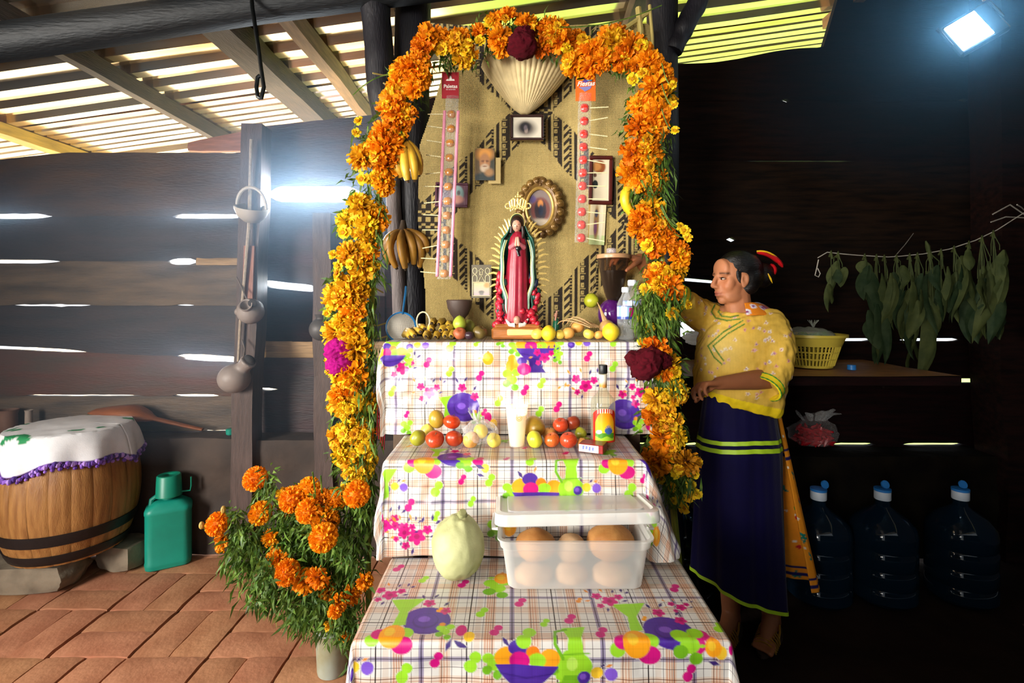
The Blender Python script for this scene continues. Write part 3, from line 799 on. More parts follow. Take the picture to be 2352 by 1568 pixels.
mot3 = [t3(m_hat, 980, 1424, 1.0), t3(m_hat, 1536, 1448, 1.0), t3(m_glass, 930, 1394, 1.4), t3(m_glass, 1446, 1405, 1.4), t3(m_bloom, 896, 1366, .9), t3(m_bloom, 1400, 1380, .9), f3(m_cluster, 894, 1462, 1.1), f3(m_cluster, 1464, 1484, 1.15), t3(m_dots, 1065, 1340, MAG), t3(m_dots, 1196, 1383, MAG), t3(m_dots, 1310, 1421, MAG), t3(m_dots, 1140, 1447, MAG), t3(m_dots, 1382, 1452, MAG),
    t3(m_dots, 974, 1330, LIME, .9), t3(m_dots, 1108, 1406, LIME, 1.0), t3(m_dots, 1252, 1430, LIME, .8), t3(m_grape, 1146, 1345, 1.4), t3(m_orange, 1154, 1328, 1.0), t3(m_dots, 916, 1304, MAG), t3(m_dots, 1550, 1350, MAG), t3(m_dots, 1010, 1400, ORA, .5), t3(m_dots, 1330, 1378, LEAFO, .6),
    f3(m_bowl, 1210, 1536, 1.05), f3(m_pitcher, 1322, 1500, 1.15), f3(m_dots, 1210, 1468, LIME, 1.5), f3(m_dots, 1002, 1526, MAG), f3(m_dots, 1086, 1530, LIME, 1.3), f3(m_berries, 810, 1545, 1.1), f3(m_dots, 928, 1555, LIME, 1.2), f3(m_dots, 1584, 1552, MAG), f3(m_berries, 1372, 1560, 1.1), f3(m_leaf, 1040, 1478, .6, .03, LEAFP), f3(m_leaf, 1036, 1474, 2.0, .03, LEAFP),
    f3(m_dots, 1612, 1478, MAG, 1.6), f3(m_grape, 1590, 1476, 1.4), t3(m_dots, 1652, 1440, LIME, 1.0), f3(m_orange, 1640, 1495, .8), t3(m_bloom, 1564, 1395, .6), f3(m_dots, 1690, 1492, MAG, .9), t3(m_dots, 1480, 1420, ORA, .5)]
draped('tablecloth', 'glossy plaid oilcloth printed with fruit hanging from the topmost altar shelf', -.402, .436, T1['yb'], T1['yf'], T1['z'], .297, .12, .12, .10, .10, .0, mot1, 1, .011)
draped('tablecloth', 'glossy plaid oilcloth with purple bowl and green pitcher on the middle altar shelf', -.338, .352, T2['yb'], T2['yf'], T2['z'], .256, .14, .23, .07, .30, .03, mot2, 2, .009)
draped('tablecloth', 'glossy plaid oilcloth with purple hats on the lowest and nearest altar shelf', -.318, .438, T3['yb'], T3['yf'], T3['z'], .56, .30, .30, .07, .11, .03, mot3, 3, .007, fine=.325+.16)

# rough wooden stand under the cloths
M_stand = mat('rough_pine', C('#4e3b29'), .7, .2, 8, .3, 40)
st = thing('altar_stand', 'rough wooden stepped stand carrying the cloth covered altar shelves', 'stand', (0.02, 1.45, 0))
for T, xa, xb in ((T1, -.39, .42), (T2, -.325, .338), (T3, -.30, .42)):
    mb = MB(); mb.box(((xa+xb)/2, (T['yb']+T['yf'])/2+.006, T['z']-.017), (xb-xa, T['yb']-T['yf']-.012, .022)); obj('shelf_board', mb, M_stand, st, smooth=False)
    for x in (xa+.03, xb-.03):
        mb = MB(); mb.box((x, T['yf']+.05, (T['z']-.03)/2), (.05, .05, T['z']-.03)); obj('leg', mb, M_stand, st, smooth=False)

# ---- woven palm mat with its dark geometric bands
def mat_print():
    xa, xb, za, zb = PX(962, 1.94), PX(1492, 1.94), 1.15, PZ(52, 1.94)
    st_ = .0030
    us = np.arange(xa, xb, st_); vs_ = np.arange(za, zb, st_); U, V = np.meshgrid(us, vs_)
    px = CX+U*F/1.94; py = HY-(V-CH)*F/1.94
    col = np.tile(np.array(C('#b8a062')), (U.size, 1)).reshape(U.shape+(3,))
    x = (px-1222)/250.0; y = (py-515)/262.0
    a = x+y; b = x-y
    da = np.abs((a+2) % 2-1); db = np.abs((b+2) % 2-1)
    warp = .02*np.sin(py*.06)
    band = (np.minimum(da, db)+warp < .20)
    k = np.floor(px/12.0).astype(int); fx = (px/12.0) % 1; fy = (py/17.0) % 1; fy2 = (py/7.5) % 1
    sty = (k % 5)
    zig = ((px+py) // 9 % 2 == 0)
    s0 = fx < .55
    sq = (np.maximum(np.abs(fx-.5), np.abs(fy-.5)) > .30) | (np.maximum(np.abs(fx-.5), np.abs(fy-.5)) < .10)
    dark = np.where(sty == 0, s0, np.where(sty == 1, sq & ~(fy > .93), np.where(sty == 2, (fx < .6), np.where(sty == 3, zig, s0 & (fy2 < .8)))))
    node = (np.maximum(da, db) < .20)
    key = (((px//10) % 2 == 0) ^ ((py//10) % 2 == 0)) | ((py//5) % 3 == 0)
    dark = np.where(node, key, dark)
    dark = dark & band
    col[dark] = C('#2a2014')
    # thin paler weave streaks
    streak = np.array([noise.noise(Vector((u*120, 0, 3))) for u in us])[None, :]*.10+rng.normal(0, .05, U.shape)
    col = np.clip(col*(1+streak[..., None]), 0, 1)
    Yd = 1.94+.012*np.sin(U*9+1)+.010*np.sin(V*7)+.006*np.sin(U*23+V*5)
    co = np.stack([U, Yd, V], -1).reshape(-1, 3)
    nu, nv = len(us), len(vs_)
    # soft outline: rounded shoulder at the left, cut slanting corner at top right
    pxf, pyf = px.ravel(), py.ravel()
    left = 968+10*np.sin(pyf*.011)+np.where(pyf < 330, (330-pyf)*.25, 0)
    left = np.where(pyf < 150, 1012-(150-pyf)*.45, left)
    ok = (pxf > left) & (pxf < 1486+6*np.sin(pyf*.02)) & (pyf > 60+np.maximum(0, pxf-1300)*.0)
    ii = (np.arange(nv-1)[:, None]*nu+np.arange(nu-1)[None]).ravel()
    fs = np.stack([ii, ii+1, ii+nu+1, ii+nu], 1); fs = fs[ok[fs].all(1)]
    used = np.zeros(len(co), bool); used[fs.ravel()] = True; rm = np.cumsum(used)-1
    return co[used], rm[fs], col.reshape(-1, 3)[used]
def weave_material():
    m = mat('woven_palm', attr=True, rough=.62, var=.10, scale=18, bump=0)
    nt = m.node_tree; N = nt.nodes; L = nt.links
    tc = N.new('ShaderNodeTexCoord'); outs = []
    for d_, sc in (('X', 62), ('Z', 90)):
        w = N.new('ShaderNodeTexWave'); w.bands_direction = d_; w.inputs['Scale'].default_value = sc; w.inputs['Distortion'].default_value = 1.2; L.new(tc.outputs['Object'], w.inputs[0]); outs.append(w.outputs['Fac'])
    a = N.new('ShaderNodeMath'); a.operation = 'ADD'; L.new(outs[0], a.inputs[0]); L.new(outs[1], a.inputs[1])
    bp = N.new('ShaderNodeBump'); bp.inputs['Strength'].default_value = .5; bp.inputs['Distance'].default_value = .004
    L.new(a.outputs[0], bp.inputs['Height']); L.new(bp.outputs[0], N['Principled BSDF'].inputs['Normal'])
    return m
M_weave = weave_material()
co, fs, cc = mat_print()
o = link('palm_mat', mesh_of('palm_mat', co, fs, True, cc), M_weave)
tag(o, 'tall woven palm mat with black zigzag bands hung behind the altar', 'mat')

# reed hanger at the mat's top right corner
M_cane = mat('dry_cane', C('#b3a05a'), .5, .2, 10, .2, 40)
t = thing('reed_hanger', 'bare pale reeds tied at the upper right corner of the palm mat', 'reeds', P(1480, 60, 1.9))
for a, b, r in (((1466, 18), (1472, 118), .011), ((1492, 12), (1500, 150), .006), ((1392, 92), (1490, 28), .009), ((1436, 60), (1492, 112), .004)):
    mb = MB(); mb.tube([P(a[0], a[1], 1.90), P((a[0]+b[0])/2+2, (a[1]+b[1])/2, 1.893), P(b[0], b[1], 1.90)], r, 7); obj('reed', mb, M_cane, t)
# ---------------------------------------------------------------- offerings
def recenter(mb, c): return mb
def fruit_mat(name, c, c2=None, rough=.38, bump=.06, **k): return mat(name, C(c), rough, .14, 30, bump, 120, col2=C(c2) if c2 else None, **k)
F_GUAVA = fruit_mat('guava_skin', '#e6cf5a', '#d8b84a'); F_GREEN = fruit_mat('green_pear_skin', '#a9b83c', '#8a9a30'); F_RED = fruit_mat('red_apple_skin', '#b3201a', '#cf5a2a', .25); F_ORED = fruit_mat('orange_tomato_skin', '#d9481a', '#c23014', .25)
F_DARK = fruit_mat('dull_brown_fruit', '#5a4a22', '#6d5a2a'); F_MANGO = fruit_mat('mango_skin', '#c88a2a', '#8f8f30', .3); F_PEACH = fruit_mat('peach_skin', '#e8b25a', '#d98a40', .5); F_YEL = fruit_mat('lemon_skin', '#f0d52c', '#e2bf28', .35, .2)
F_LIMEG = fruit_mat('lime_skin', '#b8b428', '#8f9a22', .35); F_OLIVE = fruit_mat('olive_fruit', '#a3a02e', '#86861f', .3)
M_stem = mat('dry_stem', C('#5a4628'), .7, .2, 20, .2, 60)
fruit_meshes = {}
def fruit_mesh(shape):
    if shape in fruit_meshes: return fruit_meshes[shape]
    mb = MB(); n = 18; prof = []
    for i in range(n+1):
        t = -PI/2+PI*i/n; r = math.cos(t); z = math.sin(t)
        if shape == 'apple':
            r *= 1.0+.06*math.sin(t); z = z*.90-.22*math.exp(-(r/.30)**2)*(1 if t > 0 else -.5)
        elif shape == 'pear': r *= 1-.26*max(0, z)**1.3; z *= 1.12
        elif shape == 'lemon': r *= 1-.05*z*z; z = z*1.0+.10*math.copysign(abs(z)**8, z)
        elif shape == 'oval': z *= 1.18
        elif shape == 'tomato': r *= 1.03; z = z*.84-.14*math.exp(-(r/.35)**2)*(1 if t > 0 else 0)
        prof.append((max(r, 1e-4), z))
    lob = (lambda a, j: 1+.03*math.cos(5*a)*math.sin(PI*j/n)) if shape in ('apple', 'tomato') else (lambda a, j: 1+.012*math.cos(3*a+1))
    mb.lathe(prof, 22, cap=False, fn=lob)
    st = MB(); top = max(p[1] for p in prof) if shape not in ('apple', 'tomato') else prof[-1][1]
    st.tube([(0, 0, top-.05), (.04, .01, top+.10), (.12, .02, top+.22)], [.045, .035, .05], 6)
    a = mesh_of('fruit_'+shape, mb.v, mb.f, True); b = mesh_of('stem_'+shape, st.v, st.f, True); b.materials.append(M_stem)
    fruit_meshes[shape] = (a, b); return a, b
skin_meshes = {}
def fruit(name, label, cat, px, py, Y, rpx, shape, m, group=None, tilt=(0, 0), stem=True, zb=None, squash=1.0):
    r = S(rpx, Y)
    a, b = fruit_mesh(shape)
    key = (shape, m.name)
    if key not in skin_meshes:
        me = a.copy(); me.materials.append(m); skin_meshes[key] = me
    o = link(name, skin_meshes[key]); tag(o, label, cat, group)
    o.location = P(px, py, Y)
    if zb is not None: o.location.z = zb+r*.93*squash
    o.scale = (r, r, r*squash); o.rotation_euler = (math.radians(tilt[0]), math.radians(tilt[1]), random.random()*6)
    if stem:
        s = link('stem', b, None, o)
    return o
z1, z2, z3 = T1['z']+.003, T2['z']+.003, T3['z']+.003
# middle shelf
fruit('guava', 'green-yellow guava at the left end of the middle shelf fruit', 'guava', 960, 996, 1.50, 19, 'apple', F_OLIVE, tilt=(60, 10), zb=z2)
fruit('guava', 'yellow guava resting behind the green-yellow one on the middle shelf', 'guava', 982, 976, 1.555, 17, 'pear', F_GUAVA, tilt=(10, -30), zb=z2+.008)
fruit('mango', 'orange-green mango on top of the left fruit heap', 'mango', 1003, 962, 1.54, 18, 'oval', F_MANGO, tilt=(10, 10))
fruit('tomato', 'red tomato at the front of the left fruit heap', 'tomato', 999, 1001, 1.48, 21, 'tomato', F_RED, tilt=(30, -10), zb=z2)
fruit('tomato', 'bright orange-red tomato high on the right of the left fruit heap', 'tomato', 1038, 968, 1.525, 19, 'tomato', F_ORED, tilt=(-10, 10))
fruit('tomato', 'dark red tomato at the right foot of the left fruit heap', 'tomato', 1043, 1003, 1.49, 20, 'tomato', fruit_mat('dark_tomato', '#9c2a14', '#b0401a', .28), tilt=(40, 20), zb=z2)
for i, (px, py, Y, r, m, lb) in enumerate(((1082, 1003, 1.48, 19, F_PEACH, 'pale peach-coloured fruit lowest in the clear tied bag'), (1104, 990, 1.50, 17, F_YEL, 'bright yellow lemon inside the clear tied bag'), (1134, 1003, 1.485, 17, F_GUAVA, 'yellow guava at the mouth of the clear bag beside the candle'))):
    fruit(('peach', 'lemon', 'guava')[i], lb, ('peach', 'lemon', 'guava')[i], px, py, Y, r, ('apple', 'lemon', 'apple')[i], m, tilt=(50, 40), zb=z2 if i != 1 else None, stem=False)
fruit('mango', 'brown-orange ripe mango half hidden behind the candle', 'mango', 1226, 978, 1.55, 25, 'oval', F_MANGO, tilt=(90, 20), zb=z2+.012)
fruit('lemon', 'yellow lime right of the lit candle', 'lime', 1228, 1003, 1.48, 20, 'apple', fruit_mat('yellow_lime', '#d8d23a', '#c2bd2e', .32), tilt=(70, 0), zb=z2, stem=False)
fruit('peach', 'small yellow peach behind the red apples', 'peach', 1262, 985, 1.55, 17, 'apple', F_PEACH, zb=z2)
fruit('apple', 'red and orange apple at the left front of the apple heap', 'apple', 1268, 1005, 1.485, 18, 'apple', fruit_mat('streaked_apple', '#c2381e', '#d9812e', .26), tilt=(20, 10), zb=z2)
fruit('apple', 'rosy apple on top left of the apple heap', 'apple', 1288, 976, 1.535, 18, 'apple', F_RED, tilt=(15, -15))
fruit('apple', 'dark red apple on top right of the apple heap', 'apple', 1316, 971, 1.55, 18, 'apple', fruit_mat('dark_apple', '#7a2416', '#93401e', .3), tilt=(-10, 25))
fruit('apple', 'shiny red apple at the right front of the apple heap', 'apple', 1306, 1004, 1.475, 20, 'apple', F_RED, tilt=(10, 10), zb=z2)
fruit('guava', 'small green guava behind the shiny red apple', 'guava', 1334, 989, 1.535, 14, 'pear', F_OLIVE, tilt=(-20, 20), zb=z2+.01)
fruit('guava', 'tiny yellow-green fruit beside the liquor bottle', 'guava', 1346, 1002, 1.51, 10, 'apple', F_GREEN, zb=z2)
fruit('orange', 'small orange fruit in front of the liquor bottle', 'fruit', 1337, 1012, 1.485, 11, 'oval', F_PEACH, tilt=(80, 30), zb=z2)
# top shelf, left
fruit('pear', 'green guava pear on the peaches left of the statue', 'pear', 1056, 745, 1.74, 16, 'pear', F_GREEN, tilt=(0, -5), zb=z1+.030)
fruit('pear', 'duller green pear behind the bright green one', 'pear', 1077, 748, 1.80, 16, 'pear', fruit_mat('dull_pear', '#8f9440', '#7a7a2c'), tilt=(10, 10), zb=z1+.014)
fruit('peach', 'reddish peach under the green pears', 'peach', 1056, 766, 1.695, 15, 'apple', fruit_mat('red_peach', '#b06a3a', '#8f2f22', .5), tilt=(40, 30), zb=z1)
fruit('dark_fruit', 'round dull brown fruit nearest the statue base', 'fruit', 1102, 766, 1.70, 17, 'apple', F_DARK, tilt=(20, 20), zb=z1)
fruit('dark_fruit', 'dark wrinkled fruit in the shade under the pears', 'fruit', 1078, 771, 1.68, 11, 'apple', fruit_mat('black_fruit', '#2e2030', '#3d2a2a', .3), zb=z1)
# top shelf, right
for px, r, Y, m, lb, sh in ((1234, 14, 1.69, F_GUAVA, 'pale yellow guava nearest the right side of the statue base', 'apple'), (1260, 17, 1.68, F_YEL, 'large yellow guava right of the statue base', 'pear'), (1286, 12, 1.695, F_GUAVA, 'small yellow guava between the large one and the peach', 'apple'), (1305, 15, 1.70, F_PEACH, 'orange-cheeked peach in the right top shelf row', 'apple'),
                         (1352, 13, 1.70, F_GUAVA, 'yellow fruit under the onion roots', 'apple'), (1375, 11, 1.70, F_PEACH, 'small tan fruit left of the big lemon', 'apple')):
    fruit('guava' if m is not F_PEACH else 'peach', lb, 'guava' if m is not F_PEACH else 'peach', px, 768, Y, r, sh, m, tilt=(20, 15), zb=z1, stem=False)
fruit('peach', 'pale peach piled on top of the right fruit row', 'peach', 1327, 752, 1.74, 15, 'apple', F_PEACH, tilt=(10, 10), zb=z1+.018)
fruit('lemon', 'big bright yellow lemon in front of the purple ball', 'lemon', 1403, 760, 1.675, 20, 'lemon', F_YEL, tilt=(0, 10), zb=z1, stem=False)
fruit('lime', 'yellow-green lime hanging against the mat by the blender', 'lime', 1358, 690, 1.85, 17, 'lemon', F_LIMEG, tilt=(90, 20), stem=False)
mb = MB(); mb.tube([P(1358, 676, 1.85), P(1366, 640, 1.90), P(1374, 600, 1.925)], .0015, 5); tag(obj('thread', mb, mat('thread', C('#8a7a50'), .8), None), 'thin thread that holds the hanging lime on the mat', 'thread')

# onion with dry roots
t = thing('onion', 'tan onion with long dry roots beside the purple ball', 'onion', P(1392, 742, 1.73))
mb = MB(); mb.ell(P(1394, 752, 1.73), S(18, 1.73), 16, 10); obj('bulb', mb, fruit_mat('onion_skin', '#c39a66', '#a87f4c', .4), t)
mb = MB(); mb.tube([P(1390, 738, 1.73), P(1384, 722, 1.735), P(1378, 706, 1.75), P(1372, 694, 1.76)], [.010, .006, .003, .0015], 7)
obj('neck', mb, mat('dry_root', C('#b08a5a'), .6, .2, 20, .2, 60), t)
for k in range(6):
    mb = MB(); a = P(1380-8*k*.6, 752, 1.73-.01*k); b = P(1350-12*k, 708+8*abs(k-3), 1.77); c = P(1318-9*k+random.random()*12, 742+random.random()*14, 1.74)
    pts = [a*(1-s)**2+b*2*s*(1-s)+c*s*s for s in np.linspace(0, 1, 9)]; mb.tube(pts, [.0022]*8+[.001], 5); obj('root', mb, MATS['dry_root'], t)

# bananas
M_ban = mat('banana_skin', C('#d9a92c'), .45, .22, 12, .1, 30, col2=C('#a87a24')); M_ban_b = mat('ripe_banana_skin', C('#b9842c'), .5, .3, 10, .1, 30, col2=C('#6d4a1e')); M_ban_tip = mat('banana_tip', C('#3a2a18'), .7)
def banana_pts(p, d, bend, l, n=9):
    p = Vector(p); d = Vector(d).normalized(); bend = Vector(bend); return [p+d*l*s+bend*(4*s*(1-s)) for s in np.linspace(0, 1, n)]
def banana(parent, pts, r, m):
    mb = MB(); n = len(pts); mb.tube(pts, [r*(.42+.58*math.sin(PI*min(1, max(0, .08+.88*i/(n-1))))**.55) for i in range(n)], 6)
    o = obj('banana', mb, m, parent, angle=70)
    mb = MB(); d = (pts[-1]-pts[-2]).normalized(); mb.tube([pts[-1]-d*r*.1, pts[-1]+d*r*.5], [r*.42, r*.30], 6); 
    t_ = obj('tip', mb, M_ban_tip, None); off = Vector(parent.location)
    t_.parent = o; t_.location = -off
    return o
t = thing('banana_bunch', 'ripe yellow banana bunch hanging high on the left of the flower arch', 'bananas', P(938, 330, 1.70))
top = P(932, 318, 1.70)
for (x, y, dy, bx) in ((910, 395, .02, -.012), (922, 405, -.01, -.016), (936, 412, -.035, -.004), (952, 410, -.02, .010), (962, 398, .015, .016), (948, 392, .03, .012)):
    e = P(x, y, 1.70+dy); banana(t, banana_pts(top+(e-top)*.1, e-top, (bx, -.018, 0), (e-top).length*.92), .0165, M_ban)
mb = MB(); mb.tube([top+Vector((0, 0, .05)), top, top-Vector((0, 0, .02))], [.006, .012, .02], 8); obj('stalk', mb, M_ban_tip, t)
t = thing('banana_bunch', 'brown-streaked overripe banana bunch hanging on the thin grey pole', 'bananas', P(925, 530, 1.93))
top = P(926, 524, 1.93)
for (x, y, dy, bx) in ((894, 604, .01, -.020), (910, 614, -.035, -.022), (931, 616, -.055, -.004), (950, 606, -.03, .012), (964, 612, .0, .024), (938, 600, .03, .0), (975, 596, .02, .03)):
    e = P(x, y, 1.93+dy); banana(t, banana_pts(top+(e-top)*.08, e-top, (bx*1.3, -.030, .018), (e-top).length*.92), .0165, M_ban_b)
mb = MB(); mb.tube([top+Vector((0, 0, .03)), top, top-Vector((0, 0, .02))], [.008, .016, .03], 8); obj('stalk', mb, M_ban_tip, t)
t = thing('banana', 'single yellow banana tied inside the right side of the flower arch', 'banana', P(1446, 460, 1.66))
banana(t, banana_pts(P(1452, 420, 1.66), P(1458, 497, 1.66)-P(1452, 420, 1.66), (-.030, -.01, 0), .11), .017, mat('fresh_banana', C('#dcb820'), .4, .12, 10, .05, 30))
t = thing('banana_pile', 'pile of small stubby bananas beside the strainer on the top shelf', 'bananas', P(990, 765, 1.70))
r_ = random.Random(4)
for k, (x, y, dx, up) in enumerate(((952, 771, -18, -6), (966, 762, -22, 8), (978, 773, 8, 2), (1000, 774, 4, 0), (1022, 772, 16, 2), (1036, 772, 18, 0), (990, 757, 5, 3), (1012, 758, 14, 4), (1026, 757, 20, 2), (975, 755, -14, 6), (992, 742, 6, 4), (1008, 744, 12, 2), (1030, 748, 10, 6), (942, 773, -14, -3))):
    yb_ = 1.68+(772-y)*.0016+r_.random()*.015
    p = P(x, y, yb_); e = P(x+dx, y+up, yb_+.075); d = (p-e)
    banana(t, banana_pts(e, d, (r_.uniform(-.006, .006), 0, .010), d.length), .0145, mat('small_banana_skin', C('#c9a030'), .45, .25, 14, .1, 30, col2=C('#7d6424')))
mb = MB(); mb.tube([P(972+15*math.cos(a), 738-22*math.sin(a), 1.72) for a in np.linspace(-1.2, 4.2, 16)], .0025, 5); tag(obj('vine_loop', mb, mat('pale_twine', C('#d8c9a0'), .7), None), 'pale twine loop standing behind the small bananas', 'twine')

# strainer
t = thing('strainer', 'round mesh strainer with blue plastic rim and handle', 'strainer', P(920, 752, 1.80))
Mx = TR(P(921, 751, 1.80)) @ rotm('X', 82)
mb = MB(); R = S(33, 1.8)
for k in range(40): pass
mb.tube([Mx @ Vector((R*math.cos(a), R*math.sin(a), 0)) for a in np.linspace(0, 2*PI, 41)], .0045, 8, cap=False)
M_blue = mat('blue_plastic', C('#1f7cc0'), .35, .06, 10, 0); obj('rim', mb, M_blue, t)
mb = MB(); mb.tube([P(925, 722, 1.80), P(928, 700, 1.81), P(932, 672, 1.82), P(933, 658, 1.825)], [.006, .008, .010, .009], 8, flat=.5); hd = obj('handle', mb, M_blue, t)
mb = MB()
for k in range(-17, 18):
    c_ = k/18*R; h = math.sqrt(max(0, R*R-c_*c_))
    sag = lambda a, b: -.035*(1-(a*a+b*b)/(R*R))
    mb.tube([Mx @ Vector((c_, s*h, -sag(c_, s*h))) for s in np.linspace(-1, 1, 9)], .0011, 3, cap=False)
    mb.tube([Mx @ Vector((s*h, c_, -sag(c_, s*h))) for s in np.linspace(-1, 1, 9)], .0011, 3, cap=False)
g = obj('mesh_bowl', mb, mat('pale_nylon_mesh', C('#d8d2c8'), .5), t); g['kind'] = 'stuff'

# clay incense burner
M_clay = mat('dark_clay', C('#463730'), .5, .2, 14, .15, 50)
t = thing('incense_burner', 'dark clay footed incense bowl standing among the top shelf fruit', 'incense burner', (PX(1055, 1.82), 1.82, z1))
k = S(1, 1.82)
mb = MB(); pr = [(.001, 0), (22, 0), (24, 6), (16, 16), (12, 26), (14, 36), (20, 42), (27, 54), (30, 68), (28, 70), (24, 58), (14, 48), (.001, 46)]
mb.lathe([(a*k, b*k*1.22) for a, b in pr], 28, TR((PX(1055, 1.82), 1.82, z1)), cap=False); obj('bowl', mb, M_clay, t)

# ---- statue of a robed madonna on a wooden base
t = thing('madonna_statue', 'painted robed madonna statue with golden rays and crown', 'statue', (PX(1190, 1.74), 1.74, z1))
YS = 1.74
M_gold = mat('gold_paint', C('#e6c878'), .35, .12, 20, .1, 60, metal=.15); M_robe = mat('crimson_robe', C('#8f1c30'), .35, .18, 25, .1, 60); M_cloak = mat('green_cloak', C('#1e5a4a'), .32, .2, 25, .1, 60); M_lining = mat('pale_green_lining', C('#86a890'), .4, .15, 25, .1, 60)
M_sskin = mat('statue_face', C('#c98f78'), .4, .08, 20, 0); M_dkhair = mat('statue_hair', C('#22120c'), .4); M_rose = mat('red_rose_base', C('#b01c30'), .4, .25, 30, .3, 60); M_wood_s = mat('varnished_base', C('#a0622f'), .3, .25, 14, .2, 40, stretch=(1, 5, 5))
mb = MB(); mb.box((PX(1189, YS), YS, z1+S(13, YS)), (S(118, YS), .075, S(26, YS)), b=.006); mb.box((PX(1189, YS), YS, z1+S(29, YS)), (S(104, YS), .066, S(10, YS)), b=.006); obj('base', mb, M_wood_s, t, angle=30)
mb = MB(); mb.box((PX(1200, YS), YS-.040, z1+S(16, YS)), (S(70, YS), .008, S(14, YS)), b=.003); obj('base_carving', mb, M_gold, t)
def spts(l): return [P(a, b, YS+d) for a, b, d in l]
mb = MB()    # robe column with folds
rows = []
for py, hw, dep in ((738, 30, .030), (725, 29, .034), (700, 27, .036), (670, 26, .035), (640, 25, .033), (610, 24, .031), (585, 22, .029), (560, 21, .027), (545, 17, .023), (533, 9, .016)):
    rows.append((P(1188-(py-640)*.015, py, YS), S(hw, YS), dep))
nseg = 40; vs = []
for c, w, d in rows:
    for i in range(nseg):
        a = 2*PI*i/nseg; f = 1+.085*math.cos(11*a+.6)*(1 if c.z < PZ(590, YS) else .3)
        vs.append((c.x+w*math.cos(a)*f, c.y+d*math.sin(a)*f, c.z))
fs = [(j*nseg+i, j*nseg+(i+1) % nseg, (j+1)*nseg+(i+1) % nseg, (j+1)*nseg+i) for j in range(len(rows)-1) for i in range(nseg)]+[tuple((len(rows)-1)*nseg+i for i in range(nseg))]
mb.add(vs, fs); obj('robe', mb, M_robe, t, angle=None)
for s, nm in ((-1, 'cloak'), (1, 'cloak')):     # cloak sides: outer shell and pale lining strip
    mb = MB(); ml = MB()
    prof = ((505, 10, .012), (530, 23, .016), (548, 35, .020), (590, 42, .024), (640, 41, .026), (670, 37, .026), (700, 36, .026), (722, 30, .028))
    def shell(u, v, k=0):
        i = v*(len(prof)-1); j = min(int(i), len(prof)-2); fr = i-j
        py = prof[j][0]*(1-fr)+prof[j+1][0]*fr; w = prof[j][1]*(1-fr)+prof[j+1][1]*fr; d = prof[j][2]*(1-fr)+prof[j+1][2]*fr
        a = -.46+u*1.95; r = 1+.05*math.sin(v*22+u*6)
        return (PX(1188, YS)+s*S(w, YS)*math.cos(a)*r, YS+.002+(d+.006)*math.sin(a)*r, PZ(py, YS))
    mb.grid(lambda u, v: shell(u, v) if s > 0 else shell(u, v), 14, 28)
    o_ = obj('cloak', mb, M_cloak, t); o_.modifiers.new('th', 'SOLIDIFY').thickness = .003
    pts = [Vector(shell(0, v))+Vector((-s*S(4+3*math.sin(v*9), YS), -.004, 0)) for v in np.linspace(.30, 1, 22)]
    ml.tube(pts, [S(2.2+2.2*math.sin(v*PI), YS) for v in np.linspace(0, 1, 22)], 7); obj('cloak_lining', ml, M_lining, t)
    ml = MB(); ml.tube([p+Vector((-s*S(4, YS), -.004, 0)) for p in pts], .0013, 5); obj('cloak_edging', ml, M_gold, t)
mb = MB(); mb.ell(P(1187, 517, YS-.012), (S(11, YS), S(11.5, YS), S(15, YS)), 16, 12); mb.cap(P(1188, 530, YS-.006), S(6, YS), P(1188, 540, YS-.004), S(7, YS), 10, 6); mb.ell(P(1186, 520, YS-.029), (.0022, .003, .0042), 8, 6); obj('head', mb, M_sskin, t)
hd = t.children[-1]
mb = MB()
for s in (-1, 1): mb.ell(P(1187+s*4.2, 515, YS-.028), (.0021, .0016, .0010), 8, 6)
mb.ell(P(1187, 525, YS-.0275), (.0026, .0016, .0010), 8, 6); e_ = obj('face_paint', mb, M_dkhair, None); e_.parent = hd; e_.location = -Vector(t.location)
mb = MB(); mb.ell(P(1188, 512, YS-.003), (S(15.5, YS), S(15, YS), S(19, YS)), 16, 12); mb.tube([P(1200, 520, YS-.012), P(1202, 535, YS-.012), P(1200, 548, YS-.016)], S(4, YS), 8); mb.tube([P(1175, 520, YS-.012), P(1174, 535, YS-.012)], S(4, YS), 8); obj('hair', mb, M_dkhair, t)
mb = MB(); mb.ell(P(1188, 510, YS+.013), (S(18, YS), S(15, YS), S(22, YS)), 16, 12); obj('veil', mb, M_cloak, t)
mb = MB(); mb.tube([P(1188+s_*17*math.cos(a), 511-21*math.sin(a), YS-.008) for s_ in (1,) for a in np.linspace(-.4, PI+.4, 18)], .0016, 6); obj('veil_edging', mb, M_gold, t)
mb = MB()
for s in (-1, 1): mb.cap(P(1188+s*3, 562, YS-.036), S(4.2, YS), P(1188+s*1.5, 546, YS-.037), S(2.6, YS), 8, 6)
obj('praying_hand', mb, M_sskin, t)
mb = MB()
for s in (-1, 1): mb.cap(P(1188+s*15, 568, YS-.020), S(6, YS), P(1188+s*4, 560, YS-.034), S(5, YS), 8, 6)
obj('sleeve', mb, mat('rose_sleeve', C('#b8606a'), .4), t)
mb = MB(); mb.ell(P(1190, 570, YS-.036), (S(6, YS), .004, S(6, YS)), 10, 8); mb.tube([P(1188, 575, YS-.034), P(1192, 588, YS-.033)], S(3, YS), 6); obj('sash', mb, mat('black_sash', C('#0d0d12'), .25), t)
mb = MB(); mb.cap(P(1187, 737, YS-.030), S(7.5, YS), P(1187, 733, YS-.031), S(8, YS), 10, 8); obj('angel_head', mb, M_sskin, t)
mb = MB()
for s in (-1, 1): mb.tube([P(1187+s*4, 746, YS-.030), P(1187+s*16, 746, YS-.028), P(1187+s*26, 732, YS-.018)], [S(6, YS), S(5, YS), S(2, YS)], 8)
obj('angel_arm', mb, mat('white_paint', C('#dcd6cc'), .4), t)
r_ = random.Random(13)
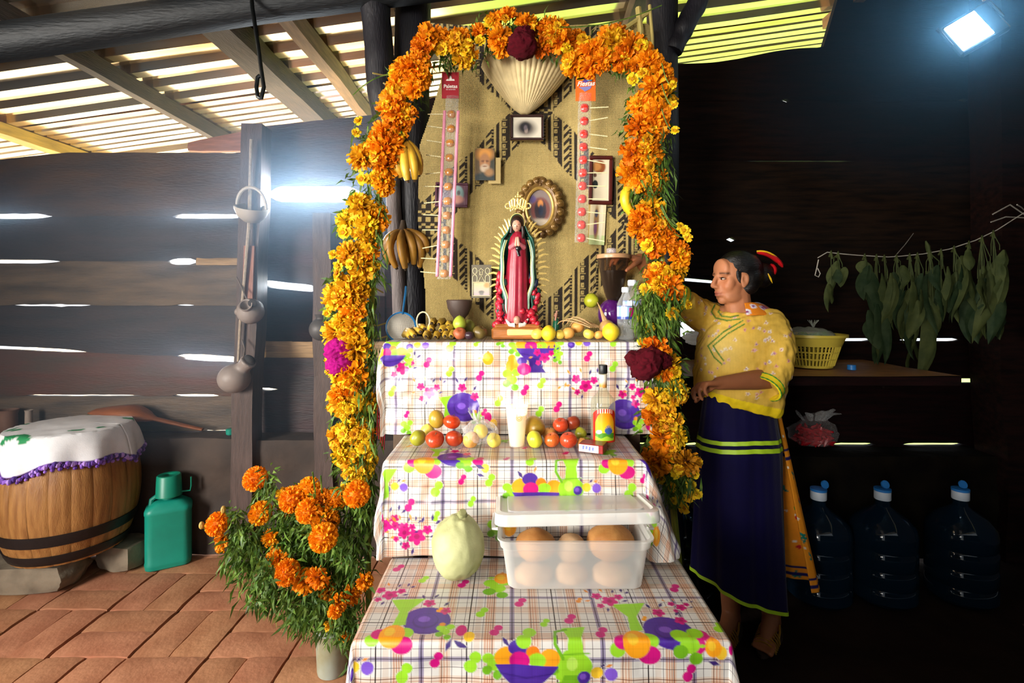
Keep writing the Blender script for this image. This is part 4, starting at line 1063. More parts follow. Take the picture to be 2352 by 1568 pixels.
for s in (-1, 1):
    mb = MB()
    for q in range(26):
        v_ = r_.random(); py = 735-100*v_; xo = 30+10*math.sin(v_*3.0)+r_.uniform(-6, 9)
        c_ = r_.choice((C('#a81c30'), C('#a81c30'), C('#b8243c'), C('#14203a'), C('#1a4a40')))
        mb.ell(P(1188+s*xo, py, YS+r_.uniform(-.014, .012)), (S(r_.uniform(5, 8), YS), .008, S(r_.uniform(7, 13), YS)), 9, 7, rotm('Y', s*r_.uniform(-10, 40)), col=c_, fn=lambda p_: 1+.35*noise.noise(p_*2.4+Vector((q, 0, 0))))
    obj('wing', mb, mat('painted_wing', attr=True, rough=.4, var=.1), t, angle=None)
mb = MB(); r_ = random.Random(3)
for k in range(80):
    a = r_.uniform(-1, 1); py = r_.uniform(712, 748); mb.ell(P(1188+a*(50-(748-py)*.2), py, YS-.012+r_.uniform(-.014, .02)), S(r_.uniform(4, 9), YS), 9, 7, fn=lambda q: 1+.35*noise.noise(q*2.5+Vector((k, 0, 0))))
obj('rose_cloud', mb, M_rose, t, angle=None)
mb = MB()    # rays
nray = 46
for k in range(nray):
    a = -0.95+(2*PI-1.24+.0)*k/(nray-1)-.0
    a = math.radians(-55)+math.radians(290)*k/(nray-1)
    ex, ey = math.cos(a), math.sin(a)
    ix, iy = 1190+34*ex, 622-100*ey; ln = 24+6*(k % 2)
    ox, oy = 1192+(44+20+(6 if k % 2 else 0))*ex, 620-(128+(8 if k % 2 else 0))*ey
    if ey > .93: continue
    pts = [P(ix+(ox-ix)*s_, iy+(oy-iy)*s_+(2.2*math.sin(s_*7) if k % 2 else 0), YS+.022) for s_ in np.linspace(0, 1, 7)]
    rb = MB(); rb.tube(pts, [.0050, .0052, .0050, .0046, .0040, .0032, .0014], 6); obj('ray', rb, M_gold, t)
mb = MB()
for k in range(7):
    a = math.radians(38+104*k/6); mb.tube([P(1188+18*math.cos(a), 494-14*math.sin(a), YS+.012), P(1190+24*math.cos(a), 476-4-16*math.sin(a), YS+.010)], [.003, .0042], 6)
obj('crown_band', mb, M_gold, t)
mb = MB()
for (cx_, cy_, r_) in ((1180, 466, 9), (1200, 466, 9), (1167, 473, 6), (1213, 473, 6)): mb.tube([P(cx_+r_*math.cos(a), cy_-r_*math.sin(a), YS+.010) for a in np.linspace(0, 2*PI, 17)], .0022, 6, cap=False)
for k in range(5): mb.ell(P(1190+(k-2)*5, 456-5*(2-abs(k-2)), YS+.010), .004, 8, 6)
for k in range(12): mb.ell(P(1168+k*4.2, 478+1.5*math.sin(k*2), YS+.009), .0038, 8, 6)
mb.cap(P(1190, 452, YS+.01), .003, P(1190, 441, YS+.01), .002, 8, 6); obj('crown', mb, M_gold, t)

# ---- pictures on the mat
def print_grid(w, h, fn, n=44):
    """flat printed card lying in XZ facing -Y; fn(u, v) -> colour, u right, v up"""
    nx, nz = n, int(n*h/w)
    vs = [((i/nx-.5)*w, 0, (j/nz-.5)*h) for j in range(nz+1) for i in range(nx+1)]
    cs = [fn(i/nx, j/nz) for j in range(nz+1) for i in range(nx+1)]
    mb = MB(); mb.add(vs, [(j*(nx+1)+i, j*(nx+1)+i+1, (j+1)*(nx+1)+i+1, (j+1)*(nx+1)+i) for j in range(nz) for i in range(nx)]); mb.c = cs
    return mb
M_print = mat('printed_paper', attr=True, rough=.4, var=.04)
def e(u, v, cu, cv, ru, rv, soft=.12): return max(0, min(1, (1-math.hypot((u-cu)/ru, (v-cv)/rv))/soft+.5))
def mixc(a, b, t): return tuple(x*(1-t)+y*t for x, y in zip(a, b))
def layers(base, ls):
    def fn(u, v):
        c = base(u, v) if callable(base) else base
        for (cu, cv, ru, rv, col, s_) in ls: c = mixc(c, col, e(u, v, cu, cv, ru, rv, s_))
        return c
    return fn
def picture(name, label, x0, x1, y0, y1, Y, fn, frame=None, fw=6, rot=0, cat='picture', thick=.012, ftx=None):
    c = P((x0+x1)/2, (y0+y1)/2, Y); w, h = S(x1-x0, Y), S(y1-y0, Y)
    t = thing(name, label, cat, c); t.rotation_euler = (0, math.radians(rot), 0)
    f = S(fw, Y) if frame else 0
    mb = print_grid(w-2*f*.9, h-2*f*.9, fn); mb.v = [(a, b-(.002 if frame else .0012), d) for a, b, d in mb.v]; obj('print', mb, M_print, t, world=False, smooth=False)
    mb = MB(); mb.box((0, .004, 0), (w-.002, .006 if frame else .0022, h-.002)); obj('backing', mb, mat('card_backing', C('#b59a68'), .8), t, world=False, smooth=False)
    if frame:
        for (cx_, cz_, a, b_) in ((0, h/2-f/2, w, f), (0, -h/2+f/2, w, f), (-w/2+f/2, 0, f, h-2*f), (w/2-f/2, 0, f, h-2*f)):
            mb = MB(); mb.box((cx_, -.003, cz_), (a, thick, b_), b=f*.25); obj('frame_side', mb, frame, t, world=False, smooth=False)
    return t
M_frame_dk = mat('dark_wood_frame', C('#2e1712'), .3, .25, 20, .1, 50); M_frame_red = mat('red_brown_frame', C('#4a1712'), .3, .25, 20, .1, 50)
YM = 1.905
picture('framed_photo', 'small dark framed portrait photo with pale mount under the woven hat', 1172, 1249, 264, 323, YM, layers(C('#cfc6b2'), [(.46, .46, .34, .36, C('#6a6258'), .7), (.44, .52, .20, .26, C('#17141a'), .5), (.47, .36, .06, .14, C('#8a7a70'), .5), (.45, .50, .06, .12, C('#5d5358'), .6)]), M_frame_dk, 6)
picture('portrait_card', 'unframed dark colour print of a bearded old man', 1091, 1136, 341, 414, YM+.002, layers(lambda u, v: mixc(C('#22322a'), C('#7a5a2a'), max(0, 1-u*1.5)*.6+.15), [(.5, .82, .42, .2, C('#d9933c'), .8), (.5, .56, .27, .29, C('#b07848'), .35), (.41, .60, .10, .035, C('#7a4a2a'), .9), (.61, .60, .10, .035, C('#7a4a2a'), .9), (.51, .55, .05, .07, C('#c48a5a'), .9), (.5, .38, .22, .13, C('#c9b49a'), .6), (.5, .44, .12, .02, C('#8a5a40'), .9), (.5, .08, .6, .16, C('#1c2a2a'), .5), (.72, .25, .22, .12, C('#a87a4a'), .8)]))
mb = MB(); mb.box(P(1136, 392, YM+.012), (S(28, YM), .002, S(60, YM))); tag(obj('paper_slip', mb, mat('aged_paper', C('#c2aa70'), .8), None, smooth=False), 'blank aged paper peeking out behind the old man print', 'paper')
picture('purple_picture', 'small purple bordered picture behind the left lollipop strip', 1000, 1075, 420, 476, YM, layers(C('#6a3a4e'), [(.70, .56, .22, .4, C('#8fb0ae'), .2), (.72, .3, .2, .2, C('#c98a7a'), .5), (.74, .62, .06, .12, C('#5a5a5a'), .5), (.2, .5, .18, .35, C('#563a5a'), .3)]), mat('purple_frame', C('#5d2f44'), .4), 5, rot=2)
picture('framed_portrait', 'dark red framed portrait print behind the right lollipop strip', 1352, 1407, 358, 470, YM, layers(C('#d8cbae'), [(.42, .82, .36, .16, C('#8a4a24'), .3), (.2, .82, .3, .1, C('#c98a4a'), .5), (.16, .62, .10, .05, C('#5a3a2a'), .5), (.18, .40, .16, .10, C('#16201e'), .2)]), M_frame_red, 9, rot=1)
picture('saint_card', 'faded paper saint card in clear sleeve below the red framed portrait', 1354, 1390, 470, 562, YM, layers(lambda u, v: C('#b9c78a') if v < .24 else C('#d8c9a4'), [(.42, .55, .16, .42, C('#a07a4a'), .4), (.40, .78, .10, .10, C('#4a4a5a'), .4), (.38, .42, .10, .18, C('#7a4a6a'), .5), (.72, .6, .12, .5, C('#e4dcc0'), .5)]), rot=3)
# embossed tin card with niches
t = thing('tin_retablo', 'grey card with raised cream arches and ovals left of the statue', 'card', P(1106, 646, 1.88)); YT = 1.88
mb = MB(); mb.box(P(1106, 646, YT), (S(46, YT), .004, S(76, YT))); obj('backing', mb, mat('grey_card', C('#6d6450'), .6, .2, 20, .1, 50), t, smooth=False)
M_cream = mat('cream_relief', C('#d9cfa6'), .5)
def relief(pts, closed=True, r=.0016):
    q = [P(a, b, YT-.003) for a, b in pts]; mb = MB(); mb.tube(q+[q[0]] if closed else q, r, 6); obj('relief_line', mb, M_cream, t)
relief([(1091+5*math.cos(a), 622-7*math.sin(a)) for a in np.linspace(0, 6.0, 14)]); relief([(1120+5*math.cos(a), 622-7*math.sin(a)) for a in np.linspace(0, 6.0, 14)])
relief([(1102, 631), (1103, 624), (1100, 622), (1105, 616), (1111, 621), (1108, 624), (1108, 631)])
for cx_ in (1091, 1120): relief([(cx_-5, 648)]+[(cx_+5*math.cos(a), 637-6*math.sin(a)) for a in np.linspace(PI, 0, 9)]+[(cx_+5, 648)], False)
relief([(1098, 648), (1106, 633), (1114, 648)], False); relief([(1086, 648), (1086, 679), (1126, 679), (1126, 648)], True, .002)
mb = print_grid(S(36, YT), S(29, YT), layers(lambda u, v: mixc(C('#b3a0a8'), C('#d4c08a'), v), [(.5, .28, .18, .12, C('#6a6864'), .5), (.5, .14, .14, .1, C('#7a7874'), .5), (.85, .8, .2, .2, C('#d8955a'), .6)]), 24); mb.v = [(a, b-.003, d) for a, b, d in mb.v]
o_ = obj('print', mb, M_print, t, world=False, smooth=False); o_.location = P(1106, 664, YT)-P(1106, 646, YT)
# carved oval frame
t = thing('oval_frame', 'carved brown and gold oval frame with small altar picture behind the statue', 'picture', P(1241, 477, 1.90)); YO = 1.885
M_carv = mat('carved_bronze', C('#5a3f22'), .35, .35, 30, .3, 60, metal=.25, col2=C('#8a6a34')); M_giltrim = mat('gilt_moulding', C('#b3904a'), .32, .2, 20, .1, 50, metal=.4)
mb = MB(); mb.tube([P(1240+31*math.cos(a), 477-45*math.sin(a), YO) for a in np.linspace(0, 2*PI, 49)], S(4, YO), 8, cap=False); obj('gilt_rim', mb, M_giltrim, t)
n_ = 20
for k in range(n_):
    a = 2*PI*k/n_+.16; c = P(1240+46*math.cos(a), 477-61*math.sin(a), YO+.004)
    mb = MB(); mb.ell(c, (S(10.5, YO), .014, S(10.5, YO)), 10, 8); mb.ell(c-Vector((0, .012, 0)), (S(5, YO), .006, S(5, YO)), 8, 6); obj('carved_rosette', mb, M_carv, t)
mb = MB()
for s in (-1, 1): mb.tube([P(1241+s*(3+8*math.sin(b)*.9+b*1.2), 412-9*math.cos(b)+4, YO-.002) for b in np.linspace(-.4, 4.2, 14)], [.0036]*13+[.0015], 6)
mb.cap(P(1241, 412, YO-.004), .003, P(1241, 424, YO-.006), .005, 8, 6); obj('crest_scroll', mb, M_carv, t)
mb = MB(); mb.tube([P(1240+39*math.cos(a), 477-53*math.sin(a), YO+.006) for a in np.linspace(0, 2*PI, 41)], S(8, YO), 8, cap=False); obj('carved_ring', mb, M_carv, t)
w, h = S(62, YO), S(90, YO)
fn = layers(lambda u, v: mixc(C('#8a7a6a'), C('#5a4a58'), v*.6), [(.52, .44, .36, .33, C('#6a3a34'), .15), (.52, .44, .22, .27, C('#2e2228'), .15), (.52, .60, .10, .10, C('#c07a3a'), .5), (.54, .44, .09, .14, C('#1c2438'), .4), (.2, .72, .16, .1, C('#4a3a6a'), .5), (.5, .1, .5, .12, C('#a89a86'), .5)])
vs = [(0, 0, 0)]; cs = [fn(.5, .5)]; fs = []; nr, na = 14, 40
for j in range(1, nr+1):
    for i in range(na):
        a = 2*PI*i/na; u, v = .5+.5*j/nr*math.cos(a), .5+.5*j/nr*math.sin(a); vs.append(((u-.5)*w, 0, (v-.5)*h)); cs.append(fn(u, v))
for i in range(na):
    fs.append((0, 1+i, 1+(i+1) % na))
    for j in range(nr-1): fs.append((1+j*na+i, 1+(j+1)*na+i, 1+(j+1)*na+(i+1) % na, 1+j*na+(i+1) % na))
mb = MB(); mb.add(vs, fs); mb.c = cs; o_ = obj('print', mb, M_print, t, world=False, smooth=False); o_.location = P(1240, 477, YO+.004)-Vector(t.location)

# ---- woven pointed palm hat hung upside down, holding dark red cockscomb
t = thing('palm_hat', 'ribbed pale palm basket hanging point down at the top of the mat', 'basket', P(1212, 200, 1.90)); YH = 1.90
mb = MB(); cs = []
nu_, nv_ = 132, 36
def cone(u, v):
    a = PI*(1+u)           # front half, from left to right
    wd = (1-v)**.72; hw = S(103, YH)*wd+.002; dp = .15*wd+.004
    rib = 1+.018*math.sin(u*PI*44)
    x = PX(1213-8*v, YH)+hw*math.cos(a)*(.6+.4*rib); y = YH+.02+dp*math.sin(a)*rib
    z = PZ(138+120*v+14*(abs(math.cos(a))**2)*(1-v), YH)
    return (x, y, z)
mb.grid(cone, nu_, nv_)
M_palm = mat('pale_palm_braid', C('#d6c08e'), .65, .12, 30, .3, 90)
o_ = obj('woven_side', mb, M_palm, t); o_.modifiers.new('th', 'SOLIDIFY').thickness = .004
mb = MB(); mb.tube([Vector(cone(u, 0))+Vector((0, -.002, .002+.002*math.sin(u*200))) for u in np.linspace(0, 1, 90)], .006, 7); obj('braided_rim', mb, M_palm, t)

# ---- strips of lollipops
M_film = clear_mat('crinkled_clear_film', (.98, .98, .98), .035, .12, (.92, .95, .97), .8, .9, 140)
M_pink = mat('pink_ribbon', C('#d98aa0'), .5, .1, 30, .1, 60); M_stick = mat('paper_stick', C('#e6d9a8'), .6); M_caramel = mat('caramel_candy', C('#b8762c'), .25, .15, 30, 0, coat=.4); M_redc = mat('red_candy', C('#e03428'), .22, .15, 30, 0, coat=.5)
def text_part(parent, s, size, loc, m, name='lettering', shear=0.0, bold=.0):
    cu = bpy.data.curves.new(name, 'FONT'); cu.body = s; cu.size = size; cu.align_x = 'CENTER'; cu.align_y = 'CENTER'; cu.extrude = .0004; cu.shear = shear; cu.offset = bold; cu.resolution_u = 3
    tmp = bpy.data.objects.new('tmp', cu); COL.objects.link(tmp)
    dg = bpy.context.evaluated_depsgraph_get(); dg.update()
    me = bpy.data.meshes.new_from_object(tmp.evaluated_get(dg)); bpy.data.objects.remove(tmp); bpy.data.curves.remove(cu)
    me.transform(Matrix.Rotation(PI/2, 4, 'X')); me.materials.clear(); me.materials.append(m)
    o = link(name, me, None, parent); o.location = loc
    return o
def candy_strip(name, label, card, xs, ys, Yc, side, candy_m, card_m, n_, ribbon):
    x0, x1, y0, y1 = card; c = P((x0+x1)/2, (y0+y1)/2, Yc)
    t = thing(name, label, 'candy', c, 'hanging lollipop strips'); w, h = S(x1-x0, Yc), S(y1-y0, Yc)
    mb = MB(); mb.box(c, (w, .002, h)); cd = obj('header_card', mb, card_m, t, smooth=False)
    for s_ in (-1, 1):
        mb = MB(); mb.tube([c+Vector((0, 0, h*.44)), c+Vector((s_*.012, .01, h*.44+.05))], .0012, 5); obj('hanging_string', mb, MATS['pale_twine'], t)
    L_ = np.linspace(0, 1, n_); hw = S(15, Yc)
    def ax(s_): return P(xs[0]+(xs[1]-xs[0])*s_, ys[0]+(ys[1]-ys[0])*s_, Yc)
    mb = MB()
    def film(u, v, f=-1):
        p = ax(v*1.15-.115); a = (u-.5)*2
        return (p.x+a*hw, p.y+f*.010*(1-a*a)*(.6+.4*abs(math.sin(v*(n_-1)*1.08*PI)))+.002*noise.noise(Vector((u*6, v*60, f))), p.z)
    mb.grid(film, 8, 110); mb.grid(lambda u, v: film(1-u, v, .8), 4, 60); obj('clear_wrapper', mb, M_film, t)
    if ribbon:
        for s_ in (-1, 1):
            mb = MB()
            def rb(u, v):
                p = ax(v*1.04-.02); return (p.x+s_*S(15.5, Yc)+(u-.5)*S(7, Yc), p.y-.003+.0015*math.sin(v*n_*2*PI), p.z)
            mb.grid(rb, 1, 60); o_ = obj('pink_ribbon', mb, M_pink, t); o_.modifiers.new('th', 'SOLIDIFY').thickness = .0015
    for k, s_ in enumerate(L_):
        p = ax(s_); mb = MB(); r = S(10.5, Yc)
        mb.ell(p, (r, .008, r*(1.0 if not ribbon else .92)), 12, 8, fn=lambda q: 1-.05*math.cos(4*math.atan2(q.z, q.x))*(1-abs(q.y))); lo = obj('lollipop', mb, candy_m, t)
        a = random.uniform(-.30, .30); d = Vector((side*math.cos(a), -.05, math.sin(a)*.7)); mb = MB(); st_ = p+Vector((side*r*.8, 0, 0)); mb.tube([st_, st_+d*S(46, Yc)], .0019, 6)
        o_ = obj('stick', mb, M_stick, None); o_.parent = lo; o_.location = -Vector(t.location)
    return t, cd, c, w, h
M_cardred = mat('deep_red_card', C('#a01224'), .35, .08, 10, 0); M_cardor = mat('orange_card', C('#f0641e'), .35, .08, 10, 0)
M_white = mat('white_ink', C('#f2e6dc'), .5, 0, bump=0)
t, cd, c, w, h = candy_strip('lollipop_strip', 'strip of caramel lollipops with pink ribbons under a red card', (1015, 1054, 166, 226), (1037, 1020), (262, 628), 1.76, -1, M_caramel, M_cardred, 12, True)
def child_of(o, par, t): o.parent = par; return o
o_ = text_part(t, 'Paletas', S(11.5, 1.76), (S(.5, 1.76), -.0022, S(-3, 1.76)), M_white, bold=.0004); 
o_ = text_part(t, 'de caramelo', S(4.4, 1.76), (S(1, 1.76), -.0022, S(-10, 1.76)), M_white)
mb = MB(); mb.prism([(S(a, 1.76), S(b, 1.76)) for a, b in ((-10, 10), (10, 10), (9, 14), (4, 14), (2, 21), (-1, 22), (-3, 15), (-9, 13))], .0006, TR(c+Vector((0, -.0018, 0)))); obj('hat_emblem', mb, M_white, t, smooth=False)
t, cd, c, w, h = candy_strip('lollipop_strip', 'strip of red lollipops in clear wrappers under an orange card', (1322, 1368, 162, 232), (1343, 1335), (248, 546), 1.76, 1, M_redc, M_cardor, 11, False)
o_ = text_part(t, 'Fiestas', S(15, 1.76), (0, -.0028, S(4, 1.76)), M_white, shear=.35, bold=.0005); o_.rotation_euler = (0, -.05, 0)
for nm, pl, col in (('yellow_patch', ((-20, 30), (-4, 30), (-4, 12), (-20, 12)), '#e6b01e'), ('violet_drop', ((-8, 10), (4, 20), (8, 10), (0, 6)), '#5a4a9c'), ('blue_drop', ((4, 10), (14, 10), (15, 17), (10, 26), (4, 16)), '#58a8dc'), ('green_stripe', ((-20, 16), (-4, 18), (-4, 15), (-20, 13)), '#8fb02a'), ('violet_banner', ((-16, -4), (14, -1), (10, -8), (-2, -14), (-8, -9)), '#7a7ab0')):
    mb = MB(); mb.prism([(S(a, 1.76), S(b, 1.76)) for a, b in pl], .0005, TR(c+Vector((0, -.0016-.0003*len(nm) % .0008, 0)))); obj(nm, mb, mat('ink_'+nm, C(col), .4, 0, bump=0), t, smooth=False)

# ---- blender with dark drink, on a glossy purple base
YB = 1.83; kx = S(1, YB); cxb = PX(1408, YB)
t = thing('blender', 'blender jar of dark drink on a round glossy purple base', 'blender', (cxb, YB, z1))
mb = MB(); mb.ell((cxb-S(3, YB), YB, PZ(722, YB)), (S(32, YB), S(30, YB), S(36, YB)), 28, 18); o_ = obj('purple_base', mb, mat('glossy_purple', C('#45105a'), .12, .04, 8, 0, coat=.8), t)
def jar(rs, y0, inner=0): return [(S(r, YB), PZ(y, YB)) for r, y in rs]
mb = MB(); mb.lathe(jar(((13, 690), (17, 684), (22, 668), (28, 640), (33, 612), (36, 592), (36.5, 588)), 0), 40, TR((cxb+S(1, YB), YB, 0)), cap=False); o_ = obj('jar', mb, clear_mat('smoky_jar', (.80, .72, .64), .06, .06, (.10, .07, .05), .7), t); o_.modifiers.new('th', 'SOLIDIFY').thickness = .002
mb = MB(); mb.lathe(jar(((1, 688), (15, 685), (20.5, 668), (26.5, 640), (30, 622), (.5, 622)), 0), 36, TR((cxb+S(1, YB), YB, 0)), cap=False); obj('dark_drink', mb, mat('dark_drink', C('#1a0e0b'), .25, .1, 20, 0), t)
mb = MB(); mb.lathe(jar(((1, 594), (37.5, 594), (38.5, 590), (37.5, 585), (30, 583), (1, 583)), 0), 40, TR((cxb+S(1, YB), YB, 0)), cap=False); obj('lid', mb, mat('tan_lid', C('#b58a64'), .35, .1, 10, 0), t, angle=30)
mb = MB(); mb.lathe(jar(((1, 584), (11, 584), (11, 572), (9, 570), (1, 570)), 0), 20, TR((cxb+S(-4, YB), YB, 0)), cap=False); obj('lid_cap', mb, clear_mat('clear_cap', (.9, .85, .85), .25, .05, (.8, .7, .7), .8), t, angle=30)

# ---- water bottles
def bottle(name, label, px, Y, zb, prof, mats, n=28, cat='bottle'): pass
M_pet = clear_mat('clear_bottle_plastic', (.96, .97, .98), .07, .04, (.85, .88, .92), .9)
for i, (px, Y, sc, lb) in enumerate(((1437, 1.70, 1.0, 'clear water bottle with blue and white label at the front right of the top shelf'), (1452, 1.80, 1.16, 'taller clear bottle with pink and white label behind the first water bottle'))):
    k = S(1, 1.70)*sc; x = PX(px, Y); t = thing('water_bottle', lb, 'bottle', (x, Y, z1)); T0 = TR((x, Y, z1))
    pr = [(1, 0), (17, 0), (19, 4), (19, 12), (17.6, 15), (19, 18), (19, 28), (17.8, 31), (19, 34), (19, 44), (19.3, 46), (19.3, 78), (19, 82), (16, 90), (10, 100), (8, 106), (8, 110)]
    mb = MB(); mb.lathe([(a*k, b*k) for a, b in pr], 28, T0, cap=False); obj('bottle_body', mb, M_pet, t)
    mb = MB(); mb.lathe([(.5*k, 2*k), (16*k, 2*k), (17.6*k, 6*k), (17*k, 40*k), (.5*k, 40*k)], 24, T0, cap=False); obj('water', mb, clear_mat('still_water', (.93, .94, .92), .05, .02, (.8, .8, .78), .7), t)
    mb = MB(); mb.lathe([(8.6*k, 108*k), (9.4*k, 110*k), (9.4*k, 118*k), (8*k, 120*k), (.2*k, 120*k)], 20, T0, cap=False); obj('cap', mb, mat('white_cap', C('#dfe6ee'), .4), t)
    mb = MB(); n_ = 48; hh = (47, 52, 54, 60, 62, 72, 74, 77); 
    for j, z in enumerate(hh):
        for q in range(n_):
            a = 2*PI*q/n_; mb.v.append(((x+19.7*k*math.cos(a)), Y+19.7*k*math.sin(a), z1+z*k))
            ad = (math.degrees(a)+90+180) % 360-180
            blue = C('#3a4a9c') if j in (0, 1, 7) else (C('#8fb4d8') if (q//4) % 2 else C('#d3e2ee'))
            if 12 < ad < 52 and 2 <= j <= 5 and i == 0: blue = C('#d0187a')
            if i == 1 and j in (3, 4) : blue = C('#d8b0c8')
            mb.c.append(blue)
    mb.f = [(j*n_+q, j*n_+(q+1) % n_, (j+1)*n_+(q+1) % n_, (j+1)*n_+q) for j in range(len(hh)-1) for q in range(n_)]
    obj('label', mb, mat('bottle_label', attr=True, rough=.3, var=0, bump=0), t)

# ---- candle in a tall glass
YC = 1.50; x = PX(1187, YC); t = thing('candle', 'lit white candle in a tall flared glass on the middle shelf', 'candle', (x, YC, z2)); k = S(1, YC); T0 = TR((x, YC, z2))
mb = MB(); mb.lathe([(1*k, 2*k), (17*k, 2*k), (19*k, 30*k), (22.5*k, 72*k), (1*k, 68*k)], 28, T0, cap=False)
M_wax = mat('glowing_wax', C('#f4ead8'), .5, .04, 8, 0, emit=C('#ffd9a0'), estr=.55, translucent=.4); obj('wax', mb, M_wax, t)
mb = MB(); mb.lathe([(17.5*k, 0), (20*k, 30*k), (24.5*k, 84*k), (26*k, 92*k)], 32, T0, cap=False); o_ = obj('glass', mb, clear_mat('candle_glass', (.97, .96, .94), .08, .03, (.9, .9, .88), .9), t); o_.modifiers.new('th', 'SOLIDIFY').thickness = .0018
mb = MB(); mb.tube([(x, YC, z2+66*k), (x+.001, YC, z2+73*k)], .0012, 6); obj('wick', mb, M_ban_tip, t)
mb = MB(); mb.ell((x+.001, YC, z2+80*k), (3*k, 3*k, 8*k), 10, 8); obj('flame', mb, mat('flame', C('#ffdf9a'), .5, 0, bump=0, emit=C('#ffc870'), estr=22), t)
mb = MB(); mb.tube([Vector((x+.006+6*k*math.cos(a), YC-23.2*k, z2+68*k+6.5*k*math.sin(a))) for a in np.linspace(0, 2*PI, 21)], .0008, 5); mb.tube([Vector((x+.006+3*k*math.cos(a), YC-23.3*k, z2+68*k+3.4*k*math.sin(a))) for a in np.linspace(0, 2*PI, 15)], .0008, 5); obj('round_emblem', mb, mat('ochre_emblem', C('#d8a04a'), .5), t)
add_light('POINT', 'candle_glow', (x, YC, z2+80*k), .35, (1, .72, .4), shadow_soft_size=.012)

# ---- liquor bottle
YL = 1.50; x = PX(1385, YL); k = S(1, YL); t = thing('liquor_bottle', 'amber liquor bottle with orange agave label and black cap', 'bottle', (x, YL, z2)); T0 = TR((x, YL, z2))
pr = [(1, 0), (25, 0), (27.5, 4), (28, 12), (28, 98), (26, 108), (17, 118), (10, 128), (8.6, 138), (8.6, 166), (9.4, 168), (9.4, 172)]
mb = MB(); mb.lathe([(a*k, b*k) for a, b in pr], 36, T0, cap=False); obj('glass', mb, clear_mat('liquor_glass', (.90, .88, .78), .10, .03, (.5, .5, .4), 1.0), t)
mb = MB(); mb.lathe([(.5*k, 3*k), (24*k, 3*k), (26*k, 12*k), (26*k, 70*k), (.5*k, 70*k)], 28, T0, cap=False); obj('amber_liquor', mb, clear_mat('amber_liquor', (.80, .42, .12), .16, .03, (.5, .22, .06), .6), t)
mb = MB(); mb.lathe([(9.6*k, 166*k), (10.4*k, 168*k), (10.4*k, 184*k), (9.4*k, 186*k), (.2*k, 186*k)], 20, T0, cap=False); obj('cap', mb, mat('black_cap', C('#15181a'), .4), t)
mb = MB(); mb.lathe([(8.9*k, 134*k), (9.0*k, 140*k), (9.0*k, 150*k), (9.5*k, 164*k)], 24, T0, cap=False); mb.c = [C('#c98a3a') if (i % 4) < 2 else C('#e8dcc8') for i in range(len(mb.v))]; obj('neck_label', mb, mat('neck_print', attr=True, rough=.35, var=0, bump=0), t)
def label_fn(u, v):
    c = C('#c22416')
    if math.hypot((u-.5)/.40, max(0, v-.55)/.36) < 1 and v > .06: c = mixc(C('#f2c31e'), C('#ee7a12'), max(0, min(1, (v-.35)*1.7)))
    if .06 < v < .30 and abs(u-.5) < .40: c = C('#4a8a22') if v > .16+.03*math.sin(u*14) else C('#9ac22e')
    if math.hypot((u-.26)/.12, (v-.32)/.06) < 1: c = C('#e8e6e0')
    for kk in range(-4, 5):
        a = kk*.30; du, dv = u-.64-.0, v-.28
        l = du*math.sin(a)+dv*math.cos(a); w_ = abs(du*math.cos(a)-dv*math.sin(a))
        if 0 < l < .26-.02*abs(kk) and w_ < .045*(1-l/.27)+.004: c = C('#3a5a9c')
    if v > .88 and abs((u*11) % 1-.5) < .22 and abs(u-.5) < .3: c = C('#f0d8c0')
    return c
mb = MB(); nu_, nv_ = 60, 60; th0 = math.radians(120)
for j in range(nv_+1):
    for i in range(nu_+1):
        u, v = i/nu_, j/nv_; a = -PI/2-th0/2+th0*u; arch = 1-.16*(abs(u-.5)*2)**3
        mb.v.append((x+28.5*k*math.cos(a), YL+28.5*k*math.sin(a), z2+(14+v*76*arch)*k)); mb.c.append(label_fn(u, v))
mb.f = [(j*(nu_+1)+i, j*(nu_+1)+i+1, (j+1)*(nu_+1)+i+1, (j+1)*(nu_+1)+i) for j in range(nv_) for i in range(nu_)]
obj('label', mb, mat('liquor_label', attr=True, rough=.3, var=0, bump=0), t)

# ---- small box (cigarettes or matches)
c = Vector((PX(1362, 1.45), 1.45, z2+S(9.5, 1.45))); t = thing('small_box', 'small flat red and white carton lying in front of the liquor bottle', 'box', c); t.rotation_euler = (0, 0, math.radians(-24))
w, d, h = S(58, 1.45)*.98, S(40, 1.45), S(19, 1.45)
mb = MB(); mb.box((0, 0, 0), (w, d, h), b=.0015); obj('carton', mb, mat('red_carton', C('#8f1a18'), .35, .1, 20, 0), t, world=False, smooth=False)
mb = MB(); mb.box((-w*.08, -d/2-.0006, 0), (w*.80, .001, h*.86)); o_ = obj('white_panel', mb, mat('white_carton', C('#ddd2c8'), .4), t, world=False, smooth=False)
for k in range(4):
    mb = MB(); mb.box((-w*.30+k*w*.13, -d/2-.0013, .001*(k % 2)), (w*.07, .0006, h*(.46-.08*(k % 2))), rotm('Y', 6)); obj('blue_stroke', mb, mat('blue_ink', C('#6a78b8'), .5, 0, bump=0), t, world=False, smooth=False)

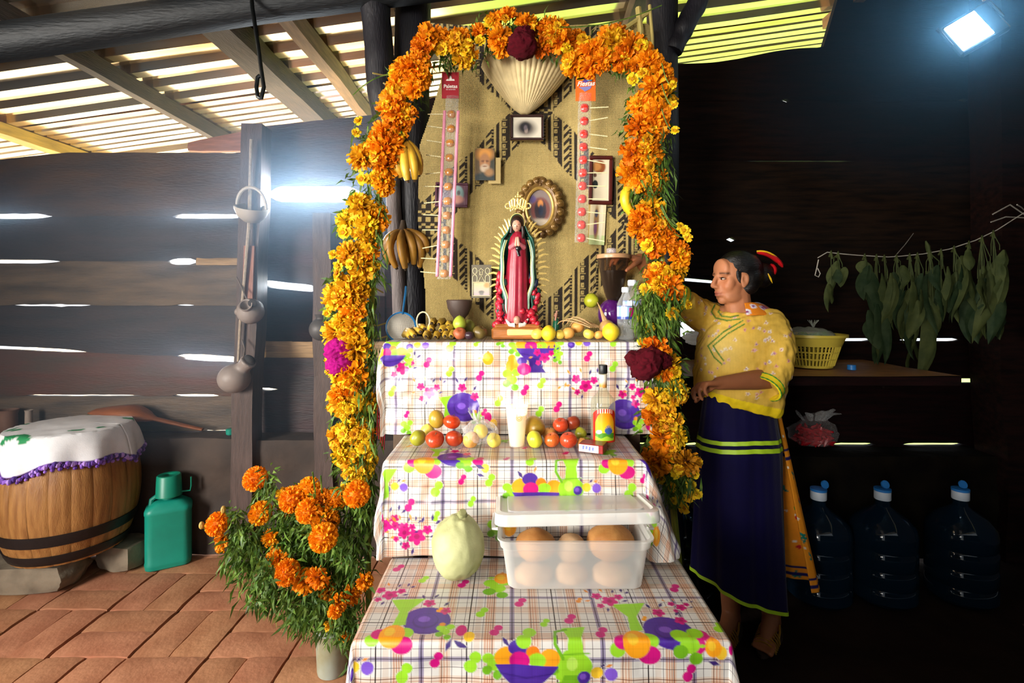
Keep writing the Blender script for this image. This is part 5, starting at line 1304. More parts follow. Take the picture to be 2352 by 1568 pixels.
# ---- clear bag over the yellow fruit
def crumpled_bag(c, r, seed, sq, tie=None, nu=40, nv=26, amp=.16):
    mb = MB()
    def fn(u, v):
        a = 2*PI*u; t_ = PI*v; q = Vector((math.cos(a)*math.sin(t_), math.sin(a)*math.sin(t_), -math.cos(t_)))
        k_ = 1+amp*noise.noise(q*2.2+Vector((seed, 0, 0)))+.5*amp*noise.noise(q*6+Vector((0, seed, 0)))
        if tie and v > .72: k_ *= 1+tie*((v-.72)/.28)**2*1.2
        p = Vector((q.x*r[0], q.y*r[1], q.z*r[2]))*k_
        if v > .80: p.x *= 1-.0; 
        return (c[0]+p.x, c[1]+p.y, max(c[2]+p.z, c[2]-r[2]*sq))
    mb.grid(fn, nu, nv); return mb
M_bag = clear_mat('thin_clear_bag', (.97, .97, .97), .10, .18, (.9, .9, .9), .8, .8, 60)
t = thing('plastic_bag', 'crumpled clear plastic bag holding pale fruit left of the candle', 'bag', P(1104, 985, 1.49))
mb = crumpled_bag(P(1102, 992, 1.495), (S(40, 1.5), .042, S(28, 1.5)), 4, .86); obj('bag_film', mb, M_bag, t)
mb = MB()
for q in range(7):
    a = q*.9; mb.tube([P(1098, 972, 1.50), P(1092+8*math.cos(a), 958, 1.50+.01*math.sin(a)), P(1090+16*math.cos(a), 940+5*math.sin(a*2), 1.50+.016*math.sin(a))], [.004, .006, .003], 5, flat=.35)
obj('knotted_end', mb, M_bag, t)

# ---- green squash and the lidded box of bread
t = thing('squash', 'pale green ribbed squash sitting on the lowest shelf', 'squash', (PX(1052, 1.27), 1.27, z3)); YQ = 1.27
mb = MB(); c = P(1052, 1258, YQ); R = S(61, YQ)
def sq_fn(u, v):
    a = 2*PI*u; t_ = PI*v; q = Vector((math.cos(a)*math.sin(t_), math.sin(a)*math.sin(t_), -math.cos(t_)))
    k_ = 1+.055*noise.noise(q*1.6+Vector((3, 1, 0)))+.03*noise.noise(q*4)+.010*noise.noise(q*11)+.10*max(0, q.z)**4*max(0, noise.noise(q*5+Vector((9, 0, 0)))+.3)
    k_ += .035*math.exp(-((math.sin(a-5.2))/.12)**2)*(math.cos(a-5.2) > 0)*math.sin(t_)
    return (c.x+q.x*R*k_, c.y+q.y*R*k_, c.z+q.z*R*1.16*k_)
mb.grid(sq_fn, 56, 40)
zmin = min(p[2] for p in mb.v); mb.v = [(p[0], p[1], max(p[2]-(zmin-z3)+0-.004, z3)) for p in mb.v]
obj('rind', mb, mat('pale_squash_rind', C('#bfc08c'), .62, .16, 14, .5, 26, col2=C('#a3a470')), t)
top = Vector((c.x+.008, c.y, max(p[2] for p in mb.v))); mb = MB(); mb.tube([top+Vector((0, 0, -.014)), top+Vector((.003, 0, .002)), top+Vector((.004, -.004, .006))], [.016, .012, .009], 9); obj('stem_scar', mb, mat('squash_scar', C('#8a8a5a'), .8, .2, 30, .4, 60), t)

t = thing('plastic_container', 'translucent white storage box with handles and lid propped on the bread', 'container', (PX(1322, 1.31), 1.31, z3))
M_milky = clear_mat('milky_plastic', (.95, .93, .90), .30, .38, (.86, .85, .82), .5); M_milky2 = clear_mat('milky_lid_plastic', (.95, .95, .93), .55, .35, (.90, .90, .88), .5)
xc, yc = .151, 1.315
def rrect(w, d, r, n=5):
    pts = []
    for (sx, sy, a0) in ((1, -1, -PI/2), (1, 1, 0), (-1, 1, PI/2), (-1, -1, PI)):
        for q in range(n+1): a = a0+PI/2*q/n; pts.append((sx*(w/2-r)+r*math.cos(a), sy*(d/2-r)+r*math.sin(a)))
    return pts
def stack_rr(layers_, cx_, cy_, bottom=True, top=False, M=None):
    mb = MB(); n = None
    for (w, d, r, z) in layers_:
        p = rrect(w, d, r); n = len(p); mb.v += [(cx_+a, cy_+b, z) for a, b in p]
    for j in range(len(layers_)-1): mb.f += [(j*n+i, j*n+(i+1) % n, (j+1)*n+(i+1) % n, (j+1)*n+i) for i in range(n)]
    if bottom: mb.f.append(tuple(range(n))[::-1])
    if top: mb.f.append(tuple((len(layers_)-1)*n+i for i in range(n)))
    return mb
mb = stack_rr([(.312, .198, .022, z3), (.322, .206, .024, z3+.004), (.346, .226, .026, z3+.095), (.350, .230, .026, z3+.100), (.358, .238, .028, z3+.101), (.362, .242, .028, z3+.118), (.372, .252, .03, z3+.120), (.372, .252, .03, z3+.124), (.356, .236, .026, z3+.124)], xc, yc); o_ = obj('tub', mb, M_milky, t, angle=25); 
for s in (-1, 1):
    mb = MB(); xh = xc+s*.196
    mb.tube([(xc+s*.184, yc-.05, z3+.122), (xh, yc-.045, z3+.120), (xh+s*.002, yc, z3+.116), (xh, yc+.045, z3+.120), (xc+s*.184, yc+.05, z3+.122)], .006, 8, flat=.6); obj('handle', mb, M_milky2, t)
lid = stack_rr([(.388, .258, .03, -.016), (.392, .262, .032, -.014), (.388, .258, .03, .010), (.366, .236, .03, .013), (.356, .226, .028, .006), (.330, .200, .02, .006), (.326, .196, .02, .011)], 0, 0, bottom=False, top=True)
o_ = obj('lid', lid, M_milky2, t, world=False, angle=25); o_.location = (xc-.151+.002-(PX(1322, 1.31)-.151), 0, .163); o_.rotation_euler = (math.radians(-8.5), math.radians(-.8), math.radians(1.0))
M_bread = mat('golden_bread_crust', C('#c98f4e'), .6, .25, 18, .4, 50, col2=C('#a86a30')); M_bread2 = mat('pale_bread_crust', C('#d6b088'), .65, .2, 18, .4, 50, col2=C('#bb8f62'))
def bread(label, px, py, Y, rx, rz, m, seed):
    mb = MB(); c_ = P(px, py, Y); mb.ell(c_, (S(rx, Y), S(rx, Y)*.92, S(rz, Y)), 26, 18, fn=lambda q: 1+.05*noise.noise(q*1.8+Vector((seed, 0, 0)))+.012*noise.noise(q*9+Vector((seed, 3, 0)))); tag(obj('bread_roll', mb, m, None), label, 'bread', 'bread in the plastic box')
bread('round golden bread at the left of the plastic box', 1230, 1250, 1.28, 47, 34, M_bread, 1); bread('smaller round bread in the middle of the plastic box', 1312, 1258, 1.29, 34, 32, M_bread2, 2); bread('largest round bread at the right of the plastic box', 1402, 1244, 1.30, 56, 38, M_bread, 3)
bread('pale bread seen low through the left front of the plastic box', 1225, 1318, 1.27, 44, 28, M_bread2, 4); bread('pale bread seen low through the middle of the plastic box', 1312, 1318, 1.27, 38, 28, M_bread2, 5); bread('pale bread seen low through the right front of the plastic box', 1404, 1318, 1.27, 46, 28, M_bread2, 6)
# small figurine in green behind the fruit
t = thing('small_figurine', 'tiny green robed figurine behind the yellow fruit right of the statue', 'figurine', (PX(1277, 1.80), 1.80, z1)); k = S(1, 1.80); T0 = TR((PX(1277, 1.80), 1.80, z1))
mb = MB(); mb.lathe([(.1*k, 0), (10*k, 0), (9*k, 14*k), (7*k, 34*k), (4*k, 44*k), (.1*k, 46*k)], 14, T0, cap=False); obj('robe', mb, mat('green_enamel', C('#17684a'), .3), t)
mb = MB(); mb.ell((PX(1277, 1.8), 1.80, z1+50*k), 5*k, 10, 8); mb.cap((PX(1275, 1.8), 1.79, z1+40*k), 2.4*k, (PX(1278, 1.8), 1.785, z1+60*k), 2*k, 8, 6); obj('head', mb, M_sskin, t)
# ---------------------------------------------------------------- marigold arch and bouquet
def petal(vs, fs, cs, base, d, side, L, w, curl, col, cbase):
    up = side.cross(d)
    n = len(vs)
    tip = base+d*L+up*curl*L
    mid = base+d*L*.6+up*curl*L*.15
    vs += [base-side*w*.25, base+side*w*.25, mid-side*w*.5, mid+side*w*.5, tip-side*w*.42+up*L*.10, tip+up*-.02*L, tip+side*w*.42+up*L*.12]
    fs += [(n, n+1, n+3, n+2), (n+2, n+3, n+5), (n+2, n+5, n+4), (n+3, n+6, n+5)]
    cs += [cbase, cbase, col, col, col, col, col]
def pompom(name, seed, N, flat, wid, cols, ragged=.12, core=.5, low=-.45):
    r = random.Random(seed); vs = []; fs = []; cs = []
    for i in range(N):
        z = 1-(1-low)*(i+.5)/N; a = i*2.39996+r.uniform(-.25, .25)
        q = Vector((math.sqrt(max(0, 1-z*z))*math.cos(a), math.sqrt(max(0, 1-z*z))*math.sin(a), z*flat))
        d = (q+Vector((r.uniform(-.3, .3), r.uniform(-.3, .3), r.uniform(-.1, .3)))).normalized()
        s = d.cross(Vector((r.uniform(-1, 1), r.uniform(-1, 1), r.uniform(-1, 1)))).normalized()
        ln = (1-core)*r.uniform(1-ragged, 1+ragged)
        c = cols[0]; t_ = r.random(); c = mixc(cols[0], cols[1], t_)
        petal(vs, fs, cs, q*core, d, s, ln, wid*r.uniform(.7, 1.25), r.uniform(-.25, .35), c, mixc(c, cols[2], .6))
    mb = MB(); mb.ell((0, 0, 0), (core*.95, core*.95, core*.95*flat), 10, 7, col=cols[2]); mb.add(vs, fs); mb.c = mb.c[:len(mb.v)-len(vs)]+cs
    me = mesh_of(name, mb.v, mb.f, False, mb.c); return me
def daisy(name, seed, n, cols):
    r = random.Random(seed); vs = []; fs = []; cs = []
    for ring, (m, el, L) in enumerate(((n, .25, 1.0), (n-2, .75, .8))):
        for i in range(m):
            a = 2*PI*i/m+r.uniform(-.2, .2)+ring*.3; e_ = el+r.uniform(-.25, .25)
            d = Vector((math.cos(a)*math.cos(e_), math.sin(a)*math.cos(e_), math.sin(e_)))
            s = Vector((-math.sin(a), math.cos(a), r.uniform(-.3, .3))).normalized(); c = mixc(cols[0], cols[1], r.random())
            petal(vs, fs, cs, d*.1, d, s, L*r.uniform(.7, .95), .62, r.uniform(-.3, .3), c, mixc(c, cols[2], .5))
    mb = MB(); mb.ell((0, 0, .18), (.34, .34, .26), 8, 6, col=cols[2]); mb.tube([(0, 0, .05), (.1, 0, -.9), (.05, .1, -1.6)], [.10, .07, .06], 4, col=C('#5c7a2a')); k = len(mb.c); mb.add(vs, fs); mb.c = mb.c[:k]+cs
    return mesh_of(name, mb.v, mb.f, False, mb.c)
M_mari = mat('marigold_petals', attr=True, rough=.55, var=0, bump=0, obj_var=.07, translucent=.25, spec=.2)
M_leafg = mat('fresh_green_leaves', C('#41681f'), .5, .4, 40, 0, obj_var=.0, translucent=.3, col2=C('#7f9c40'), spec=.35)
M_leafd = mat('dull_green_leaves', C('#34511f'), .55, .4, 40, 0, translucent=.25, col2=C('#5d7430'), spec=.3)
M_gstem = mat('green_stem', C('#6d8a33'), .5, .2, 30, 0)
OR = (C('#ff920c'), C('#ffab1a'), C('#f08208')); OR2 = (C('#e8760c'), C('#f6960f'), C('#a04a06')); YE = (C('#f2bc18'), C('#f7d22a'), C('#b97c0c')); OY = (C('#eda41a'), C('#f4c022'), C('#a8600c')); WI = (C('#b8740f'), C('#d49018'), C('#5c2c08'))
FM = {}
def fmesh(kind):
    if kind not in FM:
        k, cols, sd = kind
        if k == 'full': me = pompom('marigold_full', sd, 260, .84, .20, cols, .08, .70, -.80)
        elif k == 'ruff': me = pompom('marigold_ruffled', sd, 84, .62, .36, cols, .30, .40, -.30)
        elif k == 'daisy': me = daisy('small_flower', sd, 9, cols)
        elif k == 'comb':
            mb = MB(); mb.ell((0, 0, 0), (1, .8, .95), 40, 28, col=cols[0], fn=lambda q: 1+.16*noise.noise(q*3+Vector((sd, 0, 0)))+.13*noise.noise(q*7+Vector((sd, 2, 0)))+.08*noise.noise(q*16)); me = mesh_of('cockscomb', mb.v, mb.f, True, [mixc(cols[0], cols[1], .5+.5*noise.noise(Vector(p)*9)) for p in mb.v])
        me.materials.append(M_mari if k != 'comb' else mat('cockscomb_velvet', attr=True, rough=.8, var=.2, scale=60, bump=.6, bscale=160, spec=.15)); FM[kind] = me
    return FM[kind]
def flower(name, kind, pos, r, facing, parent, squash=1.0):
    o = link(name, fmesh(kind), None, parent)
    off = Vector(parent.location) if parent is not None else Vector()
    o.location = Vector(pos)-off
    o.rotation_euler = (aim_z(facing) @ rotm('Z', random.uniform(0, 360))).to_euler(); o.scale = (r, r, r*squash)
    return o
def blades(mb, p, d, n, ln, spread, w=.16, col=None):
    for _ in range(n):
        q = Vector(d).normalized()+Vector((random.gauss(0, spread), random.gauss(0, spread), random.gauss(0, spread))); q.normalize()
        s = q.cross(Vector((random.gauss(0, 1), random.gauss(0, 1), random.gauss(0, 1)))).normalized(); u = q.cross(s)
        L_ = ln*random.uniform(.55, 1.2); b = Vector(p)+Vector((random.gauss(0, 1), random.gauss(0, 1), random.gauss(0, 1)))*ln*.25
        n0 = len(mb.v); m_ = b+q*L_*.5+u*L_*.10
        mb.v += [tuple(b), tuple(m_-s*L_*w), tuple(m_+s*L_*w), tuple(b+q*L_-u*L_*.12+Vector((0, 0, -L_*.15)))]; mb.f += [(n0, n0+1, n0+2), (n0+1, n0+3, n0+2)]

arch = thing('flower_arch', 'tall arch of orange marigolds and yellow flowers framing the altar', 'garland', (0, 1.68, 0))
# px, py, half width, depth, orange/yellow balance, flower density
path = [(822, 1118, 34, 1.73, .35, .8), (812, 1060, 40, 1.72, .35, 1), (806, 1000, 42, 1.71, .35, 1), (806, 940, 44, 1.70, .4, 1), (800, 880, 42, 1.70, .65, 1), (806, 820, 40, 1.70, .55, .35), (796, 760, 46, 1.70, .5, 1), (802, 700, 46, 1.70, .4, 1), (810, 640, 46, 1.70, .5, 1), (822, 585, 46, 1.70, .6, 1), (818, 525, 44, 1.70, .5, 1), (838, 465, 40, 1.70, .75, .8), (850, 400, 44, 1.70, .9, .9), (866, 340, 44, 1.70, .85, .9), (896, 280, 46, 1.70, .9, 1), (926, 225, 46, 1.70, .8, 1), (944, 165, 44, 1.71, .5, 1), (985, 118, 40, 1.72, .8, 1), (1050, 112, 42, 1.74, .75, 1), (1100, 92, 48, 1.75, .6, 1), (1150, 66, 44, 1.75, .85, 1), (1205, 78, 30, 1.75, .8, .3), (1260, 84, 42, 1.75, .6, 1), (1310, 118, 42, 1.75, .6, 1), (1370, 130, 42, 1.74, .85, 1), (1430, 112, 44, 1.73, .9, 1), (1478, 140, 44, 1.70, .95, 1), (1492, 195, 48, 1.68, .9, 1), (1486, 250, 48, 1.67, .9, 1), (1474, 305, 40, 1.66, .95, 1), (1472, 355, 36, 1.66, .7, .6), (1478, 410, 40, 1.66, .9, .9), (1486, 465, 44, 1.66, .9, .9), (1500, 515, 46, 1.65, .75, 1), (1526, 565, 54, 1.64, .85, 1), (1516, 615, 54, 1.63, .85, 1), (1506, 655, 46, 1.62, .8, .9), (1508, 705, 40, 1.61, .5, .10), (1514, 750, 46, 1.60, .7, .5), (1520, 800, 44, 1.60, .7, .6), (1526, 850, 30, 1.60, .6, .15), (1524, 905, 44, 1.60, .8, 1), (1524, 960, 46, 1.60, .7, 1), (1530, 1010, 50, 1.60, .6, 1), (1540, 1060, 52, 1.60, .45, .9), (1556, 1105, 40, 1.60, .2, .6)]
pts3 = [P(a, b, y) for a, b, w, y, o, dn in path]
r_ = random.Random(21); random.seed(5)
fol = MB(); fol_d = MB()
cnt_m = cnt_y = 0
for i in range(len(path)-1):
    a, b = path[i], path[i+1]
    seg = math.hypot(b[0]-a[0], b[1]-a[1])
    for q in range(int(round(seg/10.5))):
        t_ = r_.random(); cx_, cy_, w, y, orr, dn = [a[k]*(1-t_)+b[k]*t_ for k in range(6)]
        nx, ny = -(b[1]-a[1])/seg, (b[0]-a[0])/seg
        for rep in range(2):
            off = r_.uniform(-1, 1)*w*.80; dpt = y-.035*math.sqrt(max(0, 1-(off/w)**2))+r_.uniform(-.012, .02)
            p = P(cx_+nx*off, cy_+ny*off, dpt); face = Vector((off/w*nx*.8+r_.uniform(-.4, .4), -1, -off/w*ny*.8+r_.uniform(-.35, .45)))
            if r_.random() > dn: continue
            if rep == 0 and r_.random() < .55+.35*orr:
                cols = OR2 if r_.random() < (.55 if cx_ > 960 and cy_ < 700 else .25) else (OR if r_.random() < .5+orr*.4 else OY)
                if cx_ > 1300 and cy_ > 860: cols = r_.choice((OY, WI, OR2, YE))
                if cx_ < 840 and cy_ > 500: cols = r_.choice((OR, OY, OY, YE))
                flower('marigold', ('ruff', cols, r_.randrange(3)), p, S(r_.uniform(24, 35)*(1.0 if r_.random() < .7 else .75), y), face, arch, r_.uniform(.8, 1.1)); cnt_m += 1
            elif r_.random() < (1-orr)*.9+.22:
                flower('yellow_flower', ('daisy', YE if r_.random() < .7 else OY, r_.randrange(3)), p+Vector((0, -.012, 0)), S(r_.uniform(11, 18), y), face, arch); cnt_y += 1
    for q in range(int(seg/3.4)):
        t_ = r_.random(); cx_, cy_, w, y, orr, dn = [a[k]*(1-t_)+b[k]*t_ for k in range(6)]
        nx, ny = -(b[1]-a[1])/seg, (b[0]-a[0])/seg; off = r_.uniform(-1, 1)*w*.9
        blades(fol_d if (r_.random() < .6) else fol, P(cx_+nx*off, cy_+ny*off, y+r_.uniform(-.015, .045)), (nx*off/w, -.5, -1.0), 5, .040, .6, .12)
# exposed greenery on the right side and loose sprays
for (cx_, cy_, w, h, y, n) in ((1508, 705, 38, 44, 1.585, 260), (1524, 862, 22, 30, 1.585, 90), (1500, 370, 30, 70, 1.65, 160), (1498, 430, 26, 40, 1.65, 80), (1560, 1100, 36, 40, 1.60, 90), (840, 1000, 26, 120, 1.70, 160), (858, 540, 18, 120, 1.69, 110), (850, 780, 18, 90, 1.69, 90), (836, 880, 20, 70, 1.68, 80), (830, 1120, 26, 50, 1.73, 120), (880, 330, 26, 40, 1.69, 70), (1230, 60, 40, 20, 1.76, 60)):
    for q in range(n):
        p = P(cx_+r_.uniform(-w, w), cy_+r_.uniform(-h, h), y+r_.uniform(-.02, .03)); blades(fol if r_.random() < .55 else fol_d, p, (r_.uniform(-.3, .3), -.25, -1), 2, .055, .35, .07)
for (px, py, r, y) in ((1590, 960, 0, 0),): pass
sprays = [(818, 305, .0), (824, 278, 0), (1548, 242, 0), (1550, 300, 0), (1572, 530, 0), (1578, 545, 0), (1562, 520, 0), (765, 585, 0), (758, 690, 0), (770, 675, 0), (752, 720, 0), (764, 745, 0), (1545, 195, 0), (1538, 745, 0), (1600, 1135, 0), (1582, 1140, 0), (1560, 1148, 0), (1572, 1166, 0), (1545, 1150, 0), (1596, 1090, 0), (1600, 1060, 0), (1588, 1112, 0), (1540, 1118, 0), (1520, 1100, 0), (780, 1050, 0), (770, 1020, 0), (768, 930, 0), (1580, 700, 0), (1470, 730, 0), (1476, 785, 0), (786, 990, 0), (905, 168, 0), (1280, 62, 0)]
for (px, py, _) in sprays:
    y = 1.69 if px < 1200 else 1.59; p = P(px, py, y); flower('yellow_flower', ('daisy', YE, r_.randrange(3)), p, S(r_.uniform(10, 15), y), (r_.uniform(-.6, .6), -1, .3), arch); cnt_y += 1
    mb_c = P(800+12*r_.random(), py+50, 1.71) if px < 1000 else P(1520, py-50, 1.60)
    c_ = P((px+mb_c.x*0+ (800 if px < 1000 else 1520))/2, py+6, y); pts = [p*(1-s)**2+c_*2*s*(1-s)+mb_c*s*s for s in np.linspace(0, 1, 7)]; fol.tube(pts, .0018, 4)
o_ = obj('foliage', fol, M_leafg, arch, smooth=False); o_['kind'] = 'stuff'
o_ = obj('dark_foliage', fol_d, M_leafd, arch, smooth=False); o_['kind'] = 'stuff'
MAGC = (C('#c4128a'), C('#8f0a66')); DRED = (C('#38020c'), C('#66081c'))
for (px, py, y, rx, k, cols) in ((780, 802, 1.665, 34, 1, MAGC), (782, 838, 1.66, 32, 2, MAGC), (806, 862, 1.68, 20, 3, MAGC), (1200, 105, 1.70, 34, 4, DRED), (1203, 84, 1.72, 26, 5, DRED), (1486, 834, 1.545, 42, 6, DRED), (1462, 826, 1.55, 26, 7, DRED), (1518, 826, 1.555, 26, 8, DRED)):
    flower('cockscomb', ('comb', cols, k), P(px, py, y), S(rx, y), (0, -1, .2), arch)
# canes of the arch
M_caneg = mat('green_cane', C('#8a9434'), .45, .25, 9, .15, 40, stretch=(8, 8, 1))
for l, r in ((((845, 1300, 1.80), (846, 1000, 1.76), (852, 760, 1.74), (858, 560, 1.73), (880, 380, 1.73), (930, 230, 1.73), (990, 120, 1.745)), .011), (((990, 120, 1.745), (1100, 90, 1.77), (1205, 62, 1.78), (1320, 90, 1.77), (1440, 110, 1.75), (1498, 150, 1.71)), .009), (((1498, 150, 1.71), (1490, 300, 1.69), (1494, 460, 1.685), (1520, 600, 1.655), (1520, 800, 1.63), (1530, 1000, 1.63), (1560, 1300, 1.65)), .011)):
    q = [P(*k) for k in l]; pp = []
    for i in range(len(q)-1): pp += [q[i].lerp(q[i+1], s) for s in np.linspace(0, 1, 6)[:-1]]
    pp.append(q[-1])
    if l[0][1] > 1200 : pp = [Vector((pp[0].x, pp[0].y+.03, .005))]+pp
    if l[-1][1] > 1200: pp.append(Vector((pp[-1].x+.02, pp[-1].y+.03, .005)))
    mb = MB(); mb.tube(pp, r, 8); obj('cane', mb, M_caneg, arch)
mb = MB()
for (a, b) in (((846, 645), (880, 672)), ((850, 775), (888, 772)), ((848, 745), (886, 742)), ((850, 855), (880, 868)), ((880, 190), (935, 215)), ((856, 168), (905, 170)), ((1460, 520), (1488, 535))):
    mb = MB(); mb.tube([P(a[0], a[1], 1.72), P((a[0]+b[0])/2, (a[1]+b[1])/2+4, 1.74), P(b[0], b[1], 1.78)], .0028, 5); obj('twig', mb, M_cane, arch)
mb = MB()
for k in range(5): mb.tube([P(872+k*3, 880, 1.66), P(868+k*5, 930, 1.655), P(866+k*4, 1000+8*k, 1.66)], .004, 5, flat=.3)
o_ = obj('ribbon', mb, mat('crimson_ribbon', C('#a8122e'), .5), arch); o_['kind'] = 'stuff'

# ---- bucket and bouquet beside the left foot of the arch
YK = 1.80
t = thing('bucket', 'small grey-green plastic pail of marigolds standing on the bricks', 'bucket', (PX(764, YK), YK, 0)); T0 = TR((PX(764, YK), YK, 0)); k = S(1, YK)
mb = MB(); mb.lathe([(.1*k, 3*k), (31*k, 3*k), (33*k, .002), (34*k, 6*k), (38*k, 112*k), (41*k, 113*k), (41*k, 119*k), (38*k, 119*k), (36.5*k, 112*k), (32*k, 12*k), (.1*k, 10*k)], 30, T0, cap=False)
def pail_mat():
    m = mat('cloudy_pail', C('#8f8a6a'), .4, .15, 8, .1, 30, col2=C('#a8b0a4'))
    return m
obj('pail', mb, pail_mat(), t, angle=30)
mb = MB(); mb.lathe([(41*k, 100*k), (41.6*k, 106*k), (41*k, 112*k)], 30, T0, cap=False); obj('rim_band', mb, mat('pale_band', C('#b8c4bc'), .4), t)
base = Vector((PX(764, YK), YK, .12))
M_bud = mat('marigold_bud', C('#a8863a'), .6)
bq = [(586, 1099, 27, 1.70, 'full', OR, 'round orange marigold highest on the left of the bouquet by the dark wall'), (598, 1178, 26, 1.68, 'full', OR, 'tilted round marigold alone below the highest left bloom'), (499, 1203, 26, 1.64, 'full', OR, 'orange marigold farthest left, with a bud beside it'), (512, 1244, 21, 1.66, 'ruff', OR2, 'half hidden marigold drooping under the farthest left bloom'),
      (672, 1146, 29, 1.66, 'full', OR, 'large marigold at the left of the thick upper cluster'), (709, 1121, 25, 1.68, 'full', OR, 'marigold topping the thick upper cluster'), (708, 1173, 27, 1.62, 'full', OR, 'marigold in the front middle of the upper cluster'), (736, 1150, 27, 1.66, 'full', OR2, 'deeper orange marigold squeezed behind the upper cluster'), (772, 1146, 25, 1.67, 'full', OR, 'marigold at the right end of the upper cluster'), (820, 1134, 29, 1.58, 'full', OR, 'big round marigold at the right, against the foot of the arch'),
      (748, 1196, 30, 1.62, 'full', OR2, 'large marigold just above the lowest big bloom'), (743, 1234, 31, 1.56, 'full', OR, 'largest and most frontal round marigold in the bouquet centre'), (622, 1236, 19, 1.66, 'ruff', OR, 'small flat marigold among the leaves left of centre'), (639, 1282, 23, 1.64, 'ruff', OR, 'ruffled marigold at the left above the lower cluster'), (660, 1314, 28, 1.60, 'full', OR, 'big marigold at the left of the lower cluster'), (698, 1334, 25, 1.61, 'ruff', OR2, 'shaded ruffled marigold in the lower cluster'), (731, 1326, 23, 1.60, 'ruff', OR2, 'marigold at the right of the lower cluster'),
      (777, 1384, 19, 1.60, 'ruff', OR2, 'dark ruffled marigold close above the pail'), (770, 1403, 15, 1.59, 'ruff', OR, 'small marigold hanging just over the pail rim'), (752, 1358, 19, 1.64, 'ruff', WI, 'wilted brown-orange marigold between the leaves and the pail'), (806, 1366, 21, 1.64, 'ruff', OR2, 'wilting marigold right of the pail near the cloth'), (838, 1334, 18, 1.62, 'ruff', OR2, 'drooping dark orange marigold touching the tablecloth edge'), (758, 1436, 12, 1.68, 'ruff', OY, 'tiny yellow-orange bloom stuck on the pail rim'), (792, 1462, 11, 1.66, 'ruff', OR, 'tiny marigold hanging beside the pail'), (654, 1138, 18, 1.72, 'ruff', OY, 'yellower marigold half behind the large left cluster bloom'), (655, 1172, 15, 1.71, 'ruff', OR2, 'small shaded marigold under the left cluster bloom')]
fol = MB(); r_ = random.Random(8); random.seed(9)
leaves_small = []
for (px, py, r, y, kind, cols, lb) in bq:
    p = P(px, py, y); t = thing('marigold_stem', lb, 'flower', base, 'marigolds in the pail')
    out = Vector((p.x-base.x, p.y-base.y, 0)); face = Vector((out.x*1.4, -.75+out.y*.5, .45+max(0, p.z-.5)*.6))
    if kind == 'ruff': face = Vector((out.x*2, -1, .1))
    flower('bloom', (kind, cols, r_.randrange(3)), p, S(r*1.08, y), face, t, .92)
    ctl = base+Vector((out.x*.35, out.y*.35-.02, max(.10, (p.z-base.z)*.75+.08)))
    s0 = base+Vector((r_.uniform(-.03, .03), r_.uniform(-.03, .03), -.06))
    pts = [s0*(1-s)**2+ctl*2*s*(1-s)+(p-face.normalized()*S(r*.5, y))*s*s for s in np.linspace(0, 1, 12)]
    mb = MB(); mb.tube(pts, [.0035]*11+[.0045], 5); obj('stem', mb, M_gstem, t)
    lf = MB()
    for j in range(3, 11):
        for s_ in (-1, 1):
            if r_.random() < .42: continue
            q = pts[j]; tg = (pts[min(j+1, 11)]-pts[j-1]).normalized(); sd = tg.cross(Vector((0, -1, .2))).normalized()*s_
            L_ = r_.uniform(.05, .10); ax = (sd+tg*.3+Vector((0, -.3, -.35))).normalized()
            for m_ in range(6):
                c_ = q+ax*L_*(m_/6); dd = (ax*.7+sd.cross(ax)*r_.uniform(-1, 1)+Vector((r_.uniform(-.5, .5), -.2, -.5))).normalized()
                blades(lf, c_, dd, 2, .034, .3, .13)
    o_ = obj('leaves', lf, M_leafg if r_.random() < .7 else M_leafd, t, smooth=False); o_['kind'] = 'stuff'
    if px == 499:
        for bx, by in ((463, 1206), (513, 1170)):
            b = MB(); b.ell(P(bx, by, y), (S(6, y), S(6, y), S(9, y)), 8, 7); obj('bud', b, M_bud, t); b = MB(); b.tube([P(bx+4, by+6, y), P(bx+20, by+20, y+.02), P(520, 1250, y+.04)], .002, 5); obj('bud_stem', b, M_gstem, t)
fol2 = MB()
# loose leafy greenery packed in the pail
for (cx_, cy_, w, h, y, n) in ((600, 1290, 60, 70, 1.66, 210), (560, 1230, 34, 44, 1.66, 110), (545, 1270, 24, 60, 1.66, 90), (690, 1250, 70, 60, 1.68, 260), (790, 1260, 54, 90, 1.66, 340), (720, 1380, 60, 40, 1.66, 240), (640, 1370, 40, 40, 1.65, 120), (830, 1210, 26, 90, 1.70, 160), (800, 1420, 36, 50, 1.66, 130), (690, 1420, 30, 20, 1.70, 90), (620, 1120, 14, 40, 1.70, 50), (540, 1180, 8, 26, 1.66, 24), (600, 1330, 26, 50, 1.62, 90), (660, 1200, 30, 30, 1.70, 60)):
    for q in range(n):
        p = P(cx_+r_.gauss(0, w*.5), cy_+r_.gauss(0, h*.5), y+r_.uniform(-.04, .07))
        if r_.random() < .48: blades(fol if r_.random() < .6 else fol2, p, (r_.uniform(-.5, .3), -.4, -.7), 3, .046, .7, .10)
for q in range(16):
    p = P(r_.uniform(560, 830), r_.uniform(1080, 1240), r_.uniform(1.62, 1.74)); ctl = base.lerp(p, .5)+Vector((0, -.02, .1)); fol.tube([base*(1-s)**2+ctl*2*s*(1-s)+p*s*s for s in np.linspace(0, 1, 8)], .0025, 4)
tag(obj('bouquet_foliage', fol2, M_leafd, None, smooth=False), 'darker narrow leaves deep inside the marigold bouquet', 'foliage', kind='stuff')
o_ = obj('bouquet_foliage', fol, M_leafg, None, smooth=False); tag(o_, 'mass of narrow green marigold leaves spilling over the pail', 'foliage', kind='stuff')
print('MARIGOLDS', cnt_m, cnt_y)
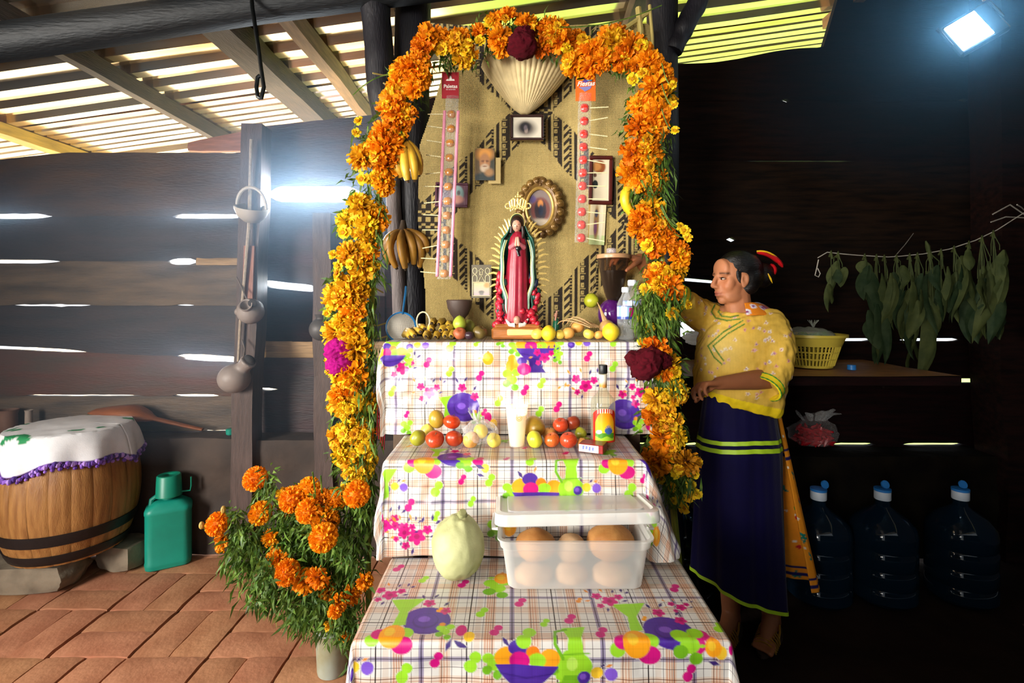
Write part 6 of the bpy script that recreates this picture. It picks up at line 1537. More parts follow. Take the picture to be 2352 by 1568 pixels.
# ---------------------------------------------------------------- the woman
M_skin = mat('brown_skin', attr=True, rough=.52, var=.06, scale=30, bump=.06, bscale=220, sss=.10, spec=.3)
M_hair = mat('black_hair', C('#0b0809'), .32, .3, 40, .5, 90, stretch=(1, 1, 6), spec=.5)
woman = thing('person', 'woman in yellow blouse and navy skirt reaching behind the flowers to the blender', 'person', (.88, 1.96, 0))
SK = C('#b27450'); SKD = C('#7c4527')
fw = Vector((-.982, -.19, 0)).normalized(); lf_ = Vector((-fw.y, fw.x, 0)); up_ = Vector((0, 0, 1))
if (lf_.y > 0): lf_ = -lf_
HS = .88; H0 = Vector((.842, 1.95, 1.379))
HM = Matrix(((fw.x, lf_.x, 0, H0.x), (fw.y, lf_.y, 0, H0.y), (0, 0, 1, H0.z), (0, 0, 0, 1))) @ rotm('Y', 3) @ Matrix.Diagonal((HS, HS, HS, 1))
def hp(x, y, z): return HM @ Vector((x, y, z))
body = MB()
def he(c, r, M=None, n=20, m=14):
    t = MB(); t.ell(c, r, n, m, M); body.add([HM @ Vector(p) for p in t.v], t.f)
def hcap(p, rp, q, rq): body.cap(hp(*p), rp*HS, hp(*q), rq*HS, 12, 8)
he((-.014, 0, .030), (.092, .070, .083)); he((.020, 0, -.035), (.060, .054, .074)); he((.054, 0, -.086), (.021, .022, .018)); he((.020, .030, -.072), (.045, .022, .026)); he((.020, -.030, -.072), (.045, .022, .026))
for s in (-1, 1):
    he((.046, s*.032, -.026), (.024, .024, .028)); he((.0610, s*.027, .027), (.0125, .028, .012)); he((.084, s*.010, -.028), (.010, .009, .0075)); he((.041, s*.043, -.010), (.020, .016, .030))
    he((-.006, s*.071, -.006), (.019, .007, .030), rotm('Y', -14)); he((-.012, s*.076, -.004), (.012, .007, .026), rotm('Y', -14)); he((.0, s*.071, -.030), (.009, .007, .009))
hcap((.079, 0, .018), .0085, (.099, 0, -.020), .0105); he((.094, 0, -.024), (.0125, .0115, .010)); he((.054, 0, .048), (.020, .052, .046))
he((.078, 0, -.050), (.010, .022, .0085)); he((.0765, 0, -.0625), (.011, .019, .008)); he((.062, 0, -.055), (.018, .030, .024))
NB = Vector((.872, 1.965, 1.235))
body.cap(hp(-.018, 0, -.045), .050*HS, NB, .050); body.cap(hp(.0, 0, -.06), .040*HS, NB+Vector((-.012, -.008, .01)), .044)
latv = Vector((.64, -.77, 0)); fwd = Vector((-.77, -.64, 0))
SHL = P(1776, 748, 1.88); SHR = P(1640, 728, 2.05); CH_ = Vector((.875, 1.968, 1.12)); PV = Vector((.875, 1.975, .84))
body.cap(NB, .05, SHL, .048); body.cap(NB, .05, SHR, .048); body.cap(CH_, .100, PV, .080); body.cap(CH_+latv*.04, .080, PV+latv*.04, .068); body.cap(CH_-latv*.04, .080, PV-latv*.04, .068); body.cap(CH_, .09, NB, .05)
EL = P(1781, 868, 1.835); WL = P(1652, 880, 1.775); ER = P(1538, 674, 1.99); WR = P(1469, 596, 1.872)
body.cap(SHL, .046, EL, .037); body.cap(EL, .037, EL.lerp(WL, .35), .036); body.cap(EL.lerp(WL, .35), .036, WL, .0235)
body.cap(SHR, .046, ER, .037); body.cap(ER, .037, ER.lerp(WR, .35), .036); body.cap(ER.lerp(WR, .35), .036, WR, .0235)
def hand(w, f, n, s, curls, spread=.10, k=1.0, thumb=(.55, .75, .35), tcurl=.3):
    f, n, s = Vector(f).normalized(), Vector(n), Vector(s); n = (n-f*n.dot(f)).normalized(); s = (s-f*s.dot(f)-n*s.dot(n)).normalized()
    L_ = [(.026, .066, .0092), (.009, .074, .0092), (-.009, .069, .0088), (-.025, .054, .0078)]
    for i, (o, ln, r) in enumerate(L_):
        kn = w+f*(.076-.006*abs(i-1))*k+s*o*k-n*.004
        body.cap(w+s*o*.55*k+f*.006, .0135*k, kn, .0105*k)
        d0 = (f+s*spread*(o/.026)).normalized(); a = 0; p = kn
        for j, fr in enumerate((.46, .30, .24)):
            a += curls[i][j]; d = d0*math.cos(a)+n*math.sin(a); q = p+d*ln*fr*k; r1 = r*(1-.10*j)*k; body.cap(p, r1, q, r1*.90); p = q
    tb = w+s*.020*k+f*.016*k+n*.006; d = (s*thumb[0]+f*thumb[1]+n*thumb[2]).normalized(); q = tb+d*.042*k; body.cap(tb, .0140*k, q, .0108*k)
    d2 = (d*math.cos(tcurl)+(f*.5+n*.6-s*.3).normalized()*math.sin(tcurl)).normalized(); q2 = q+d2*.030*k; body.cap(q, .0106*k, q2, .0092*k); body.cap(q2, .0092*k, q2+d2*.018*k, .0075*k)
c_ = [(.55, .75, .45), (.60, .80, .50), (.68, .85, .5), (.78, .85, .5)]
hand(WL, WL-EL+Vector((-.05, 0, -.012)), (0, -.25, -1), (0, 1, -.25), c_, .08, .92, (.35, .85, .55), .3)
c_ = [(.25, .55, .45), (.30, .60, .5), (.36, .65, .5), (.45, .7, .5)]
hand(WR, (-.93, -.30, .12), (-.12, .1, -1), (0.1, -1, -.2), c_, .12, .95, (.55, .70, .40), .35)
# legs and feet
HLn = P(1775, 1385, 1.95); 
AL = Vector((1.005, 1.985, .085)); AR = Vector((.855, 2.0, .085))
for s, A in ((1, AL), (-1, AR)):
    hip = PV+latv*.045*s; kn = Vector((hip.x*.5+A.x*.5, hip.y*.5+A.y*.5-.01, .45)); body.cap(hip, .068, kn, .052); body.cap(kn, .052, A.lerp(kn, .65), .050); body.cap(A.lerp(kn, .65), .050, A, .034)
    d = Vector((-.62, -.78, 0)).normalized(); sd = Vector((-d.y, d.x, 0))
    hl = A-d*.030+Vector((0, 0, -.045)); ball = A+d*.105+Vector((0, 0, -.060)); body.cap(A, .034, hl, .030); body.cap(A, .032, ball, .022); body.cap(hl, .028, ball, .020); body.cap(ball-sd*.018, .018, ball+sd*.022, .017)
    for q in range(5):
        b0 = ball+sd*(-.030+.0145*q)+d*.006; ln = (.022, .026, .028, .030, .036)[q if s*1 > 0 else q]; body.cap(b0, .0105, b0+d*ln+Vector((0, 0, -.004)), .0088+(.002 if q == 4 else 0))
v, f, nr = melt('body', body, .0040, 8, .5)
HI = HM.inverted(); Rm = np.array(HI)
loc = v @ Rm[:3, :3].T + Rm[:3, 3]
x, y, z = loc[:, 0], loc[:, 1], loc[:, 2]; ay = np.abs(y)
fwv = np.array(HM.to_3x3() @ Vector((1, 0, 0)))/1.0
def g(a, s): return np.exp(-(a/s)**2)
face = (x > .02) & (z > -.12) & (z < .12) & (ay < .08)
dis = np.zeros(len(v))
dis -= .0075*g(ay-.030, .014)*g(z-.006, .010)*face                     # eye sockets
dis -= .0040*g(ay, .020)*g(z+.0565, .0022)*face                        # between the lips
dis -= .0030*g(ay-.024, .006)*g(z+.056, .006)*face                     # mouth corners
dis -= .0022*g(ay, .005)*g(z+.040, .006)*face                          # philtrum
dis -= .0040*g(ay, .020)*g(z+.073, .005)*face                          # under the lower lip
v = v+dis[:, None]*fwv[None]
ear = ((np.hypot((x+.004)/.011, (z+.002)/.019) < 1) & (ay > .070)); v = v-np.sign(y)[:, None]*np.array(lf_)[None]*(ear*.0045)[:, None]*np.clip(1-np.hypot((x+.004)/.011, (z+.002)/.019), 0, 1)[:, None]*1.6
col = np.tile(np.array(SK), (len(v), 1))
def tint(w, c): 
    global col
    col = col*(1-w[:, None])+np.array(c)*w[:, None]
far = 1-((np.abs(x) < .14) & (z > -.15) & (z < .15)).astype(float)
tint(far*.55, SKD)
brow = g((z-(.030-.12*np.maximum(0, ay-.030)-.02*(ay < .016))), .0040)*((ay > .012) & (ay < .052) & (x > .03)); tint(np.clip(brow*.9, 0, 1), C('#2a1710'))
lips = np.clip(g(ay, .020)*(g(z+.0515, .0055)+g(z+.062, .0055))*1.1, 0, 1)*(x > .06); tint(lips*.75, C('#9c4a40'))
tint(np.clip(g(ay-.036, .022)*g(z+.022, .02)*face*.35, 0, 1), C('#b8653f'))
tint(np.clip(g(ay, .02)*g(z+.0565, .0016)*face*.8*(ay < .022), 0, 1), C('#5a2a20'))
me = mesh_of('skin', v-np.array(woman.location), f, True, col); skin = link('skin', me, M_skin, woman)
# eyes
for s in (-1, 1):
    mb = MB(); t_ = MB(); t_.ell((.0660, s*.0300, .0055), (.0085, .0110, .0040), 16, 10); mb.add([HM @ Vector(p) for p in t_.v], t_.f); ey = obj('eye', mb, mat('eye_white', C('#b8a898'), .25, .03, bump=0), woman)
    mb = MB(); t_ = MB(); t_.ell((.0722, s*.0270, .0057), (.0034, .0062, .0046), 12, 8); mb.add([HM @ Vector(p) for p in t_.v], t_.f); o_ = obj('iris', mb, mat('dark_iris', C('#1a0d08'), .08, 0, bump=0), None); o_.parent = ey; o_.location = -Vector(woman.location)
    mb = MB(); mb.tube([hp(.0735-.30*abs(q)**2*.9, s*.0305+q*.95, .0118-.25*abs(q)**1.5*1.2) for q in np.linspace(-.0135, .0135, 9)], [.0005, .0012, .0016, .0018, .0018, .0018, .0016, .0014, .0006], 6); o_ = obj('eyelashes', mb, M_hair, None); o_.parent = ey; o_.location = -Vector(woman.location)
# hair gathered into a low bun
hb = MB()
def hh(c, r, M=None):
    t_ = MB(); t_.ell(c, r, 22, 16, M); hb.add([HM @ Vector(p) for p in t_.v], t_.f)
hh((-.036, 0, .047), (.098, .0775, .080), rotm('Y', -10)); hh((-.055, 0, .010), (.075, .078, .070)); hh((-.052, .040, -.012), (.045, .030, .055)); hh((-.052, -.040, -.012), (.045, .030, .055)); hh((-.135, 0, .016), (.055, .060, .058)); hh((-.105, 0, .03), (.05, .05, .055))
for s in (-1, 1): hh((.014, s*.064, .008), (.012, .007, .030), rotm('Y', 12))
hv, hf, hn = melt('hair', hb, .0048, 4)
hl = hv @ Rm[:3, :3].T + Rm[:3, 3]
sw = np.array([noise.noise(Vector((p[1]*60, (p[2]*30+p[0]*10), 1))) for p in hl]); hv = hv+hn*(sw*.0022)[:, None]
link('hair', mesh_of('hair', hv-np.array(woman.location), hf, True), M_hair, woman)
M_red = mat('red_ribbon', C('#c8141e'), .4, .15, 20, .1, 60); M_yel = mat('yellow_ribbon', C('#e8b81e'), .4, .1, 20, .1, 60)
mb = MB()
for (a, b, c2, r) in (((1738, 580), (1766, 580), (1792, 606), .016), ((1760, 586), (1782, 584), (1796, 612), .017), ((1770, 606), (1790, 618), (1774, 634), .012)):
    q = [P(*a, 1.95), P(*b, 1.93), P(*c2, 1.95)]; pts = [q[0]*(1-s)**2+q[1]*2*s*(1-s)+q[2]*s*s for s in np.linspace(0, 1, 9)]; mb.tube(pts, [r*.4]+[r]*7+[r*.5], 10, flat=.45)
obj('hair_ribbon', mb, M_red, woman)
mb = MB(); q = [P(1738, 577, 1.94), P(1770, 572, 1.915), P(1794, 602, 1.94)]; mb.tube([q[0]*(1-s)**2+q[1]*2*s*(1-s)+q[2]*s*s for s in np.linspace(0, 1, 9)], .0032, 6); mb.tube([P(1764, 628, 1.92), P(1770, 640, 1.92), P(1774, 650, 1.93)], [.002, .004, .001], 6); obj('ribbon_edging', mb, M_yel, woman)

# blouse
bl = MB()
rings = [(.893, .868, 1.965, .148, .113), (.915, .868, 1.965, .158, .124), (.95, .868, 1.965, .170, .132), (1.0, .868, 1.965, .172, .134), (1.08, .870, 1.965, .168, .130), (1.15, .873, 1.965, .163, .120), (1.20, .876, 1.965, .150, .104), (1.235, .876, 1.965, .112, .084), (1.258, .874, 1.965, .074, .066)]
nseg = 48; vs = []
for (zz, cx_, cy_, A, B) in rings:
    for i in range(nseg):
        a = 2*PI*i/nseg; w_ = 1+.02*math.sin(5*a+zz*9)+.015*math.sin(11*a-zz*20)
        p = Vector((cx_, cy_, zz))+latv*A*w_*math.cos(a)+fwd*B*w_*math.sin(a)
        tilt = -.030*((p.x-cx_)/.14) if zz < .93 else 0
        p.z += tilt; vs.append(p)
fs = [(j*nseg+i, j*nseg+(i+1) % nseg, (j+1)*nseg+(i+1) % nseg, (j+1)*nseg+i) for j in range(len(rings)-1) for i in range(nseg)]+[tuple(range(nseg))[::-1], tuple((len(rings)-1)*nseg+i for i in range(nseg))]
bl.add(vs, fs)
cufL = P(1766, 884, 1.805); cufR = P(1556, 690, 1.99)
S1 = P(1768, 752, 1.885); S2 = P(1782, 800, 1.852); S3 = P(1780, 852, 1.83)
bl.cap(P(1735, 750, 1.91), .054, S1, .068); bl.cap(S1, .068, S2, .067); bl.cap(S2, .068, S3, .062); bl.tube([S3+Vector((.008, 0, .02)), S3.lerp(cufL, .6), cufL], [.058, .053, .050], 20)
R1 = P(1640, 738, 2.04); R2 = P(1596, 716, 2.02)
bl.cap(P(1668, 748, 2.0), .066, R1, .068); bl.cap(R1, .068, R2, .064); bl.tube([R2, R2.lerp(cufR, .6), cufR], [.064, .062, .060], 20)
bv, bf, bn = melt('blouse', bl, .0042, 6)
wr_ = np.array([noise.noise(Vector((p[0]*9+p[2]*6, p[1]*9, p[2]*7)))*.6+noise.noise(Vector((p[0]*26-p[2]*10, p[1]*26, p[2]*14)))*.4+.35*noise.noise(Vector((p[0]*50, p[1]*50+p[2]*30, p[2]*22))) for p in bv])
bv = bv+bn*(wr_*.013)[:, None]
blx = CX+bv[:, 0]/bv[:, 1]*F; bly = HY-(bv[:, 2]-CH)/bv[:, 1]*F
bc = np.tile(np.array(C('#d9b148')), (len(bv), 1))
def bt(w, c):
    global bc
    bc = bc*(1-w[:, None])+np.array(c)*w[:, None]
bt((.5+.5*np.sin(blx*.9+bv[:, 2]*30))*.14, C('#c59a34'))
zrel = bv[:, 2]+.030*((bv[:, 0]-.868)/.14)
band = ((zrel < .932) & (bv[:, 2] < .99) & (np.hypot(bv[:, 0]-.868, bv[:, 1]-1.965) < .2)).astype(float); bt(band, C('#efcf1c'))
r_ = random.Random(2); idx = np.arange(len(bv))
for k_ in range(260):
    c0 = bv[r_.randrange(len(bv))]; d_ = bv-c0; dd = np.linalg.norm(d_, axis=1); near = dd < .012
    if zrel[near].size == 0 or zrel[near].min() < .945: continue
    ax_ = np.arctan2(d_[near][:, 2], d_[near][:, 0]+d_[near][:, 1]*.4); w_ = np.zeros(len(bv)); w_[near] = np.clip((.0070*(1+.35*np.cos(5*ax_))-dd[near])/.003, 0, 1)*.9
    bt(w_, r_.choice((C('#e8d8d0'), C('#d8a8a8'), C('#e6dccf'), C('#c98a90'))))
    w_[:] = 0; w_[near] = np.clip((.0036-dd[near])/.002, 0, 1); bt(w_, r_.choice((C('#8a3a6a'), C('#7a5a9a'), C('#b05a50'))))
front = (bn[:, 1] < .15)
def bline(pts, w_, c):
    for a, b in zip(pts[:-1], pts[1:]):
        t_ = np.clip(((blx-a[0])*(b[0]-a[0])+(bly-a[1])*(b[1]-a[1]))/((b[0]-a[0])**2+(b[1]-a[1])**2), 0, 1)
        dd = np.hypot(blx-a[0]-t_*(b[0]-a[0]), bly-a[1]-t_*(b[1]-a[1])); bt(np.clip((w_-dd)/1.2+.5, 0, 1)*front, c)
GL = C('#3f7a2c')
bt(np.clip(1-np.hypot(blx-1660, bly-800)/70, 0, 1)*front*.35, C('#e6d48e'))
for l in (((1706, 736), (1662, 762), (1626, 794), (1640, 820), (1658, 836)), ((1710, 744), (1672, 766), (1638, 794), (1650, 812), (1662, 828)), ((1642, 700), (1634, 716), (1644, 730), (1670, 736), (1700, 732)), ((1658, 704), (1650, 716), (1658, 726), (1678, 728), (1696, 724))): bline(l, 1.5, GL)
cl_ = bv-np.array(woman.location)
link('blouse', mesh_of('blouse', cl_, bf, True, bc), mat('yellow_floral_cotton', attr=True, rough=.7, var=.06, scale=60, bump=.15, bscale=300, spec=.25), woman)
M_cuff = mat('bright_yellow_cuff', C('#efd31c'), .6, .08, 30, .15, 200); M_gtrim = mat('green_trim', C('#3d8a2c'), .6, .1, 40, .2, 200)
def cuff(c, nrm, r, w):
    M_ = TR(c) @ aim_z(nrm); mb = MB(); mb.lathe([(r, -w/2), (r+.003, -w/2+.001), (r+.003, w/2-.001), (r, w/2), (r-.004, w/2), (r-.004, -w/2)], 32, M_, cap=False); o = obj('cuff', mb, M_cuff, woman, angle=50)
    for q in (-1, 1):
        mb = MB(); n = 40; mb.tube([M_ @ Vector(((r+.003)*math.cos(2*PI*i/n), (r+.003)*math.sin(2*PI*i/n), q*w*.42)) for i in range(n+1)], [.0028 if i % 2 else .0014 for i in range(n+1)], 5, cap=False); o2 = obj('cuff_stitching', mb, M_gtrim, None); o2.parent = o; o2.location = -Vector(woman.location)
cuff(cufL+Vector((-.008, -.002, -.006)), (cufL-S3)+Vector((-.02, -.01, 0)), .0515, .026)
cuff(cufR+Vector((-.006, 0, .003)), cufR-R2, .0615, .024)
# orange printed collar
mb = MB()
def collar(u, v):
    a = math.radians(-55+205*u); r = .056+.056*v*(1-.25*abs(u-.5)*2); c0 = Vector((.880, 1.965, 1.272))
    d = latv*math.cos(a)-fwd*math.sin(a)
    p = c0+d*r*1.15; p.z += .016-.044*v**1.4+.003*math.sin(u*14); return p
mb.grid(collar, 60, 16)
cols = []
rr_ = random.Random(6); spots = [(rr_.random(), rr_.random(), rr_.choice((C('#e6e0ea'), C('#b05a9a'), C('#d8d0e0')))) for _ in range(26)]
for j in range(17):
    for i in range(61):
        u, v_ = i/60, j/16; c = C('#ee8a1c')
        for (su, sv, sc_) in spots:
            d_ = math.hypot((u-su)*.30/.011, (v_-sv)*.06/.011)
            if d_ < 1: c = sc_ if d_ > .45 else C('#8a3a7a')
        cols.append(c)
mb.c = cols; o_ = obj('collar', mb, mat('orange_floral_cotton', attr=True, rough=.7, var=.06, scale=60, bump=.15, bscale=300, spec=.25), woman); o_.modifiers.new('th', 'SOLIDIFY').thickness = .003

# navy skirt with lime bands
def skirt_pt(u, zz, off=0.0):
    a = 2*PI*u; t_ = (.93-zz)/.78; t_ = max(0, t_)
    rx = .128+.026*min(1, t_*4)+.004*t_+.016*max(0, t_-.45); ry = .105+.022*min(1, t_*4)+.03*t_
    fo = 1+t_*.055*math.sin(6*a+1.1)+t_*.030*math.sin(13*a+.4)+.008*math.sin(21*a)
    if 2.4 < a < 3.7: fo += .11*max(0, t_-.15)*math.exp(-((a-3.02)/.28)**2)
    cx_ = .868+.006*t_; cy_ = 1.965
    return (cx_+(rx*fo+off)*math.cos(a), cy_+(ry*fo+off)*math.sin(a), zz)
def hem_z(u):
    a = 2*PI*u; return .205-.056*math.cos(a)-.0*math.sin(a)
mb = MB(); mb.grid(lambda u, v_: skirt_pt(u, .945+(hem_z(u)-.945)*v_), 160, 90)
o_ = obj('skirt', mb, mat('navy_velvet', C('#0a0636'), .7, .18, 12, .12, 150, spec=.1), woman); o_.modifiers.new('th', 'SOLIDIFY').thickness = -.002
o_.data.materials[0].node_tree.nodes['Principled BSDF'].inputs['Sheen Weight'].default_value = .12
M_lime = mat('lime_ribbon', C('#b6e02a'), .5, .06, 40, .1, 200)
for za, zb in ((.786, .771), (.758, .742)):
    mb = MB(); mb.grid(lambda u, v_: skirt_pt(u, za+(zb-za)*v_-.006*math.sin(2*PI*u*1-.6)+.004*math.sin(2*PI*u*3), .0022), 160, 3); obj('lime_band', mb, M_lime, woman)
mb = MB(); mb.grid(lambda u, v_: skirt_pt(u, hem_z(u)+.013*(1-v_), .0022), 160, 3); obj('lime_hem', mb, M_lime, woman)
# orange underskirt flaring behind
mb = MB(); cols = []; nu_, nv_ = 70, 170
rr_ = random.Random(12); spots = [(rr_.random(), rr_.random(), rr_.choice(('t', 't', 'w', 'w', 'w', 'r', 'g'))) for _ in range(85)]
def under(u, v_):
    a = math.radians(-32+112*u); zz = .93-.735*v_; r = .152+.155*v_; fo = 1+.05*v_*math.sin(u*17)+.02*v_*math.sin(u*41)
    return (.872+r*fo*math.cos(a), 1.985+r*fo*.30*math.sin(a), zz)
mb.grid(under, nu_, nv_)
for j in range(nv_+1):
    for i in range(nu_+1):
        u, v_ = i/nu_, j/nv_; c = C('#ee9420'); wd = .16+.42*v_
        for su, sv, k_ in spots:
            dx, dy = (u-su)*wd, (v_-sv)*.76
            if abs(dx) > .02 or abs(dy) > .02: continue
            d_ = math.hypot(dx, dy); a = math.atan2(dy, dx)
            if k_ == 't' and d_ < .011+.007*math.cos(3*a+su*9): c = C('#0f7a6a')
            if k_ == 'w' and d_ < .0055: c = C('#f0e4d4')
            if k_ == 'r' and d_ < .009: c = C('#c8202a')
            if k_ == 'g' and d_ < .006: c = C('#4f9a2a')
        zz = .93-.76*v_
        for zb in (.722, .688, .222, .192):
            if abs(zz-zb) < .006: c = C('#1a1a5c')
        cols.append(c)
mb.c = cols; o_ = obj('underskirt', mb, mat('orange_print_cotton', attr=True, rough=.7, var=.06, scale=40, bump=.12, bscale=200, spec=.25), woman); o_.modifiers.new('th', 'SOLIDIFY').thickness = .002
# gold sandals
M_sandal = mat('gold_leather', C('#c79a3a'), .28, .15, 30, .1, 80, metal=.6); M_sole = mat('dark_sole', C('#2a1c12'), .7)
d = Vector((-.62, -.78, 0)).normalized(); sd = Vector((-d.y, d.x, 0))
for A in (AL, AR):
    mb = MB(); cs_ = []
    for zz in (.0, .014):
        for i in range(24):
            a = 2*PI*i/24; w_ = .040-.006*math.cos(a); cs_.append(Vector((A.x, A.y, zz))+d*(.040+.122*math.cos(a))+sd*w_*math.sin(a))
    mb.add(cs_, [tuple(range(24))[::-1], tuple(range(24, 48))]+[(i, (i+1) % 24, 24+(i+1) % 24, 24+i) for i in range(24)]); sol = obj('sandal', mb, M_sole, woman, smooth=False)
    mb = MB()
    for q in range(6):
        b0 = Vector((A.x, A.y, 0))+d*(.052+.014*q); mb.tube([b0+sd*.040*math.cos(t_)+Vector((0, 0, .012+(.052-.005*q)*math.sin(t_))) for t_ in np.linspace(0, PI, 11)], .0048, 6, flat=.6)
    mb.tube([Vector((A.x, A.y, .03))+d*(.05-.09*math.sin(t_))+sd*.036*math.cos(t_)+Vector((0, 0, .03*math.sin(t_))) for t_ in np.linspace(0, PI, 11)], .004, 6)
    o_ = obj('gold_straps', mb, M_sandal, None); o_.parent = sol; o_.location = -Vector(woman.location)
# small pinch of dough held between the fingertips
mb = MB(); mb.ell(P(1584, 894, 1.765), (.012, .010, .009), 10, 8); 
# ---------------------------------------------------------------- left side: barrel, jerrycan, hanging pots
YBa = 2.43; XB = PX(163, YBa)
t = thing('barrel', 'wooden barrel with dark iron hoops standing on two stones', 'barrel', (XB, YBa, .125))
M_oak = mat('barrel_oak', C('#a8763f'), .5, .22, 6, .35, 40, stretch=(9, 9, 1), col2=C('#8a5a2c')); M_hoop = mat('dark_iron_hoop', C('#221c1c'), .5, .2, 14, .2, 50, metal=.3)
z0b, z1b = .138, .705; hB = z1b-z0b
def br_(zz): t_ = (zz-z0b)/hB*2-1; return .272-.060*t_*t_
nst = 22
for k in range(nst):
    mb = MB(); a0 = 2*PI*k/nst; da = 2*PI/nst
    def st(u, v, k=k, a0=a0):
        a = a0+da*(.004+.992*u); zz = z0b+hB*v; e_ = min(u, 1-u)
        r = br_(zz)-.0035*max(0, 1-e_/.05)**2+.0015*noise.noise(Vector((k*3, zz*5, 1)))
        return (XB+r*math.cos(a), YBa+r*math.sin(a), zz)
    mb.grid(st, 6, 14)
    o_ = obj('stave', mb, M_oak, t)
for zc, w in ((.675, .07), (.262, .052), (.170, .045)):
    mb = MB(); mb.lathe([(br_(zc-w/2)+.001, zc-w/2), (br_(zc-w/2)+.005, zc-w/2+.002), (br_(zc)+.006, zc), (br_(zc+w/2)+.005, zc+w/2-.002), (br_(zc+w/2)+.001, zc+w/2)], 48, TR((XB, YBa, 0)), cap=False); obj('iron_hoop', mb, M_hoop, t)
mb = MB(); mb.lathe([(.001, z1b-.012), (br_(z1b)-.016, z1b-.012), (br_(z1b)-.016, z1b-.03)], 40, TR((XB, YBa, 0)), cap=False); obj('barrel_head', mb, M_oak, t)
# embroidered cloth with purple crochet edge
zt = z1b+.006; Rb = br_(z1b)+.012
def cl(u, v):
    a = 2*PI*u; R_ = v*(Rb+.135+.02*math.sin(3*a+.8)+.012*math.sin(7*a)); 
    if R_ < Rb: r, zz = R_, zt+.012*(1-R_/Rb)+.004*noise.noise(Vector((math.cos(a)*R_*14, math.sin(a)*R_*14, 4)))
    else:
        d = R_-Rb; r = Rb+.010+.030*(1-math.exp(-d/.05))+d*.16*(.5+.5*math.sin(11*a+1))*min(1, d/.05); zz = zt-d*.96
    return (XB+r*math.cos(a), YBa+r*math.sin(a), zz)
nu_, nv_ = 180, 50; mb = MB(); mb.grid(cl, nu_, nv_); mb.c = []
for j in range(nv_+1):
    for i in range(nu_+1):
        u, v = i/nu_, j/nv_; c = C('#ebeaec')
        for (au, av, ra, rv, ta) in ((.70, .60, .020, .05, .5), (.735, .56, .022, .05, -.5), (.755, .62, .014, .04, .2), (.685, .68, .010, .04, 0), (.88, .50, .03, .03, .3), (.60, .52, .016, .05, .3), (.58, .60, .02, .04, -.4), (.95, .58, .014, .04, 0), (.50, .62, .02, .05, .4), (.30, .60, .02, .05, .4), (.10, .60, .02, .05, .4)):
            du, dv = (u-au)/ra, (v-av)/rv
            if (du+dv*ta)**2+dv*dv < 1: c = C('#1c8a4e')
        if v > .985: c = C('#7a4ab0')
        mb.c.append(c)
t = thing('barrel_cloth', 'white cloth embroidered with green leaves draped over the barrel', 'cloth', (XB, YBa, zt))
o_ = obj('cloth', mb, mat('white_embroidered_cotton', attr=True, rough=.75, var=.04, scale=40, bump=.12, bscale=260), t); o_.modifiers.new('th', 'SOLIDIFY').thickness = .002
mb = MB(); r_ = random.Random(3)
for k in range(210):
    u = k/210; p = Vector(cl(u, 1.0)); mb.ell(p+Vector((0, 0, -.010+r_.uniform(-.006, .006))), r_.uniform(.007, .013), 6, 5, col=r_.choice((C('#6a3fa0'), C('#8a5cc0'), C('#b08ad8'), C('#4a2a80'))))
    if k % 3 == 0: mb.ell(p+Vector((0, 0, -.026+r_.uniform(-.006, .006))), r_.uniform(.006, .010), 6, 5, col=r_.choice((C('#6a3fa0'), C('#9a6cd0'))))
o_ = obj('crochet_edging', mb, mat('purple_crochet', attr=True, rough=.8, var=.1), t); o_['kind'] = 'stuff'
# stones under the barrel
M_stone = mat('rough_grey_stone', C('#8a7c68'), .9, .3, 10, .9, 30, col2=C('#6a5e4e'))
def stone(label, c, d, seed, rz):
    mb = MB(); n = 9
    for ax in range(3):
        for s in (-1, 1):
            def fn(u, v, ax=ax, s=s):
                p = [0, 0, 0]; p[ax] = s; p[(ax+1) % 3] = (u*2-1)*(s); p[(ax+2) % 3] = v*2-1
                q = Vector(p); q = q*(1-.10*(abs(q.x)*abs(q.y)+abs(q.y)*abs(q.z)+abs(q.x)*abs(q.z))/1.6)
                k_ = 1+.05*noise.noise(q*1.4+Vector((seed, 0, 0)))+.03*noise.noise(q*5+Vector((0, seed, 0)))
                return (q.x*k_*d[0]/2, q.y*k_*d[1]/2, q.z*k_*d[2]/2)
            mb.grid(fn, n, n)
    M_ = TR(c) @ rotm('Z', rz); mb.v = [tuple(M_ @ Vector(p)) for p in mb.v]
    zm = min(p[2] for p in mb.v); mb.v = [(p[0], p[1], p[2]-zm) for p in mb.v]
    tag(obj('stone_block', mb, M_stone, None, angle=60), label, 'stone')
stone('long rough stone block under the front left of the barrel', (PX(60, 2.33), 2.34, .06), (.46, .20, .125), 2, 4); stone('smaller squared stone block under the right of the barrel', (PX(268, 2.46), 2.52, .06), (.19, .17, .125), 5, -8)
# green jerrycan
YJ = 2.535; XJ = PX(388, YJ); t = thing('jerrycan', 'teal green plastic jerrycan with a cup over its neck by the barrel', 'jerrycan', (XJ, YJ, 0)); t.rotation_euler = (0, 0, math.radians(30))
M_teal = mat('teal_plastic', C('#12907a'), .42, .10, 8, .06, 30, obj_var=0)
lay = [(.176, .116, .03, .0), (.190, .130, .034, .006), (.194, .134, .036, .02), (.196, .136, .036, .03), (.192, .132, .036, .036), (.192, .132, .036, .262), (.197, .137, .036, .268), (.197, .137, .036, .280), (.188, .128, .034, .292), (.120, .09, .03, .318), (.07, .07, .03, .324)]
def local(mb): return mb
mb = stack_rr(lay, 0, 0, top=True); o_ = obj('can_body', mb, M_teal, t, world=False, angle=35)
mb = MB(); mb.lathe([(.030, .318), (.030, .352), (.001, .352)], 20, cap=False); obj('neck', mb, M_teal, t, world=False)
mb = MB(); mb.tube([(-.075, 0, .288), (-.070, 0, .328), (-.045, 0, .345), (-.02, 0, .345)], .011, 8); obj('can_handle', mb, M_teal, t, world=False)
